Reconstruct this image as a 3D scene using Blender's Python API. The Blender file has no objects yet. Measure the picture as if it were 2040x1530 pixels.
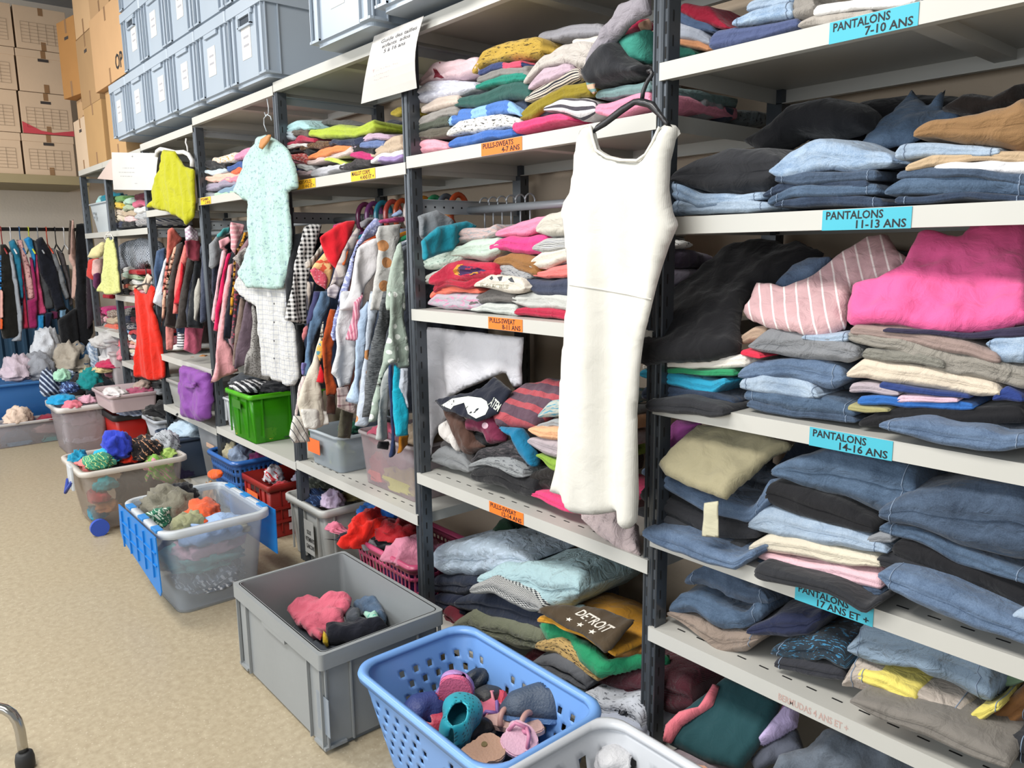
import bpy, bmesh, math, random
import numpy as np
from mathutils import Vector, Matrix, noise
C = bpy.context.scene.collection
SC = bpy.context.scene
random.seed(7)

# ---------------------------------------------------------------- camera
F_PX, CX, CY = 1535.0, 1020.0, 765.0          # focal length and centre of the 2040 x 1530 frame
def _n(v):
    v = np.array(v, float); return v / np.linalg.norm(v)
_X = -_n((-304 - CX, 512 - CY, F_PX))
_d = _n((1122 - CX, 9540 - CY, F_PX))
_Z = -_n(_d - _d.dot(-_X) * -_X)
_Y = np.cross(_Z, _X)
R = np.array([_X, _Y, _Z])                    # world = R @ (right, down, forward)
CAM = np.array([0.0, -1.37, 1.34])
cd = bpy.data.cameras.new('camera'); cam = bpy.data.objects.new('camera', cd); C.objects.link(cam)
cd.sensor_width = 36; cd.lens = F_PX / 2040 * 36; cd.clip_start = 0.02
M = Matrix.Identity(4)
for i in range(3):
    M[i][0] = R[i][0]; M[i][1] = -R[i][1]; M[i][2] = -R[i][2]; M[i][3] = CAM[i]
cam.matrix_world = M
SC.camera = cam

# ---------------------------------------------------------------- light and exposure
SC.view_settings.view_transform = 'Standard'; SC.view_settings.look = 'None'
SC.view_settings.exposure = 0.30; SC.view_settings.gamma = 1; SC.view_settings.use_curve_mapping = False
w = bpy.data.worlds.new('daylight'); SC.world = w; w.use_nodes = True
w.node_tree.nodes['Background'].inputs[0].default_value = (0.93, 0.97, 1.0, 1)
w.node_tree.nodes['Background'].inputs[1].default_value = 0.30
def area(name, loc, to, sx, sy, power, col=(1, 1, 1)):
    l = bpy.data.lights.new(name, 'AREA'); l.shape = 'RECTANGLE'; l.size = sx; l.size_y = sy
    l.energy = power; l.color = col
    o = bpy.data.objects.new(name, l); C.objects.link(o); o.location = loc
    o.rotation_euler = (Vector(to) - Vector(loc)).to_track_quat('-Z', 'Y').to_euler()
    return o
area('window_light', (-3.4, -4.4, 1.9), (-3.4, 0, 1.2), 9.0, 2.0, 185, (0.93, 0.97, 1.0))
area('ceiling_lamp_light', (-1.2, -1.9, 3.15), (-1.2, -1.5, 0), 1.8, 0.7, 88, (1.0, 0.97, 0.92))
area('ceiling_lamp_light', (-4.6, -1.9, 3.15), (-4.6, -1.5, 0), 1.8, 0.7, 88, (1.0, 0.97, 0.92))

# ---------------------------------------------------------------- measuring helpers
def ray(u, v): return R @ np.array([u - CX, v - CY, F_PX])
def unp(u, v, p, n):
    r = ray(u, v); p = np.array(p, float); n = np.array(n, float)
    return CAM + r * ((p - CAM).dot(n) / r.dot(n))
def aty(u, v, y): return unp(u, v, (0, y, 0), (0, 1, 0))
def atx(u, v, x): return unp(u, v, (x, 0, 0), (1, 0, 0))
def atz(u, v, z): return unp(u, v, (0, 0, z), (0, 0, 1))
class View:                                   # measurements read off an enlarged detail of the frame
    def __init__(s, ox, oy, k): s.ox, s.oy, s.k = ox, oy, k
    def __call__(s, u, v): return (s.ox + u * s.k, s.oy + v * s.k)
V0 = View(0, 0, 1)

# ---------------------------------------------------------------- materials
def lin(h):
    h = h.lstrip('#'); o = []
    for i in (0, 2, 4):
        c = int(h[i:i + 2], 16) / 255
        o.append(c / 12.92 if c <= 0.04045 else ((c + 0.055) / 1.055) ** 2.4)
    return (*o, 1.0)
_mats = {}
class NT:
    def __init__(s, name):
        s.m = bpy.data.materials.new(name); s.m.use_nodes = True; s.t = s.m.node_tree
        s.b = s.t.nodes['Principled BSDF']; s.o = s.t.nodes['Material Output']
    def n(s, typ, **kw):
        nd = s.t.nodes.new(typ)
        for k, v in kw.items():
            if k.startswith('i_'):
                key = k[2:]; key = int(key) if key.isdigit() else key
                nd.inputs[key].default_value = v
            else: setattr(nd, k, v)
        return nd
    def l(s, a, b): s.t.links.new(a, b)
    def mix(s, fac, a, b, blend='MIX'):
        nd = s.n('ShaderNodeMix', data_type='RGBA', blend_type=blend)
        for sock, val in ((nd.inputs[0], fac), (nd.inputs[6], a), (nd.inputs[7], b)):
            if hasattr(val, 'is_output') or isinstance(val, bpy.types.NodeSocket): s.l(val, sock)
            else: sock.default_value = val
        return nd.outputs[2]
    def math(s, op, a, b=0.0, c=None):
        nd = s.n('ShaderNodeMath', operation=op)
        for i, val in enumerate((a, b) if c is None else (a, b, c)):
            if isinstance(val, bpy.types.NodeSocket): s.l(val, nd.inputs[i])
            else: nd.inputs[i].default_value = val
        return nd.outputs[0]
def cloth(col, pat=None, col2='#ffffff', s=0.03, rough=0.9, bump=0.5, kind=''):
    """fabric; pat: stripeh / stripev / check / gingham / plaid / dots / floral / denim / print; s = repeat in metres"""
    key = (col, pat, col2, s, rough, bump, kind)
    if key in _mats: return _mats[key]
    t = NT('fabric'); a = lin(col); b = lin(col2)
    uv = t.n('ShaderNodeTexCoord').outputs['UV']
    obj = t.n('ShaderNodeTexCoord').outputs['Object']
    nz = t.n('ShaderNodeTexNoise', i_Scale=9.0, i_Detail=3.0); t.l(obj, nz.inputs['Vector'])
    sh = tuple(c * 0.86 for c in a[:3]) + (1,)
    c = t.mix(nz.outputs[0], sh, tuple(min(1, x * 1.08) for x in a[:3]) + (1,))
    if pat:
        sep = t.n('ShaderNodeSeparateXYZ'); t.l(uv, sep.inputs[0]); X, Y = sep.outputs[0], sep.outputs[1]
        fr = lambda v, k: t.math('FRACT', t.math('DIVIDE', v, k))
        if pat == 'stripeh': f = t.math('GREATER_THAN', fr(Y, s), 0.6)
        elif pat == 'stripev': f = t.math('GREATER_THAN', fr(X, s), 0.6)
        elif pat == 'pin': f = t.math('GREATER_THAN', fr(X, s), 0.86)
        elif pat == 'diag': f = t.math('GREATER_THAN', fr(t.math('ADD', X, t.math('MULTIPLY', Y, 0.55)), s), 0.86)
        elif pat == 'check':
            f = t.math('ABSOLUTE', t.math('SUBTRACT', t.math('GREATER_THAN', fr(X, s), 0.5), t.math('GREATER_THAN', fr(Y, s), 0.5)))
        elif pat == 'gingham':
            f = t.math('MULTIPLY', t.math('ADD', t.math('GREATER_THAN', fr(X, s), 0.5), t.math('GREATER_THAN', fr(Y, s), 0.5)), 0.5)
        elif pat == 'plaid':
            f = t.math('MULTIPLY', t.math('ADD', t.math('GREATER_THAN', fr(X, s), 0.82), t.math('GREATER_THAN', fr(Y, s), 0.82)), 0.6)
        elif pat in ('dots', 'floral', 'print'):
            vo = t.n('ShaderNodeTexVoronoi', i_Scale=1.0 / s); t.l(uv, vo.inputs['Vector'])
            if pat == 'dots': f = t.math('LESS_THAN', vo.outputs[0], 0.26); vo.inputs['Randomness'].default_value = 0.35
            else:
                n2 = t.n('ShaderNodeTexNoise', i_Scale=2.2 / s, i_Detail=2.0); t.l(uv, n2.inputs['Vector'])
                f = t.math('GREATER_THAN', n2.outputs[0], 0.56 if pat == 'floral' else 0.6)
        elif pat == 'denim':
            mp = t.n('ShaderNodeMapping'); mp.inputs['Scale'].default_value = (14, 30, 14); t.l(obj, mp.inputs[0])
            n2 = t.n('ShaderNodeTexNoise', i_Scale=1.0, i_Detail=6.0, i_Roughness=0.7); t.l(mp.outputs[0], n2.inputs['Vector'])
            n3 = t.n('ShaderNodeTexNoise', i_Scale=420.0, i_Detail=1.0); t.l(obj, n3.inputs['Vector'])
            f = t.math('MULTIPLY', t.math('SUBTRACT', t.math('ADD', n2.outputs[0], t.math('MULTIPLY', n3.outputs[0], 0.35)), 0.42), 1.35)
            f = t.math('MAXIMUM', f, 0.0); b = lin(col2) if col2 != '#ffffff' else tuple(min(1, x * 2.2 + .03) for x in a[:3]) + (1,)
        elif pat == 'melange':
            mp = t.n('ShaderNodeMapping'); mp.inputs['Scale'].default_value = (60, 60, 500); t.l(obj, mp.inputs[0])
            n2 = t.n('ShaderNodeTexNoise', i_Scale=1.0, i_Detail=3.0); t.l(mp.outputs[0], n2.inputs['Vector']); f = t.math('GREATER_THAN', n2.outputs[0], 0.52)
        c = t.mix(f, c, b)
    t.l(c, t.b.inputs['Base Color'])
    t.b.inputs['Roughness'].default_value = rough
    t.b.inputs['Specular IOR Level'].default_value = 0.2
    t.b.inputs['Sheen Weight'].default_value = 0.15
    n1 = t.n('ShaderNodeTexNoise', i_Scale=26.0, i_Detail=4.0, i_Distortion=0.9); t.l(obj, n1.inputs['Vector'])
    n4 = t.n('ShaderNodeTexNoise', i_Scale=700.0, i_Detail=1.0); t.l(obj, n4.inputs['Vector'])
    hh = t.math('ADD', n1.outputs[0], t.math('MULTIPLY', n4.outputs[0], 0.06))
    if kind == 'rib' or kind == 'knit':
        wv = t.n('ShaderNodeTexWave', i_Scale=110.0 if kind == 'rib' else 40.0, i_Distortion=1.0); t.l(uv, wv.inputs['Vector'])
        if kind == 'knit': wv.bands_direction = 'Y'
        hh = t.math('ADD', hh, t.math('MULTIPLY', wv.outputs[1], 0.045 if kind == 'rib' else 0.12))
    bp = t.n('ShaderNodeBump'); bp.inputs['Strength'].default_value = bump; bp.inputs['Distance'].default_value = 0.018
    t.l(hh, bp.inputs['Height']); t.l(bp.outputs[0], t.b.inputs['Normal'])
    _mats[key] = t.m; return t.m
def plain(col, rough=0.5, metal=0.0, bump=0.0, bscale=60.0, var=0.05, name='painted', spec=0.5):
    key = ('p', col, rough, metal, bump, bscale, var, name, spec)
    if key in _mats: return _mats[key]
    t = NT(name); a = lin(col)
    obj = t.n('ShaderNodeTexCoord').outputs['Object']
    nz = t.n('ShaderNodeTexNoise', i_Scale=6.0, i_Detail=4.0); t.l(obj, nz.inputs['Vector'])
    c = t.mix(nz.outputs[0], tuple(x * (1 - var * 2) for x in a[:3]) + (1,), tuple(min(1, x * (1 + var)) for x in a[:3]) + (1,))
    t.l(c, t.b.inputs['Base Color']); t.b.inputs['Roughness'].default_value = rough; t.b.inputs['Metallic'].default_value = metal
    t.b.inputs['Specular IOR Level'].default_value = spec
    if bump:
        n1 = t.n('ShaderNodeTexNoise', i_Scale=bscale, i_Detail=3.0); t.l(obj, n1.inputs['Vector'])
        bp = t.n('ShaderNodeBump'); bp.inputs['Strength'].default_value = bump; bp.inputs['Distance'].default_value = 0.01
        t.l(n1.outputs[0], bp.inputs['Height']); t.l(bp.outputs[0], t.b.inputs['Normal'])
    _mats[key] = t.m; return t.m
def clear(col, alpha=0.35, rough=0.35, name='clear_plastic'):
    """milky see-through plastic"""
    key = ('c', col, alpha, rough)
    if key in _mats: return _mats[key]
    t = NT(name); a = lin(col)
    t.b.inputs['Base Color'].default_value = a; t.b.inputs['Roughness'].default_value = rough
    t.b.inputs['Specular IOR Level'].default_value = 0.6
    tr = t.n('ShaderNodeBsdfTransparent'); tr.inputs[0].default_value = tuple(0.5 + 0.5 * x for x in a[:3]) + (1,)
    mx = t.n('ShaderNodeMixShader'); mx.inputs[0].default_value = alpha
    t.l(tr.outputs[0], mx.inputs[1]); t.l(t.b.outputs[0], mx.inputs[2]); t.l(mx.outputs[0], t.o.inputs[0])
    _mats[key] = t.m; return t.m

# ---------------------------------------------------------------- objects
def mesh_obj(name, verts, faces, m, parent=None, uvs=None, smooth=True, mats=None, fm=None):
    me = bpy.data.meshes.new(name); me.from_pydata([tuple(v) for v in verts], [], faces); me.update()
    for mm in (mats or [m]): me.materials.append(mm)
    if fm is not None: me.polygons.foreach_set('material_index', fm)
    if smooth: me.polygons.foreach_set('use_smooth', [True] * len(me.polygons))
    if uvs is not None:
        ul = me.uv_layers.new(name='UVMap'); idx = np.zeros(len(me.loops), dtype=np.int32)
        me.loops.foreach_get('vertex_index', idx); ul.data.foreach_set('uv', np.asarray(uvs, dtype=np.float32)[idx].ravel())
    o = bpy.data.objects.new(name, me); C.objects.link(o)
    if parent: o.parent = parent
    return o
def bobj(name, bm, m, parent=None, smooth=False):
    me = bpy.data.meshes.new(name); bmesh.ops.recalc_face_normals(bm, faces=bm.faces[:])
    if smooth:
        for f in bm.faces: f.smooth = True
    bm.to_mesh(me); bm.free()
    for mm in (m if isinstance(m, (list, tuple)) else [m]): me.materials.append(mm)
    o = bpy.data.objects.new(name, me); C.objects.link(o)
    if parent: o.parent = parent
    return o
def tag(o, label, cat, group=None, kind=None):
    if label: o['label'] = label
    if cat: o['category'] = cat
    if group: o['group'] = group
    if kind: o['kind'] = kind
    return o
def thing(name, label, cat, loc=(0, 0, 0), rz=0, group=None):
    o = bpy.data.objects.new(name, None); C.objects.link(o); o.location = loc; o.rotation_euler = (0, 0, rz)
    o.empty_display_size = 0.05
    return tag(o, label, cat, group)
def struct(o): o['kind'] = 'structure'; return o
def box(bm, x0, x1, y0, y1, z0, z1, mi=0, bev=0.0):
    r = bmesh.ops.create_cube(bm, size=1, matrix=Matrix.Translation(((x0 + x1) / 2, (y0 + y1) / 2, (z0 + z1) / 2)) @ Matrix.Diagonal((abs(x1 - x0), abs(y1 - y0), abs(z1 - z0), 1)))
    fs = set(f for v in r['verts'] for f in v.link_faces)
    for f in fs: f.material_index = mi
    if bev: bmesh.ops.bevel(bm, geom=list(set(e for f in fs for e in f.edges)), offset=bev, segments=2, affect='EDGES', profile=0.6)
    return r
def prism(bm, pts, z0, z1, mi=0, axis='z'):
    """polygon pts extruded along an axis"""
    def mk(a, b, c): return {'z': (a, b, c), 'x': (c, a, b), 'y': (a, c, b)}[axis]
    lo = [bm.verts.new(mk(a, b, z0)) for a, b in pts]; hi = [bm.verts.new(mk(a, b, z1)) for a, b in pts]
    fs = [bm.faces.new(lo), bm.faces.new(hi)]
    for i in range(len(pts)): fs.append(bm.faces.new((lo[i], lo[(i + 1) % len(pts)], hi[(i + 1) % len(pts)], hi[i])))
    for f in fs: f.material_index = mi
def tube(bm, pts, r, seg=8, mi=0, closed=False):
    pts = [Vector(p) for p in pts]; n = len(pts); rings = []; up = None
    rr = r if isinstance(r, (list, tuple)) else [r] * n
    for i, p in enumerate(pts):
        a = pts[(i - 1) % n] if (closed or i) else p; b = pts[(i + 1) % n] if (closed or i < n - 1) else p
        d = (b - a).normalized()
        if up is None: up = d.orthogonal().normalized()
        up = (up - d * up.dot(d)).normalized(); s = d.cross(up)
        rings.append([bm.verts.new(p + (up * math.cos(t) + s * math.sin(t)) * rr[i]) for t in [2 * math.pi * k / seg for k in range(seg)]])
    for i in range(n if closed else n - 1):
        A, B = rings[i], rings[(i + 1) % n]
        for k in range(seg):
            f = bm.faces.new((A[k], A[(k + 1) % seg], B[(k + 1) % seg], B[k])); f.material_index = mi; f.smooth = True
    if not closed:
        for rg in (rings[0], rings[-1]):
            try: bm.faces.new(rg).material_index = mi
            except ValueError: pass
def copy_tree(o, parent=None, **kw):
    c = o.copy(); C.objects.link(c)
    if parent: c.parent = parent
    for ch in o.children: copy_tree(ch, c)
    return c
def text_mesh(lines, size, mat_slot=0):
    """returns (verts, faces) of flat lettering; lines = [(string, x, y, size)]"""
    V, Fc = [], []
    for s, x, y, sz, *tw in lines:
        cu = bpy.data.curves.new('t', 'FONT'); cu.body = s; cu.size = sz; cu.resolution_u = 2; cu.offset = sz * 0.02
        o = bpy.data.objects.new('t', cu); C.objects.link(o)
        bpy.context.view_layer.update()
        me = bpy.data.meshes.new_from_object(o.evaluated_get(bpy.context.evaluated_depsgraph_get()))
        kx = tw[0] / max(1e-6, max(v.co.x for v in me.vertices)) if tw else 1.0
        k = len(V); V += [(v.co.x * kx + x, v.co.y + y) for v in me.vertices]; Fc += [tuple(i + k for i in p.vertices) for p in me.polygons]
        bpy.data.objects.remove(o); bpy.data.meshes.remove(me); bpy.data.curves.remove(cu)
    return V, Fc
def sheet(name, P, lines, mats, parent=None, w=None, h=None, thick=0.0006, curl=0.0):
    """paper or sticker on the four corners P (top-left, top-right, bottom-right, bottom-left), lettering in w x h sheet units"""
    tl, tr, br, bl = [Vector(p) for p in P]
    nrm = (tr - tl).cross(bl - tl).normalized()
    if nrm.dot(Vector(CAM) - tl) < 0: nrm = -nrm
    def at(a, b, d=0.0):
        p = (tl * (1 - a) + tr * a) * (1 - b) + (bl * (1 - a) + br * a) * b
        return p + nrm * (d + curl * math.sin(math.pi * b) * (0.4 + a))
    V, Fc, fm = [], [], []
    N = 8
    for k, d in ((0, thick), (1, 0.0)):
        for j in range(N + 1):
            for i in range(N + 1): V.append(at(i / N, j / N, d))
    S = (N + 1) ** 2
    for j in range(N):
        for i in range(N):
            a = j * (N + 1) + i; Fc.append((a, a + 1, a + N + 2, a + N + 1)); Fc.append((a + S, a + N + 1 + S, a + N + 2 + S, a + 1 + S)); fm += [0, 0]
    for i in range(N):
        for a, b in ((i, i + 1), ((N) * (N + 1) + i + 1, N * (N + 1) + i), ((i + 1) * (N + 1), i * (N + 1)), (i * (N + 1) + N, (i + 1) * (N + 1) + N)):
            Fc.append((a, a + S, b + S, b)); fm.append(0)
    for grp, mi in lines:
        tv, tf = text_mesh(grp, 1)
        k = len(V); V += [at(x / w, y / h, thick + 0.0004) for x, y in [(vx, h - vy) for vx, vy in tv]]
        Fc += [tuple(i + k for i in f) for f in tf]; fm += [mi] * len(tf)
    return mesh_obj(name, V, Fc, None, parent, smooth=False, mats=mats, fm=fm)

# ---------------------------------------------------------------- cloth shapes
def _interp(xs, ys, t):
    i = 0
    while i < len(xs) - 2 and t > xs[i + 1]: i += 1
    a = (t - xs[i]) / max(1e-9, xs[i + 1] - xs[i]); a = min(1, max(0, a)); a = a * a * (3 - 2 * a) * .5 + a * .5
    return ys[i] * (1 - a) + ys[i + 1] * a
_seed = [0]
def fold_mesh(st, depth, layers=2, rough=0.004, nx=26, back=0.7, slump=0.0):
    """folded garment; st = stations (x, ztop, zbottom, yfront) left to right; rounded folded edge towards -y"""
    _seed[0] += 1; sd = Vector((_seed[0] * 3.17, _seed[0] * 1.31, 0))
    xs = [s[0] for s in st]; x0, x1 = xs[0], xs[-1]; W = x1 - x0
    hm = sum(s[1] - s[2] for s in st) / len(st); er = min(W * 0.2, max(hm * 0.42, 0.008))
    NP_ = 22; V, UV = [], []; cols = []
    for i in range(nx + 1):
        q = i / nx; q = q * .6 + (0.5 - 0.5 * math.cos(math.pi * q)) * .4
        x = x0 + W * q
        zt = _interp(xs, [s[1] for s in st], x); zb = _interp(xs, [s[2] for s in st], x); yf = _interp(xs, [s[3] for s in st], x)
        d = min(x - x0, x1 - x); e = math.sqrt(max(0.0, 1 - (1 - min(1, d / er)) ** 2)); e = 0.52 + 0.48 * e
        h = max(0.006, zt - zb); hc = h * e; zc = (zt + zb) / 2 - (h - hc) * 0.25; r = hc / 2
        yf += (1 - e) * r * 0.7
        dep = depth * (0.96 + 0.04 * e)
        col = []
        for k in range(NP_ + 1):
            t = k / NP_
            if t < 0.22: y = yf + r + (dep - r) * (1 - t / 0.22); z = zc - r
            elif t < 0.70:
                a = (t - 0.22) / 0.48 * math.pi; ind = 1.0
                for L in range(1, layers):
                    c = math.pi * L / layers; ind -= 0.42 * math.exp(-((a - c) / 0.13) ** 2)
                y = yf + r - math.sin(a) * r * 0.95 * ind; z = zc - math.cos(a) * r
            else:
                b = (t - 0.70) / 0.30; y = yf + r + (dep - r) * b; z = zc + r * (1 - (1 - back) * b ** 1.5) - slump * b
            p = Vector((x, y, z))
            amp = rough * (0.3 if t < 0.22 else 1.0)
            nv = noise.noise_vector(p * 9 + sd) * amp * 1.6 + noise.noise_vector(p * 26 + sd) * amp * 0.55
            if t < 0.22: nv.z = max(nv.z, 0)
            V.append(p + nv); UV.append((x, t * (2 * dep + 1.57 * hc)))
        cols.append(col)
    Fc = []; S = NP_ + 1
    for i in range(nx):
        for k in range(NP_): a = i * S + k; Fc.append((a, a + S, a + S + 1, a + 1))
        Fc.append((i * S, i * S + NP_, (i + 1) * S + NP_, (i + 1) * S))
    Fc.append(tuple(range(NP_ + 1))); Fc.append(tuple(nx * S + NP_ - k for k in range(NP_ + 1)))
    return V, Fc, UV
GROUP = [None]
def fold(vw, st, m, name, label, y=0.03, depth=0.36, layers=2, rough=0.0045, cat=None, dy=0.0, back=0.75, slump=0.0, group=None):
    """stations given as (u, v top, v bottom) on the vertical plane y; dy = how much further back the right end lies"""
    S = []
    n = len(st)
    for i, s in enumerate(st):
        yy = y + dy * i / (n - 1)
        a = aty(*vw(s[0], s[1]), yy); b = aty(*vw(s[0], s[2]), yy); S.append(((a[0] + b[0]) / 2, a[2], b[2], yy))
    V, Fc, UV = fold_mesh(S, depth, layers, rough, back=back, slump=slump)
    o = mesh_obj(name, V, Fc, m, uvs=UV)
    if name in ('jeans', 'shorts') and m.name.startswith('fabric') and S[-1][1] - S[-1][2] > .006:
        NP1 = 23; cols_ = [i for i, f_ in ((3, 1), (23, 1)) if random.random() < .62]
        for ci in cols_:
            pts = []
            for k in range(6, NP1 - 3):
                p = Vector(V[ci * NP1 + k]); q = Vector(V[(ci + 1) * NP1 + k]); c0 = sum((Vector(V[ci * NP1 + j]) for j in range(NP1)), Vector()) / NP1
                d = p - Vector((p.x, yy_c(p, c0), c0.z)); pts.append(p + d.normalized() * .0008)
            bm = bmesh.new(); tube(bm, pts, .0009, 4); bobj('stitched_seam', bm, SEAM(), o, True)
    return tag(o, label, cat or name.split('_')[-1], group or GROUP[0])
def yy_c(p, c0): return max(p.y, c0.y) if p.y > c0.y else c0.y
def SEAM(): return plain('#8090a6', .8, name='seam_thread')
def frame_of(p, n):
    n = Vector(n).normalized(); up = Vector((0, 0, 1)); 
    if abs(n.z) > 0.95: up = Vector((0, 1, 0))
    b = (up - n * up.dot(n)).normalized(); a = b.cross(n).normalized(); return Vector(p), a, b, n
def puff_mesh(poly, T=0.02, R_=0.03, cell=0.012, wave=(0.0, 30.0), seed=0, rough=0.003, hem=0.0, sag=None):
    """2-D outline filled as a soft two-sided body; returns 3-D points in (a, b, depth) and faces"""
    P = np.array(poly, float); lo = P.min(0); hi = P.max(0)
    ext = (hi - lo).max(); cell = min(max(ext / 48, .0042), cell); cell = max(cell, ext / 90); R_ = min(R_, (hi - lo).min() * .3)
    nx = int(math.ceil((hi[0] - lo[0]) / cell)); ny = int(math.ceil((hi[1] - lo[1]) / cell))
    cx = lo[0] + (np.arange(nx) + .5) * cell; cy = lo[1] + (np.arange(ny) + .5) * cell
    GX, GY = np.meshgrid(cx, cy, indexing='ij')
    def inside(px, py):
        r = np.zeros(px.shape, bool); j = len(P) - 1
        for i in range(len(P)):
            xi, yi = P[i]; xj, yj = P[j]
            c = ((yi > py) != (yj > py)) & (px < (xj - xi) * (py - yi) / (yj - yi + 1e-12) + xi); r ^= c; j = i
        return r
    M_ = inside(GX, GY)
    def seg_near(q):
        a = P; b = np.roll(P, -1, 0); d = b - a; t = np.clip(((q[:, None, :] - a) * d).sum(2) / ((d * d).sum(1) + 1e-12), 0, 1)
        pr = a + t[..., None] * d; dd = ((q[:, None, :] - pr) ** 2).sum(2); k = dd.argmin(1)
        return pr[np.arange(len(q)), k], np.sqrt(dd[np.arange(len(q)), k])
    use = {}; pts = []; cnt = {}
    ij = np.argwhere(M_)
    for i, j in ij:
        for c in ((i, j), (i + 1, j), (i + 1, j + 1), (i, j + 1)):
            if c not in use: use[c] = len(pts); pts.append((lo[0] + c[0] * cell, lo[1] + c[1] * cell))
            cnt[c] = cnt.get(c, 0) + 1
    if not pts: return [], [], []
    q = np.array(pts); near, dist = seg_near(q)
    keys = list(use.keys()); bd = np.array([cnt[k] < 4 for k in keys])
    q[bd] = near[bd]; dist[bd] = 0
    ins = inside(q[:, 0], q[:, 1]) | bd
    V = []; UV = []; fi = []; bi = []
    for n_, (a, b) in enumerate(q):
        d = dist[n_]; t = T * math.sqrt(max(0, 1 - (1 - min(1, d / R_)) ** 2)) / 2
        w = wave[0] * (math.sin(wave[1] * a + seed + 2.2 * noise.noise(Vector((a * 5, b * 2.2, seed)))) + 0.5 * math.sin(wave[1] * 1.9 * a + seed * 2 + b * 3))
        if hem: w *= 0.25 + 0.75 * min(1, (hi[1] - b) / (hi[1] - lo[1]) * hem)
        z = noise.noise(Vector((a * 16, b * 12, seed * 1.7))) * rough * 2 + noise.noise(Vector((a * 42, b * 30, seed))) * rough
        if sag: z += sag(a, b)
        fi.append(len(V)); V.append((a, b, t + w + z)); UV.append((a, b))
        if bd[n_]: bi.append(fi[-1])
        else: bi.append(len(V)); V.append((a, b, -t + w + z)); UV.append((a, b))
    Fc = []
    for i, j in ij:
        c = [use[k] for k in ((i, j), (i + 1, j), (i + 1, j + 1), (i, j + 1))]
        Fc.append(tuple(fi[k] for k in c)); Fc.append(tuple(bi[k] for k in c[::-1]))
    Fc = [f for f in Fc if len(set(f)) == 4]
    return V, Fc, UV
def puff(vw, poly, p, n, m, name, label=None, T=0.02, R_=0.03, wave=(0.0, 30.0), rough=0.003, cat=None, parent=None, cell=0.012, hem=0.0, group=None, world=None, smooth_poly=0, sag=None, off=0.0):
    """outline (u, v) read on the plane (p, n) -> soft cloth body"""
    o_, a, b, nn = frame_of(p, n)
    if nn.dot(Vector(CAM) - o_) < 0: nn = -nn; a = -a
    if world: P3 = [Vector(q) for q in world]
    else: P3 = [Vector(unp(*vw(u, v), p, n)) for u, v in poly]
    P2 = [((q - o_).dot(a), (q - o_).dot(b)) for q in P3]
    for _ in range(smooth_poly):
        Q = []
        for i in range(len(P2)):
            c, d = P2[i], P2[(i + 1) % len(P2)]
            Q += [(c[0] * .75 + d[0] * .25, c[1] * .75 + d[1] * .25), (c[0] * .25 + d[0] * .75, c[1] * .25 + d[1] * .75)]
        P2 = Q
    _seed[0] += 1
    V, Fc, UV = puff_mesh(P2, T, R_, cell, wave, _seed[0] * 1.37, rough, hem, sag)
    W = [o_ + a * v[0] + b * v[1] + nn * (v[2] + off) for v in V]
    o = mesh_obj(name, W, Fc, m, parent, uvs=UV)
    if label or not parent: tag(o, label, None if parent else (cat or name.split('_')[-1]), None if parent else (group or GROUP[0]))
    return o
_ico = {}
def clampv(p, b):
    """cloth packed in a box stays inside its walls below the rim"""
    if b and p.z < b[5]:
        p.x = min(max(p.x, b[0]), b[1]); p.y = min(max(p.y, b[2]), b[3]); p.z = max(p.z, b[4])
    return p
def crumple(loc, size, m, name, label=None, rz=0.0, bound=None, amp=0.28, freq=2.5, sub=4, flat=0.35, cat=None, group=None, parent=None, tilt=(0, 0)):
    """a crumpled garment lying as a heap; size = (x, y, z) full extents"""
    if sub not in _ico:
        bm = bmesh.new(); bmesh.ops.create_icosphere(bm, subdivisions=sub, radius=1); _ico[sub] = ([v.co.copy() for v in bm.verts], [tuple(v.index for v in f.verts) for f in bm.faces]); bm.free()
    vs, fs = _ico[sub]; _seed[0] += 1; sd = Vector((_seed[0] * 2.3, _seed[0] * .7, _seed[0] * 1.9))
    Rm = Matrix.Rotation(rz, 3, 'Z') @ Matrix.Rotation(tilt[0], 3, 'X') @ Matrix.Rotation(tilt[1], 3, 'Y')
    V, UV = [], []; L = Vector(loc)
    for v in vs:
        w_ = v + noise.noise_vector(v * 1.3 + sd) * .35
        n1 = 1 - abs(noise.noise(w_ * freq * 0.55 + sd)) * 2.6
        n2 = 1 - abs(noise.noise(Vector((w_.x * 1.5, w_.y * .8, w_.z)) * freq * 1.15 + sd)) * 2.6
        n3 = 1 - abs(noise.noise(w_ * freq * 2.3 - sd)) * 2.6
        r = 1 + amp * (0.78 * n1 + 0.40 * n2 + 0.13 * n3 - 0.65) + 0.3 * amp * noise.noise(v * 1.1 - sd)
        p = v * r; z = p.z if p.z > 0 else p.z * flat
        q = Rm @ Vector((p.x * size[0] / 2, p.y * size[1] / 2, z * size[2] / 2 * 1.4)); V.append(clampv(L + q, bound)); UV.append((q.x + .7 * q.z, q.y + .7 * q.z))
    o = mesh_obj(name, V, fs, m, parent, uvs=UV)
    if not parent: tag(o, label, cat or name.split('_')[-1], group or GROUP[0])
    return o
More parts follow.
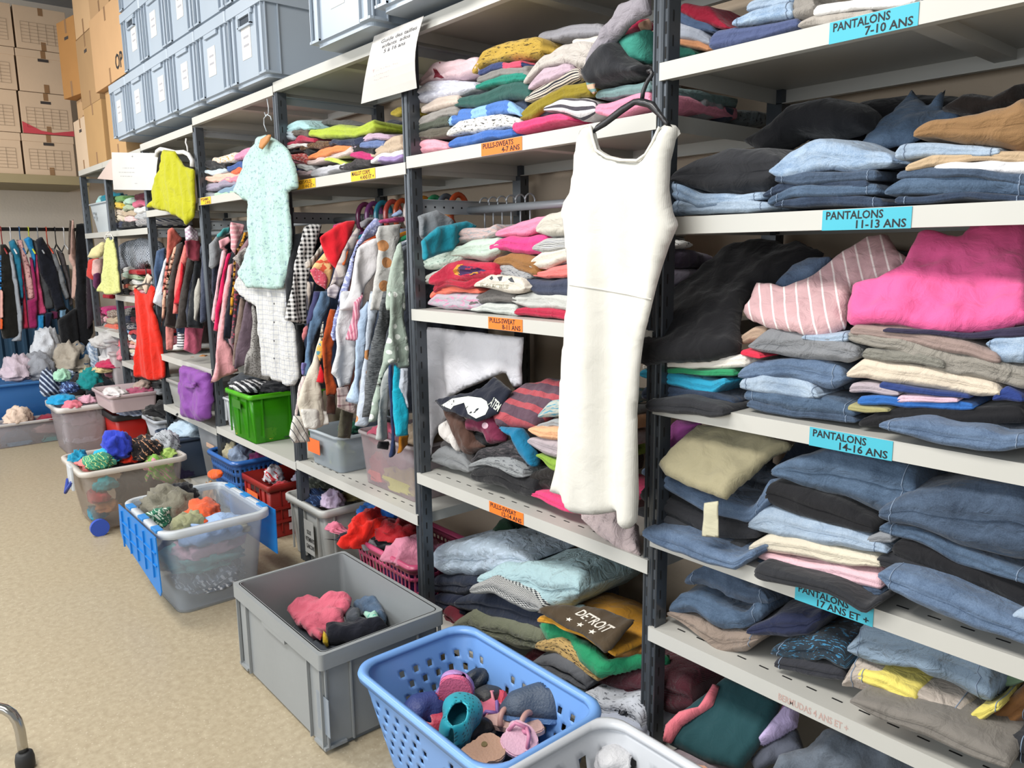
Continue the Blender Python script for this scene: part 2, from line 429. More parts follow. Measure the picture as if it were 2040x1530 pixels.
# ================================================================ room
def floor_mat():
    t = NT('vinyl_floor'); obj = t.n('ShaderNodeTexCoord').outputs['Object']
    n1 = t.n('ShaderNodeTexNoise', i_Scale=48.0, i_Detail=5.0, i_Roughness=0.7); t.l(obj, n1.inputs['Vector'])
    n2 = t.n('ShaderNodeTexNoise', i_Scale=1.6, i_Detail=3.0); t.l(obj, n2.inputs['Vector'])
    vo = t.n('ShaderNodeTexVoronoi', i_Scale=70.0); t.l(obj, vo.inputs['Vector'])
    f = t.math('MULTIPLY', t.math('SUBTRACT', n1.outputs[0], 0.35), 2.6)
    c = t.mix(f, lin('#938873'), lin('#aea48e'))
    c = t.mix(t.math('MULTIPLY', t.math('LESS_THAN', vo.outputs[0], 0.16), 0.6), c, lin('#c2b9a6'))
    c = t.mix(t.math('MULTIPLY', n2.outputs[0], 0.35), c, lin('#9c8868'))
    t.l(c, t.b.inputs['Base Color']); t.b.inputs['Roughness'].default_value = 0.42
    return t.m
bm = bmesh.new(); box(bm, -7.9, 1.5, -5.0, 0.62, -0.1, 0.0); struct(bobj('floor', bm, floor_mat()))
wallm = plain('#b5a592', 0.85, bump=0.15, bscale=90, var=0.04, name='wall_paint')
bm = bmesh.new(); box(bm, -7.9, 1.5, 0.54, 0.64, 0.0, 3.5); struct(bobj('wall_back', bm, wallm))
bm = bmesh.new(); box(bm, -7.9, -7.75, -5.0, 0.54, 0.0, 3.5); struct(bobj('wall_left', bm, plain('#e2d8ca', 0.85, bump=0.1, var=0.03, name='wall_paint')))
bm = bmesh.new(); box(bm, -7.9, 1.5, -5.0, 0.64, 3.4, 3.5); struct(bobj('ceiling', bm, plain('#8f9295', 0.9, name='ceiling_paint')))
# dark blue corrugated panel low on the end wall
bm = bmesh.new(); pts = []
ys = np.arange(-1.9, 0.10, 0.0225)
for i, y in enumerate(ys): pts.append((-7.62 + (0.032 if (i // 2) % 2 else 0.0), y))
prism(bm, [(x, y) for x, y in pts] + [(-7.70, ys[-1]), (-7.70, ys[0])], 0.35, 1.25)
tag(bobj('corrugated_panel', bm, plain('#36536b', 0.5, metal=0.3, name='blue_sheet_metal')), 'dark blue corrugated metal panel under the coat rail on the far wall', 'panel')

# ================================================================ shelving
STEEL = plain('#3d444a', 0.32, metal=0.3, bump=0.05, var=0.12, name='charcoal_post_paint')
def post_mat():
    t = NT('slotted_post_paint'); obj = t.n('ShaderNodeTexCoord').outputs['Object']
    t.b.inputs['Base Color'].default_value = lin('#4b5056'); t.b.inputs['Roughness'].default_value = 0.24; t.b.inputs['Metallic'].default_value = 0.35
    return t.m
POSTM = post_mat(); SLOT = plain('#0c0d0f', 0.8, name='slot_dark')
SHELF = plain('#b9b8b2', 0.42, var=0.03, name='cream_shelf_paint')
GALV = plain('#b3b9be', 0.36, metal=0.3, var=0.1, name='galvanised_steel')
def post_mesh(name, h, face, parent):
    """ribbed channel post with rows of slots; ribs face -y"""
    bm = bmesh.new(); w = 0.021; pr = []
    xs = [-w, -w, -.0195, -.0165, -.0145, -.0085, -.0065, -.0045, -.001, .001, .0045, .0065, .0085, .0145, .0165, .0195, w, w]
    dz = [.04, .002, .0, .0015, .005, .005, .0012, .0, .0016, .0016, .0, .0012, .005, .005, .0015, .0, .002, .04]
    prism(bm, [(x, y * face) for x, y in zip(xs, dz)], 0, h)
    k = 0; z = 0.06
    while z < h - 0.04:
        for x in (-0.0107, 0.0107):
            zz = z + (0.025 if x > 0 else 0)
            box(bm, x - 0.0018, x + 0.0018, (0.0048) * face, (0.0041) * face, zz, zz + 0.024, 1)
        for s in (-1, 1): box(bm, s * w, s * (w + 0.0006), 0.014 * face, 0.018 * face, z, z + 0.022, 1)
        z += 0.05
    return bobj(name, bm, [POSTM, SLOT], parent)
def shelf_mesh(x0, x1, z, parent, d=0.47, lip=0.036, slots=False):
    bm = bmesh.new(); t = 0.0016
    box(bm, x0, x1, -0.004, d, z - t, z)                                   # tray
    box(bm, x0, x1, -0.006, -0.004, z - lip, z)                            # front lip
    box(bm, x0, x1, -0.004, 0.016, z - lip, z - lip + t)                   # lip return
    box(bm, x0, x1, d - 0.002, d, z - lip, z); box(bm, x0, x1, d - .02, d, z - lip, z - lip + t)
    for a, b in ((x0, x0 + t), (x1 - t, x1)): box(bm, a, b, 0, d, z - lip, z - t)
    if slots:
        n = int((x1 - x0) / 0.055)
        for i in range(1, n):
            for y in (0.035, d - 0.035): box(bm, x0 + i * 0.055, x0 + i * 0.055 + 0.022, y, y + 0.004, z, z + 0.0005, 1)
    box(bm, (x0 + x1) / 2 - 0.02, (x0 + x1) / 2 + 0.02, 0.0, d, z - 0.022, z - t)  # stiffener below
    return bobj('shelf', bm, [SHELF, SLOT], parent)
PX = [-0.10, -1.115, -2.11, -3.055, -4.01, -4.91, -5.80, -6.50]
DEP = 0.45
bays = [ # label, x right, x left, shelves (top z), slotted, brace z
 ('tall shelving bay of folded trousers with turquoise age stickers, nearest the camera', 0, 1, [(1.985, 0), (1.726, 0), (1.404, 0), (1.0, 0), (0.68, 1), (0.44, 1), (0.10, 1)], None),
 ('shelving bay of folded sweaters with orange age stickers, behind the white dress', 1, 2, [(2.01, 0), (1.628, 0), (1.154, 0), (0.607, 1), (0.07, 0)], 1.50),
 ('shelving bay with a rail of shirts and blouses above clear storage boxes', 2, 3, [(2.0, 0), (1.612, 0), (0.455, 1)], 1.50),
 ('shelving bay with the mint romper and the green crate on its low shelf', 3, 4, [(1.99, 0), (1.608, 0), (0.445, 0)], 1.50),
 ('shelving bay behind the lime green top with a purple bag on its lower shelf', 4, 5, [(1.96, 0), (1.585, 0), (0.745, 0), (0.43, 0), (0.05, 0)], 1.48),
 ('shelving bay of small folded clothes behind the red dress', 5, 6, [(1.94, 0), (1.49, 0), (1.065, 0), (0.61, 0), (0.33, 0), (0.06, 0)], None),
 ('farthest shelving bay with a white tub on its upper shelf', 6, 7, [(1.94, 0), (1.49, 0), (0.80, 0), (0.33, 0)], None),
]
UNITS = []; SHELVES = {}
for bi_, (lab, r, l, shs, bz) in enumerate(bays):
    xr, xl = PX[r], PX[l]; u = thing('shelving_unit', lab, 'shelving', ((xl + xr) / 2, 0.2, 0), 0, 'steel shelving bays along the wall'); UNITS.append(u); u.location = (0, 0, 0)
    ends = [xl] + ([xr] if bi_ == 0 else [])
    top = 2.0 if bi_ else 2.3
    if bi_ == 0: top = 1.98
    for x in ends:
        h = {1: 2.6, 2: 1.972, 3: 1.962, 4: 1.945, 5: 1.92, 6: 1.9, 7: 1.9, 0: 2.6}[PX.index(x)]
        p = post_mesh('post', h, 1, u); p.location = (x, -0.001, 0.0)
        p = post_mesh('post', h, -1, u); p.location = (x, DEP + 0.04, 0.0)
        for zb in ([bz] if bz else []):
            bm = bmesh.new(); box(bm, x - .001, x + .001, 0.03, DEP + .01, zb - .045, zb); box(bm, x + .001, x + .014, 0.03, DEP + .01, zb - .0016, zb); box(bm, x + .001, x + .014, 0.03, DEP + .01, zb - .045, zb - .0434)
            for k in range(11): box(bm, x + .001, x + .0016, .06 + k * .036, .066 + k * .036, zb - .026, zb - .02, 1)
            bobj('side_brace', bm, [GALV, SLOT], u)
        bm = bmesh.new(); zt = min(h, 1.985); box(bm, x - .001, x + .001, 0.03, DEP + .01, zt - .04, zt - .012); box(bm, x, x + .02, 0.03, DEP + .01, zt - .014, zt - .012); bobj('side_brace', bm, GALV, u)
    for k, (z, sl) in enumerate(shs):
        sm = shelf_mesh(xl + 0.003, xr - 0.003, z, u, slots=bool(sl)); SHELVES[(bi_, k)] = sm
    if bz:
        bm = bmesh.new(); tube(bm, [(xl, 0.24, bz - 0.03), (xr, 0.24, bz - 0.03)], 0.0125, 10); bobj('hanging_rail', bm, GALV, u, True)

INK = plain('#15161a', 0.7, name='black_marker'); 
def sticker(bay, k, u0, v0, u1, v1, lines, col, vw=V0, hh=0.034):
    """shelf sticker: left and right ends read on the lip plane"""
    z = bays[bay][3][k][0]; a = aty(*vw(u0, v0), -0.0065); b = aty(*vw(u1, v1), -0.0065); x0, x1 = a[0], b[0]
    w_ = (x1 - x0) * 100; h_ = hh * 100; z1 = z - 0.001; z0 = z1 - hh
    P = [(x0, -0.0068, z1), (x1, -0.0068, z1), (x1, -0.0068, z0), (x0, -0.0068, z0)]
    s = h_ * 0.54; L = []; a_ = .66 if col == TQ else .76
    L.append(([(lines[0], w_ * 0.04, h_ * 0.54, s, w_ * a_), (lines[1], w_ * lines[2], h_ * 0.08, s, w_ * (.95 - lines[2]))], 1))
    sheet('shelf_sticker', P, L, [plain(col, 0.6, name='sticker_paper'), INK], SHELVES[(bay, k)], w_, h_)
TQ = '#3fa9bd'; OR = '#f2741c'; YE = '#f2b51e'
sticker(0, 1, 1653, 60, 1831, 20, ('PANTALONS', '7-10 ANS', .42), TQ, hh=.036)
sticker(0, 2, 1639, 430, 1817, 425, ('PANTALONS', '11-13 ANS', .38), TQ, hh=.036)
sticker(0, 3, 1613, 865, 1779, 890, ('PANTALONS', '14-16 ANS', .36), TQ, hh=.036)
sticker(0, 4, 1584, 1185, 1740, 1230, ('PANTALONS', '17 ANS ET +', .28), TQ, hh=.036)
sticker(1, 1, 959, 290, 1040, 275, ('PULLS-SWEATS', '4-7 ANS', .52), OR)
sticker(1, 2, 973, 640, 1041, 645, ('PULLS-SWEAT', '8-11 ANS', .42), OR)
sticker(1, 3, 975, 1015, 1043, 1035, ('PULLS-SWEAT', '12-14 ANS', .36), OR)
sticker(2, 1, 699, 340, 747, 330, ('MAILLOT CORPS', '4 ANS ET +', .40), YE)
sticker(2, 1, 592, 362, 628, 355, ('SHORT-POLOS', '11 ANS ET +', .30), YE)
sticker(3, 1, 400, 400, 420, 397, ('PYJAMA', '2 ANS', .42), YE)
# faint handwriting on the lip of the bermuda shelf
_z = 0.44; _a = aty(1550, 1385, -.0065); _b = aty(1690, 1445, -.0065)
tv, tf = text_mesh([('BERMUDAS 4 ANS ET +', 0, 0, 1.0)], 1); mx = max(v[0] for v in tv); kx = (_b[0] - _a[0]) / mx
mesh_obj('pencil_writing', [(_a[0] + x * kx, -0.0065, _z - 0.028 + y * 0.02) for x, y in tv], tf, plain('#b59a92', 0.8, name='pencil_mark'), SHELVES[(0, 5)], smooth=False)
# ================================================================ garments on the near trouser bay
def stack(vw, y, place, group, items, depth=0.34, cat=None, **kw):
    for it in items:
        st, m, name, desc = it[:4]; k = dict(kw); k.update(it[4] if len(it) > 4 else {})
        if isinstance(m, str): m = cloth(m)
        yy = k.pop('y', y)
        if 'poly' in k or k.get('pf'):
            k.pop('pf', None); pl = k.pop('plane'); tilt = k.pop('poly', None); k.pop('layers', None); k.pop('dy', None)
            puff(vw, st, pl[0], pl[1], m, name, desc + ' ' + place, group=group, **k)
        else:
            fold(vw, st, m, name, desc + ' ' + place, y=yy, depth=k.pop('depth', depth), group=group, **k)
def TL(y, z, s=0.75): return ((0, y, z), (0, -s, 1.0))     # cloth lying on a slope that rises towards the wall
def FR(y): return ((0, y, 0), (0, -1, 0))                   # upright, facing the aisle
J_D = cloth('#2f3b4c', 'denim', '#5a6c84'); J_M = cloth('#43556f', 'denim', '#788da8'); J_L = cloth('#8093aa', 'denim', '#b7c5d2')
J_N = cloth('#242d3d', 'denim', '#43536b'); J_B = cloth('#334357', 'denim', '#647a94'); J_W = cloth('#6d88a8', 'denim', '#c3d2e0')
BLK = cloth('#1d1d20', bump=0.35); CHAR = cloth('#2b2c30', bump=0.4); DGR = cloth('#3b3d42')
VA1 = View(1280, 0, .3725); VA2 = View(1260, 420, .3824); VA3 = View(1260, 800, .3824); VA4 = View(1260, 1080, .3824)

G = 'folded trousers on the 7-10 years shelf'
stack(VA1, 0.02, 'on the 7-10 years trouser shelf', G, [
 ([(345, 160, 268), (430, 145, 255), (600, 130, 212), (820, 92, 152)], cloth('#4b5578'), 'trousers', 'indigo blue folded trousers'),
 ([(470, 105, 142), (600, 50, 134), (800, 5, 100)], J_W, 'jeans', 'pale faded jeans lying over indigo trousers'),
 ([(560, 0, 60), (700, -40, 40), (800, -60, 10)], J_L, 'jeans', 'mid blue jeans topmost', dict(y=.08)),
 ([(790, -50, 98), (850, -60, 90), (905, -60, 80)], cloth('#8e8983', bump=.7), 'trousers', 'crumpled taupe trousers wedged between jeans and white pile'),
 ([(825, 125, 155), (900, 88, 142), (1050, 70, 118), (1230, 30, 80)], cloth('#a69f97', bump=.7), 'trousers', 'greige corduroy trousers beneath white ones', dict(layers=3)),
 ([(905, 28, 82), (1100, 10, 62), (1400, -25, 20), (1480, -40, -5)], cloth('#e6e4e2'), 'trousers', 'bright white folded trousers'),
 ([(1480, -30, 5), (1700, -90, -45), (2040, -160, -110)], cloth('#4a5568'), 'trousers', 'slate trousers right of the white ones'),
])
stack(VA1, 0.14, 'beside the tall post up high', 'sweaters by the tall post', [
 ([(195, 10, 60), (330, 20, 130), (445, 128, 150)], cloth('#9c1f38'), 'sweater', 'dark red sweater sliding down'),
 ([(170, 50, 120), (290, 95, 170), (370, 150, 180)], cloth('#4e6180'), 'sweater', 'dusty blue sweater under the dark red one'),
 ([(172, 112, 200), (250, 125, 215), (345, 190, 240)], cloth('#aab0bd'), 'sweater', 'pale grey sweater'),
 ([(175, 205, 235), (280, 220, 265), (345, 248, 276)], cloth('#d99a70'), 'shirt', 'peach orange top with yellow edge'),
 ([(165, 232, 312), (240, 250, 300), (285, 275, 300)], cloth('#2f6f60'), 'sweater', 'dark green sweater lowest'),
])
stack(VA1, 0.02, 'on the 11-13 years trouser shelf', 'folded trousers on the 11-13 years shelf', [
 ([(560, 760), (720, 655), (820, 560), (1000, 520), (1200, 560), (1262, 600), (1250, 700), (1080, 750), (880, 740), (700, 850)], BLK, 'trousers', 'black trousers heaped at the back', dict(pf=1, plane=FR(.22), T=.12, R_=.07)),
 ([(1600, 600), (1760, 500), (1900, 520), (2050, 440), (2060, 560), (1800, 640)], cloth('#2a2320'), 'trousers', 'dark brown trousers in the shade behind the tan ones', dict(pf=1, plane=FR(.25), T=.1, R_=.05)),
 ([(1180, 760), (1215, 690), (1330, 625), (1440, 478), (1530, 565), (1622, 485), (1600, 585), (1720, 565), (1700, 640), (1560, 690), (1450, 760), (1250, 800), (1110, 765)], J_B, 'shorts', 'blue denim shorts with frayed pale edges', dict(pf=1, plane=TL(.14, 1.475, .9), T=.03, R_=.03, rough=.006)),
 ([(150, 1062, 1150), (350, 1060, 1148), (520, 1055, 1140), (680, 1095, 1128)], J_L, 'jeans', 'light blue jeans at the left end, lowest'),
 ([(148, 950, 1062), (300, 1030, 1105), (500, 1035, 1085), (640, 1020, 1062)], J_W, 'jeans', 'pale blue jeans second up at the left end'),
 ([(160, 930, 970), (250, 850, 1002), (400, 800, 1030), (600, 785, 1022), (720, 830, 945)], CHAR, 'trousers', 'black brushed trousers lying over pale jeans', dict(rough=.008)),
 ([(700, 1085, 1116), (900, 1045, 1110), (1280, 1050, 1100)], J_N, 'jeans', 'darkest navy jeans at the base of the middle pile'),
 ([(668, 1050, 1095), (800, 1000, 1060), (1255, 992, 1052)], J_B, 'jeans', 'dark blue jeans with a small tag'),
 ([(640, 1025, 1050), (720, 970, 1040), (1000, 950, 1030), (1200, 960, 1000)], J_N, 'jeans', 'black blue jeans in the middle pile'),
 ([(700, 930, 975), (850, 910, 985), (1100, 920, 970), (1240, 900, 960)], J_D, 'jeans', 'slate blue jeans under the washed pair'),
 ([(680, 895, 925), (755, 810, 960), (900, 742, 925), (1060, 750, 900), (1250, 800, 890), (1325, 830, 880)], J_W, 'jeans', 'bleached light jeans crumpled on the middle pile', dict(rough=.009)),
 ([(1300, 850, 900), (1400, 860, 930), (1500, 880, 920)], BLK, 'trousers', 'black trousers wedged between the two piles', dict(y=.1)),
 ([(1360, 775, 860), (1500, 765, 845), (1700, 772, 835), (1900, 790, 825)], J_L, 'jeans', 'light jeans beneath the tan trousers'),
 ([(1440, 695, 748), (1560, 645, 745), (1750, 600, 775), (1900, 555, 792), (2070, 470, 805)], cloth('#8a6a48'), 'trousers', 'tan brown trousers with a button flap', dict(rough=.008, depth=.3)),
 ([(1398, 872, 905), (1550, 822, 880), (1750, 815, 862), (2070, 808, 872)], cloth('#b9a183'), 'trousers', 'beige trousers above the white pair'),
 ([(1545, 880, 915), (1640, 862, 915), (1850, 868, 930), (2070, 850, 955)], cloth('#dcdce0'), 'trousers', 'white trousers'),
 ([(1360, 925, 962), (1500, 905, 962), (1800, 905, 955), (2070, 935, 1000)], J_D, 'jeans', 'dark jeans with a white seam under the white trousers'),
 ([(1290, 1020, 1058), (1400, 950, 1052), (1700, 952, 1050), (2070, 945, 1052)], J_B, 'jeans', 'blue jeans in the right pile', dict(layers=3)),
 ([(1350, 1050, 1086), (1600, 1042, 1082), (1900, 1040, 1076), (2070, 1040, 1070)], J_N, 'jeans', 'navy jeans at the base of the right pile'),
])
# what shows of the sweater shelves through the open end of the bay
def through(vw, x, place, group, items):
    for poly, m, name, desc, T in items:
        puff(vw, poly, (x, 0, 0), (1, 0, 0), cloth(m) if isinstance(m, str) else m, name, desc + ' ' + place, T=T, R_=.03, group=group, rough=.005, off=-T / 2, smooth_poly=1)
through(VA1, -1.17, 'at the end of the 4-7 years sweater shelf', 'end of the sweater shelf', [
 ([(160, 490), (250, 498), (305, 570), (285, 622), (160, 605)], '#e08ba8', 'sweater', 'bubblegum pink sweater', .08),
 ([(290, 500), (430, 515), (462, 590), (400, 650), (300, 622)], '#8d9095', 'sweater', 'crumpled silver grey sweater', .08),
 ([(430, 555), (530, 575), (495, 665), (420, 645)], '#2f3544', 'sweater', 'navy folded sweater', .06),
 ([(520, 568), (730, 600), (720, 690), (490, 665)], cloth('#6e7578', 'print', '#3a3d42', .02), 'sweater', 'grey printed sweater', .07)])
through(VA2, -1.17, 'at the end of the 8-11 years sweater shelf', 'end of the middle sweater shelf', [
 ([(195, 150), (235, 165), (225, 205), (190, 210)], '#b8402c', 'sweater', 'red sweater edge', .04),
 ([(230, 150), (330, 155), (335, 200), (225, 200)], cloth('#d9d9d6', 'print', '#1c1c20', .02), 'shirt', 'black and white printed top', .04),
 ([(182, 215), (300, 190), (460, 230), (450, 300), (185, 305)], '#51495a', 'sweater', 'dusky purple sweater', .06),
 ([(182, 305), (350, 295), (445, 310), (430, 345), (330, 360), (270, 400), (182, 395)], '#c3bfd2', 'sweater', 'lilac white sweater', .06),
 ([(182, 400), (260, 402), (220, 440), (182, 445)], '#9fb3ba', 'shirt', 'pale blue grey top', .05)])
stack(VA2, 0.02, 'on the 14-16 years trouser shelf', 'folded trousers on the 14-16 years shelf', [
 ([(60, 990, 1050), (200, 972, 1062), (380, 1000, 1086), (470, 1030, 1075)], CHAR, 'trousers', 'charcoal trousers hanging over the lip at the left end', dict(y=-.035)),
 ([(42, 915, 990), (200, 905, 985), (400, 935, 1012), (520, 980, 1012)], J_N, 'jeans', 'black navy jeans under the cyan trousers'),
 ([(40, 828, 862), (150, 842, 900), (300, 870, 940), (395, 885, 972), (485, 868, 905)], cloth('#2b93b5'), 'trousers', 'bright cyan trousers'),
 ([(140, 812, 835), (300, 815, 850), (530, 836, 870)], cloth('#2f8a5c'), 'trousers', 'grass green trousers'),
 ([(50, 795, 826), (200, 790, 818), (400, 775, 836), (590, 735, 815)], cloth('#dcd6cd'), 'trousers', 'off white trousers with a loose waistband'),
 ([(565, 640, 690), (640, 600, 680), (700, 600, 660)], cloth('#b39a85'), 'trousers', 'camel trousers wedged under striped ones', dict(y=.06)),
 ([(565, 712, 745), (620, 725, 765), (662, 745, 772)], cloth('#d8344c'), 'shirt', 'corner of a red garment poking out'),
 ([(740, 400), (830, 300), (920, 255), (1050, 250), (960, 335), (800, 410)], J_M, 'jeans', 'blue jeans behind the striped trousers', dict(pf=1, plane=TL(.14, 1.26, .8), T=.04, R_=.03)),
 ([(38, 640), (100, 530), (180, 450), (330, 350), (470, 240), (620, 175), (880, 180), (1010, 232), (800, 370), (650, 402), (585, 500), (562, 600), (566, 700), (540, 735), (400, 762), (250, 785), (38, 790)], BLK, 'trousers', 'large black brushed trousers draped down the left pile', dict(pf=1, plane=TL(0.01, 1.115, .8), T=.06, R_=.035, rough=.007)),
 ([(580, 530), (655, 398), (800, 408), (960, 338), (1220, 160), (1330, 125), (1380, 210), (1440, 242), (1380, 330), (1150, 402), (1112, 590), (1000, 638), (880, 645), (700, 600), (600, 560)], cloth('#c7a3a6', 'diag', '#efe3e0', .028), 'trousers', 'dusty pink trousers with thin white stripes', dict(pf=1, plane=TL(0.01, 1.155, .85), T=.04, R_=.022, rough=.006)),
 ([(1105, 545), (1150, 402), (1290, 375), (1400, 330), (1490, 152), (1600, 145), (1700, 160), (1760, 95), (2060, 70), (2075, 585), (1900, 600), (1640, 625), (1400, 600), (1130, 575)], cloth('#e05f96', bump=.4), 'trousers', 'hot pink trousers spread over the right pile', dict(pf=1, plane=TL(0.0, 1.175, .95), T=.045, R_=.022, rough=.007, wave=(.006, 18))),
 ([(605, 680, 705), (700, 617, 742), (900, 642, 782), (1080, 690, 795), (1165, 705, 765)], cloth('#7e8084', bump=.8), 'trousers', 'mid grey trousers beneath the striped pair', dict(rough=.008)),
 ([(880, 650, 668), (1000, 642, 692), (1112, 632, 682)], J_L, 'jeans', 'pale jeans edge beneath the striped pair'),
 ([(540, 800, 862), (620, 766, 862), (800, 776, 885), (1000, 785, 932), (1085, 825, 905)], J_M, 'jeans', 'mid blue jeans with a stitched hem', dict(layers=2, rough=.006)),
 ([(562, 885, 930), (700, 870, 965), (850, 880, 1002), (965, 935, 985)], J_L, 'jeans', 'light jeans with a wavy frayed waist', dict(rough=.009)),
 ([(575, 930, 985), (800, 965, 1040), (1000, 970, 1062), (1140, 1030, 1078)], J_B, 'jeans', 'faded blue jeans above the bottom pair', dict(layers=3)),
 ([(600, 990, 1035), (850, 1035, 1082), (1050, 1062, 1108), (1150, 1082, 1112)], J_D, 'jeans', 'dark jeans at the base of the middle pile'),
 ([(1130, 590, 640), (1400, 602, 692), (1700, 660, 745), (1905, 742, 802)], cloth('#93807a'), 'trousers', 'brown taupe trousers under the hot pink pair'),
 ([(1300, 600, 622), (1700, 640, 672), (2070, 590, 655)], cloth('#332f45'), 'trousers', 'dark purple trousers under the hot pink pair'),
 ([(1108, 600, 692), (1300, 645, 722), (1700, 742, 862), (2070, 812, 935)], cloth('#8d8880', bump=.8), 'trousers', 'greige cotton trousers', dict(rough=.007)),
 ([(1200, 712, 770), (1400, 742, 802), (1620, 792, 832)], cloth('#7c7a72', bump=.8), 'trousers', 'olive grey trousers with a drawstring'),
 ([(1862, 692, 712), (1950, 650, 790), (2070, 650, 805)], J_W, 'jeans', 'pale bleached jeans at the right edge', dict(rough=.01)),
 ([(1112, 835, 882), (1200, 772, 882), (1500, 802, 922), (1800, 872, 982), (1915, 915, 975)], cloth('#cfc2b0'), 'trousers', 'cream beige trousers with a rolled edge'),
 ([(1880, 962, 1000), (1940, 922, 1002), (2030, 962, 1012)], cloth('#2a3c78'), 'trousers', 'royal navy trousers right of the cream pair'),
 ([(1290, 890, 930), (1500, 918, 952), (1750, 952, 978)], cloth('#2c3d72'), 'trousers', 'navy trousers under the cream pair'),
 ([(1132, 905, 958), (1250, 908, 962), (1375, 940, 968)], cloth('#a79ca3'), 'trousers', 'mauve grey trousers'),
 ([(1375, 950, 992), (1500, 950, 992), (1690, 965, 985)], cloth('#d3b3c2'), 'trousers', 'pale lilac pink trousers'),
 ([(1165, 970, 1016), (1400, 976, 1032), (1700, 988, 1036), (1762, 995, 1030)], cloth('#2f63a8'), 'trousers', 'cobalt blue trousers'),
 ([(1120, 1010, 1050), (1200, 1020, 1062), (1330, 1030, 1050)], cloth('#9a9468'), 'trousers', 'olive yellow trousers'),
 ([(1180, 1082, 1122), (1300, 1042, 1130), (1600, 1032, 1115), (2040, 1025, 1125)], BLK, 'trousers', 'black trousers above the bottom jeans', dict(layers=3)),
 ([(1272, 1102, 1142), (1500, 1090, 1200), (1800, 1130, 1248), (1900, 1170, 1258), (2060, 1180, 1245)], J_M, 'jeans', 'mid blue jeans at the bottom of the right pile', dict(y=-.03)),
])
stack(VA3, 0.02, 'on the 17 years trouser shelf', 'folded trousers on the 17 years shelf', [
 ([(160, 250), (162, 170), (230, 95), (365, 108), (310, 170), (240, 232)], cloth('#a8559e'), 'shirt', 'purple shiny top crammed against the post', dict(pf=1, plane=FR(.10), T=.06, R_=.04)),
 ([(48, 648, 722), (200, 685, 790), (400, 770, 862), (520, 812, 884), (620, 772, 822)], J_M, 'jeans', 'mid blue jeans lowest at the left end', dict(y=-.035)),
 ([(10, 548, 592), (200, 622, 692), (400, 712, 782), (570, 752, 790)], DGR, 'trousers', 'dark grey trousers above the lowest jeans'),
 ([(30, 440, 520), (200, 522, 622), (400, 602, 722), (640, 650, 722)], CHAR, 'trousers', 'charcoal trousers with a teal cord', dict(layers=3)),
 ([(42, 342, 382), (200, 402, 482), (400, 512, 602), (600, 545, 622), (705, 402, 540)], J_M, 'jeans', 'blue jeans beneath the khaki trousers', dict(rough=.007)),
 ([(138, 332), (200, 262), (345, 130), (600, 140), (860, 240), (740, 285), (690, 310), (530, 470), (490, 512), (380, 472), (170, 378)], cloth('#948d72', bump=.35), 'trousers', 'khaki green trousers spread over the left pile', dict(pf=1, plane=TL(0.0, .865, .75), T=.035, R_=.02, rough=.005)),
 ([(368, 530), (446, 518), (446, 712), (360, 702)], cloth('#bdb9a0', bump=.2), 'tape', 'cream paper tape hanging from the khaki trousers', dict(pf=1, plane=FR(-.04), T=.002, R_=.004)),
 ([(632, 850, 932), (800, 892, 962), (1000, 962, 1022), (1200, 1062, 1112), (1305, 1005, 1055)], CHAR, 'trousers', 'charcoal trousers drooping over the turquoise sticker', dict(y=-.035)),
 ([(640, 818, 862), (850, 862, 932), (1050, 925, 992), (1180, 965, 1042), (1295, 985, 1025)], J_D, 'jeans', 'navy jeans under the pink trousers'),
 ([(652, 790, 822), (850, 830, 882), (1100, 872, 942), (1290, 912, 985)], cloth('#dcb5bd'), 'trousers', 'baby pink trousers'),
 ([(610, 740, 782), (720, 700, 802), (1000, 742, 842), (1285, 822, 882)], cloth('#cfc6b3'), 'trousers', 'ivory cotton trousers'),
 ([(603, 590, 662), (690, 540, 692), (900, 602, 742), (1150, 685, 790), (1320, 762, 802)], J_L, 'jeans', 'acid washed light jeans', dict(rough=.006)),
 ([(685, 420, 545), (800, 430, 602), (1000, 502, 652), (1240, 620, 692)], BLK, 'trousers', 'soft black trousers under large blue jeans'),
 ([(720, 340, 405), (850, 285, 455), (1050, 252, 525), (1200, 262, 602), (1290, 300, 640), (1450, 340, 600)], J_B, 'jeans', 'large blue jeans topmost on the middle pile', dict(rough=.006, depth=.38)),
 ([(1270, 520, 612), (1450, 475, 665), (1700, 440, 782), (2080, 430, 925)], J_D, 'jeans', 'large dark blue jeans topmost on the right pile', dict(rough=.006, depth=.36, y=0.0)),
 ([(1215, 700, 740), (1290, 690, 745), (1350, 705, 745)], cloth('#7e8186'), 'trousers', 'grey trouser end between two piles'),
 ([(1288, 632, 682), (1450, 662, 732), (1700, 762, 852), (2080, 910, 965)], J_B, 'jeans', 'second pair of dark jeans of the right pile'),
 ([(1345, 712, 802), (1500, 732, 882), (1800, 832, 1022), (2080, 965, 1160)], BLK, 'trousers', 'black trousers in the right pile', dict(layers=3)),
 ([(1268, 802, 862), (1400, 802, 932), (1700, 962, 1082), (1900, 1122, 1162)], CHAR, 'trousers', 'dark grey trousers with a green piping line'),
 ([(1275, 872, 922), (1350, 882, 1012), (1600, 962, 1132), (1850, 1082, 1222), (2080, 1185, 1295)], J_M, 'jeans', 'blue jeans at the bottom of the right pile', dict(y=-.03)),
 ([(1968, 1100, 1170), (2030, 1082, 1212), (2090, 1090, 1230)], J_L, 'jeans', 'pale jeans at the right edge', dict(y=-.02, depth=.2)),
])
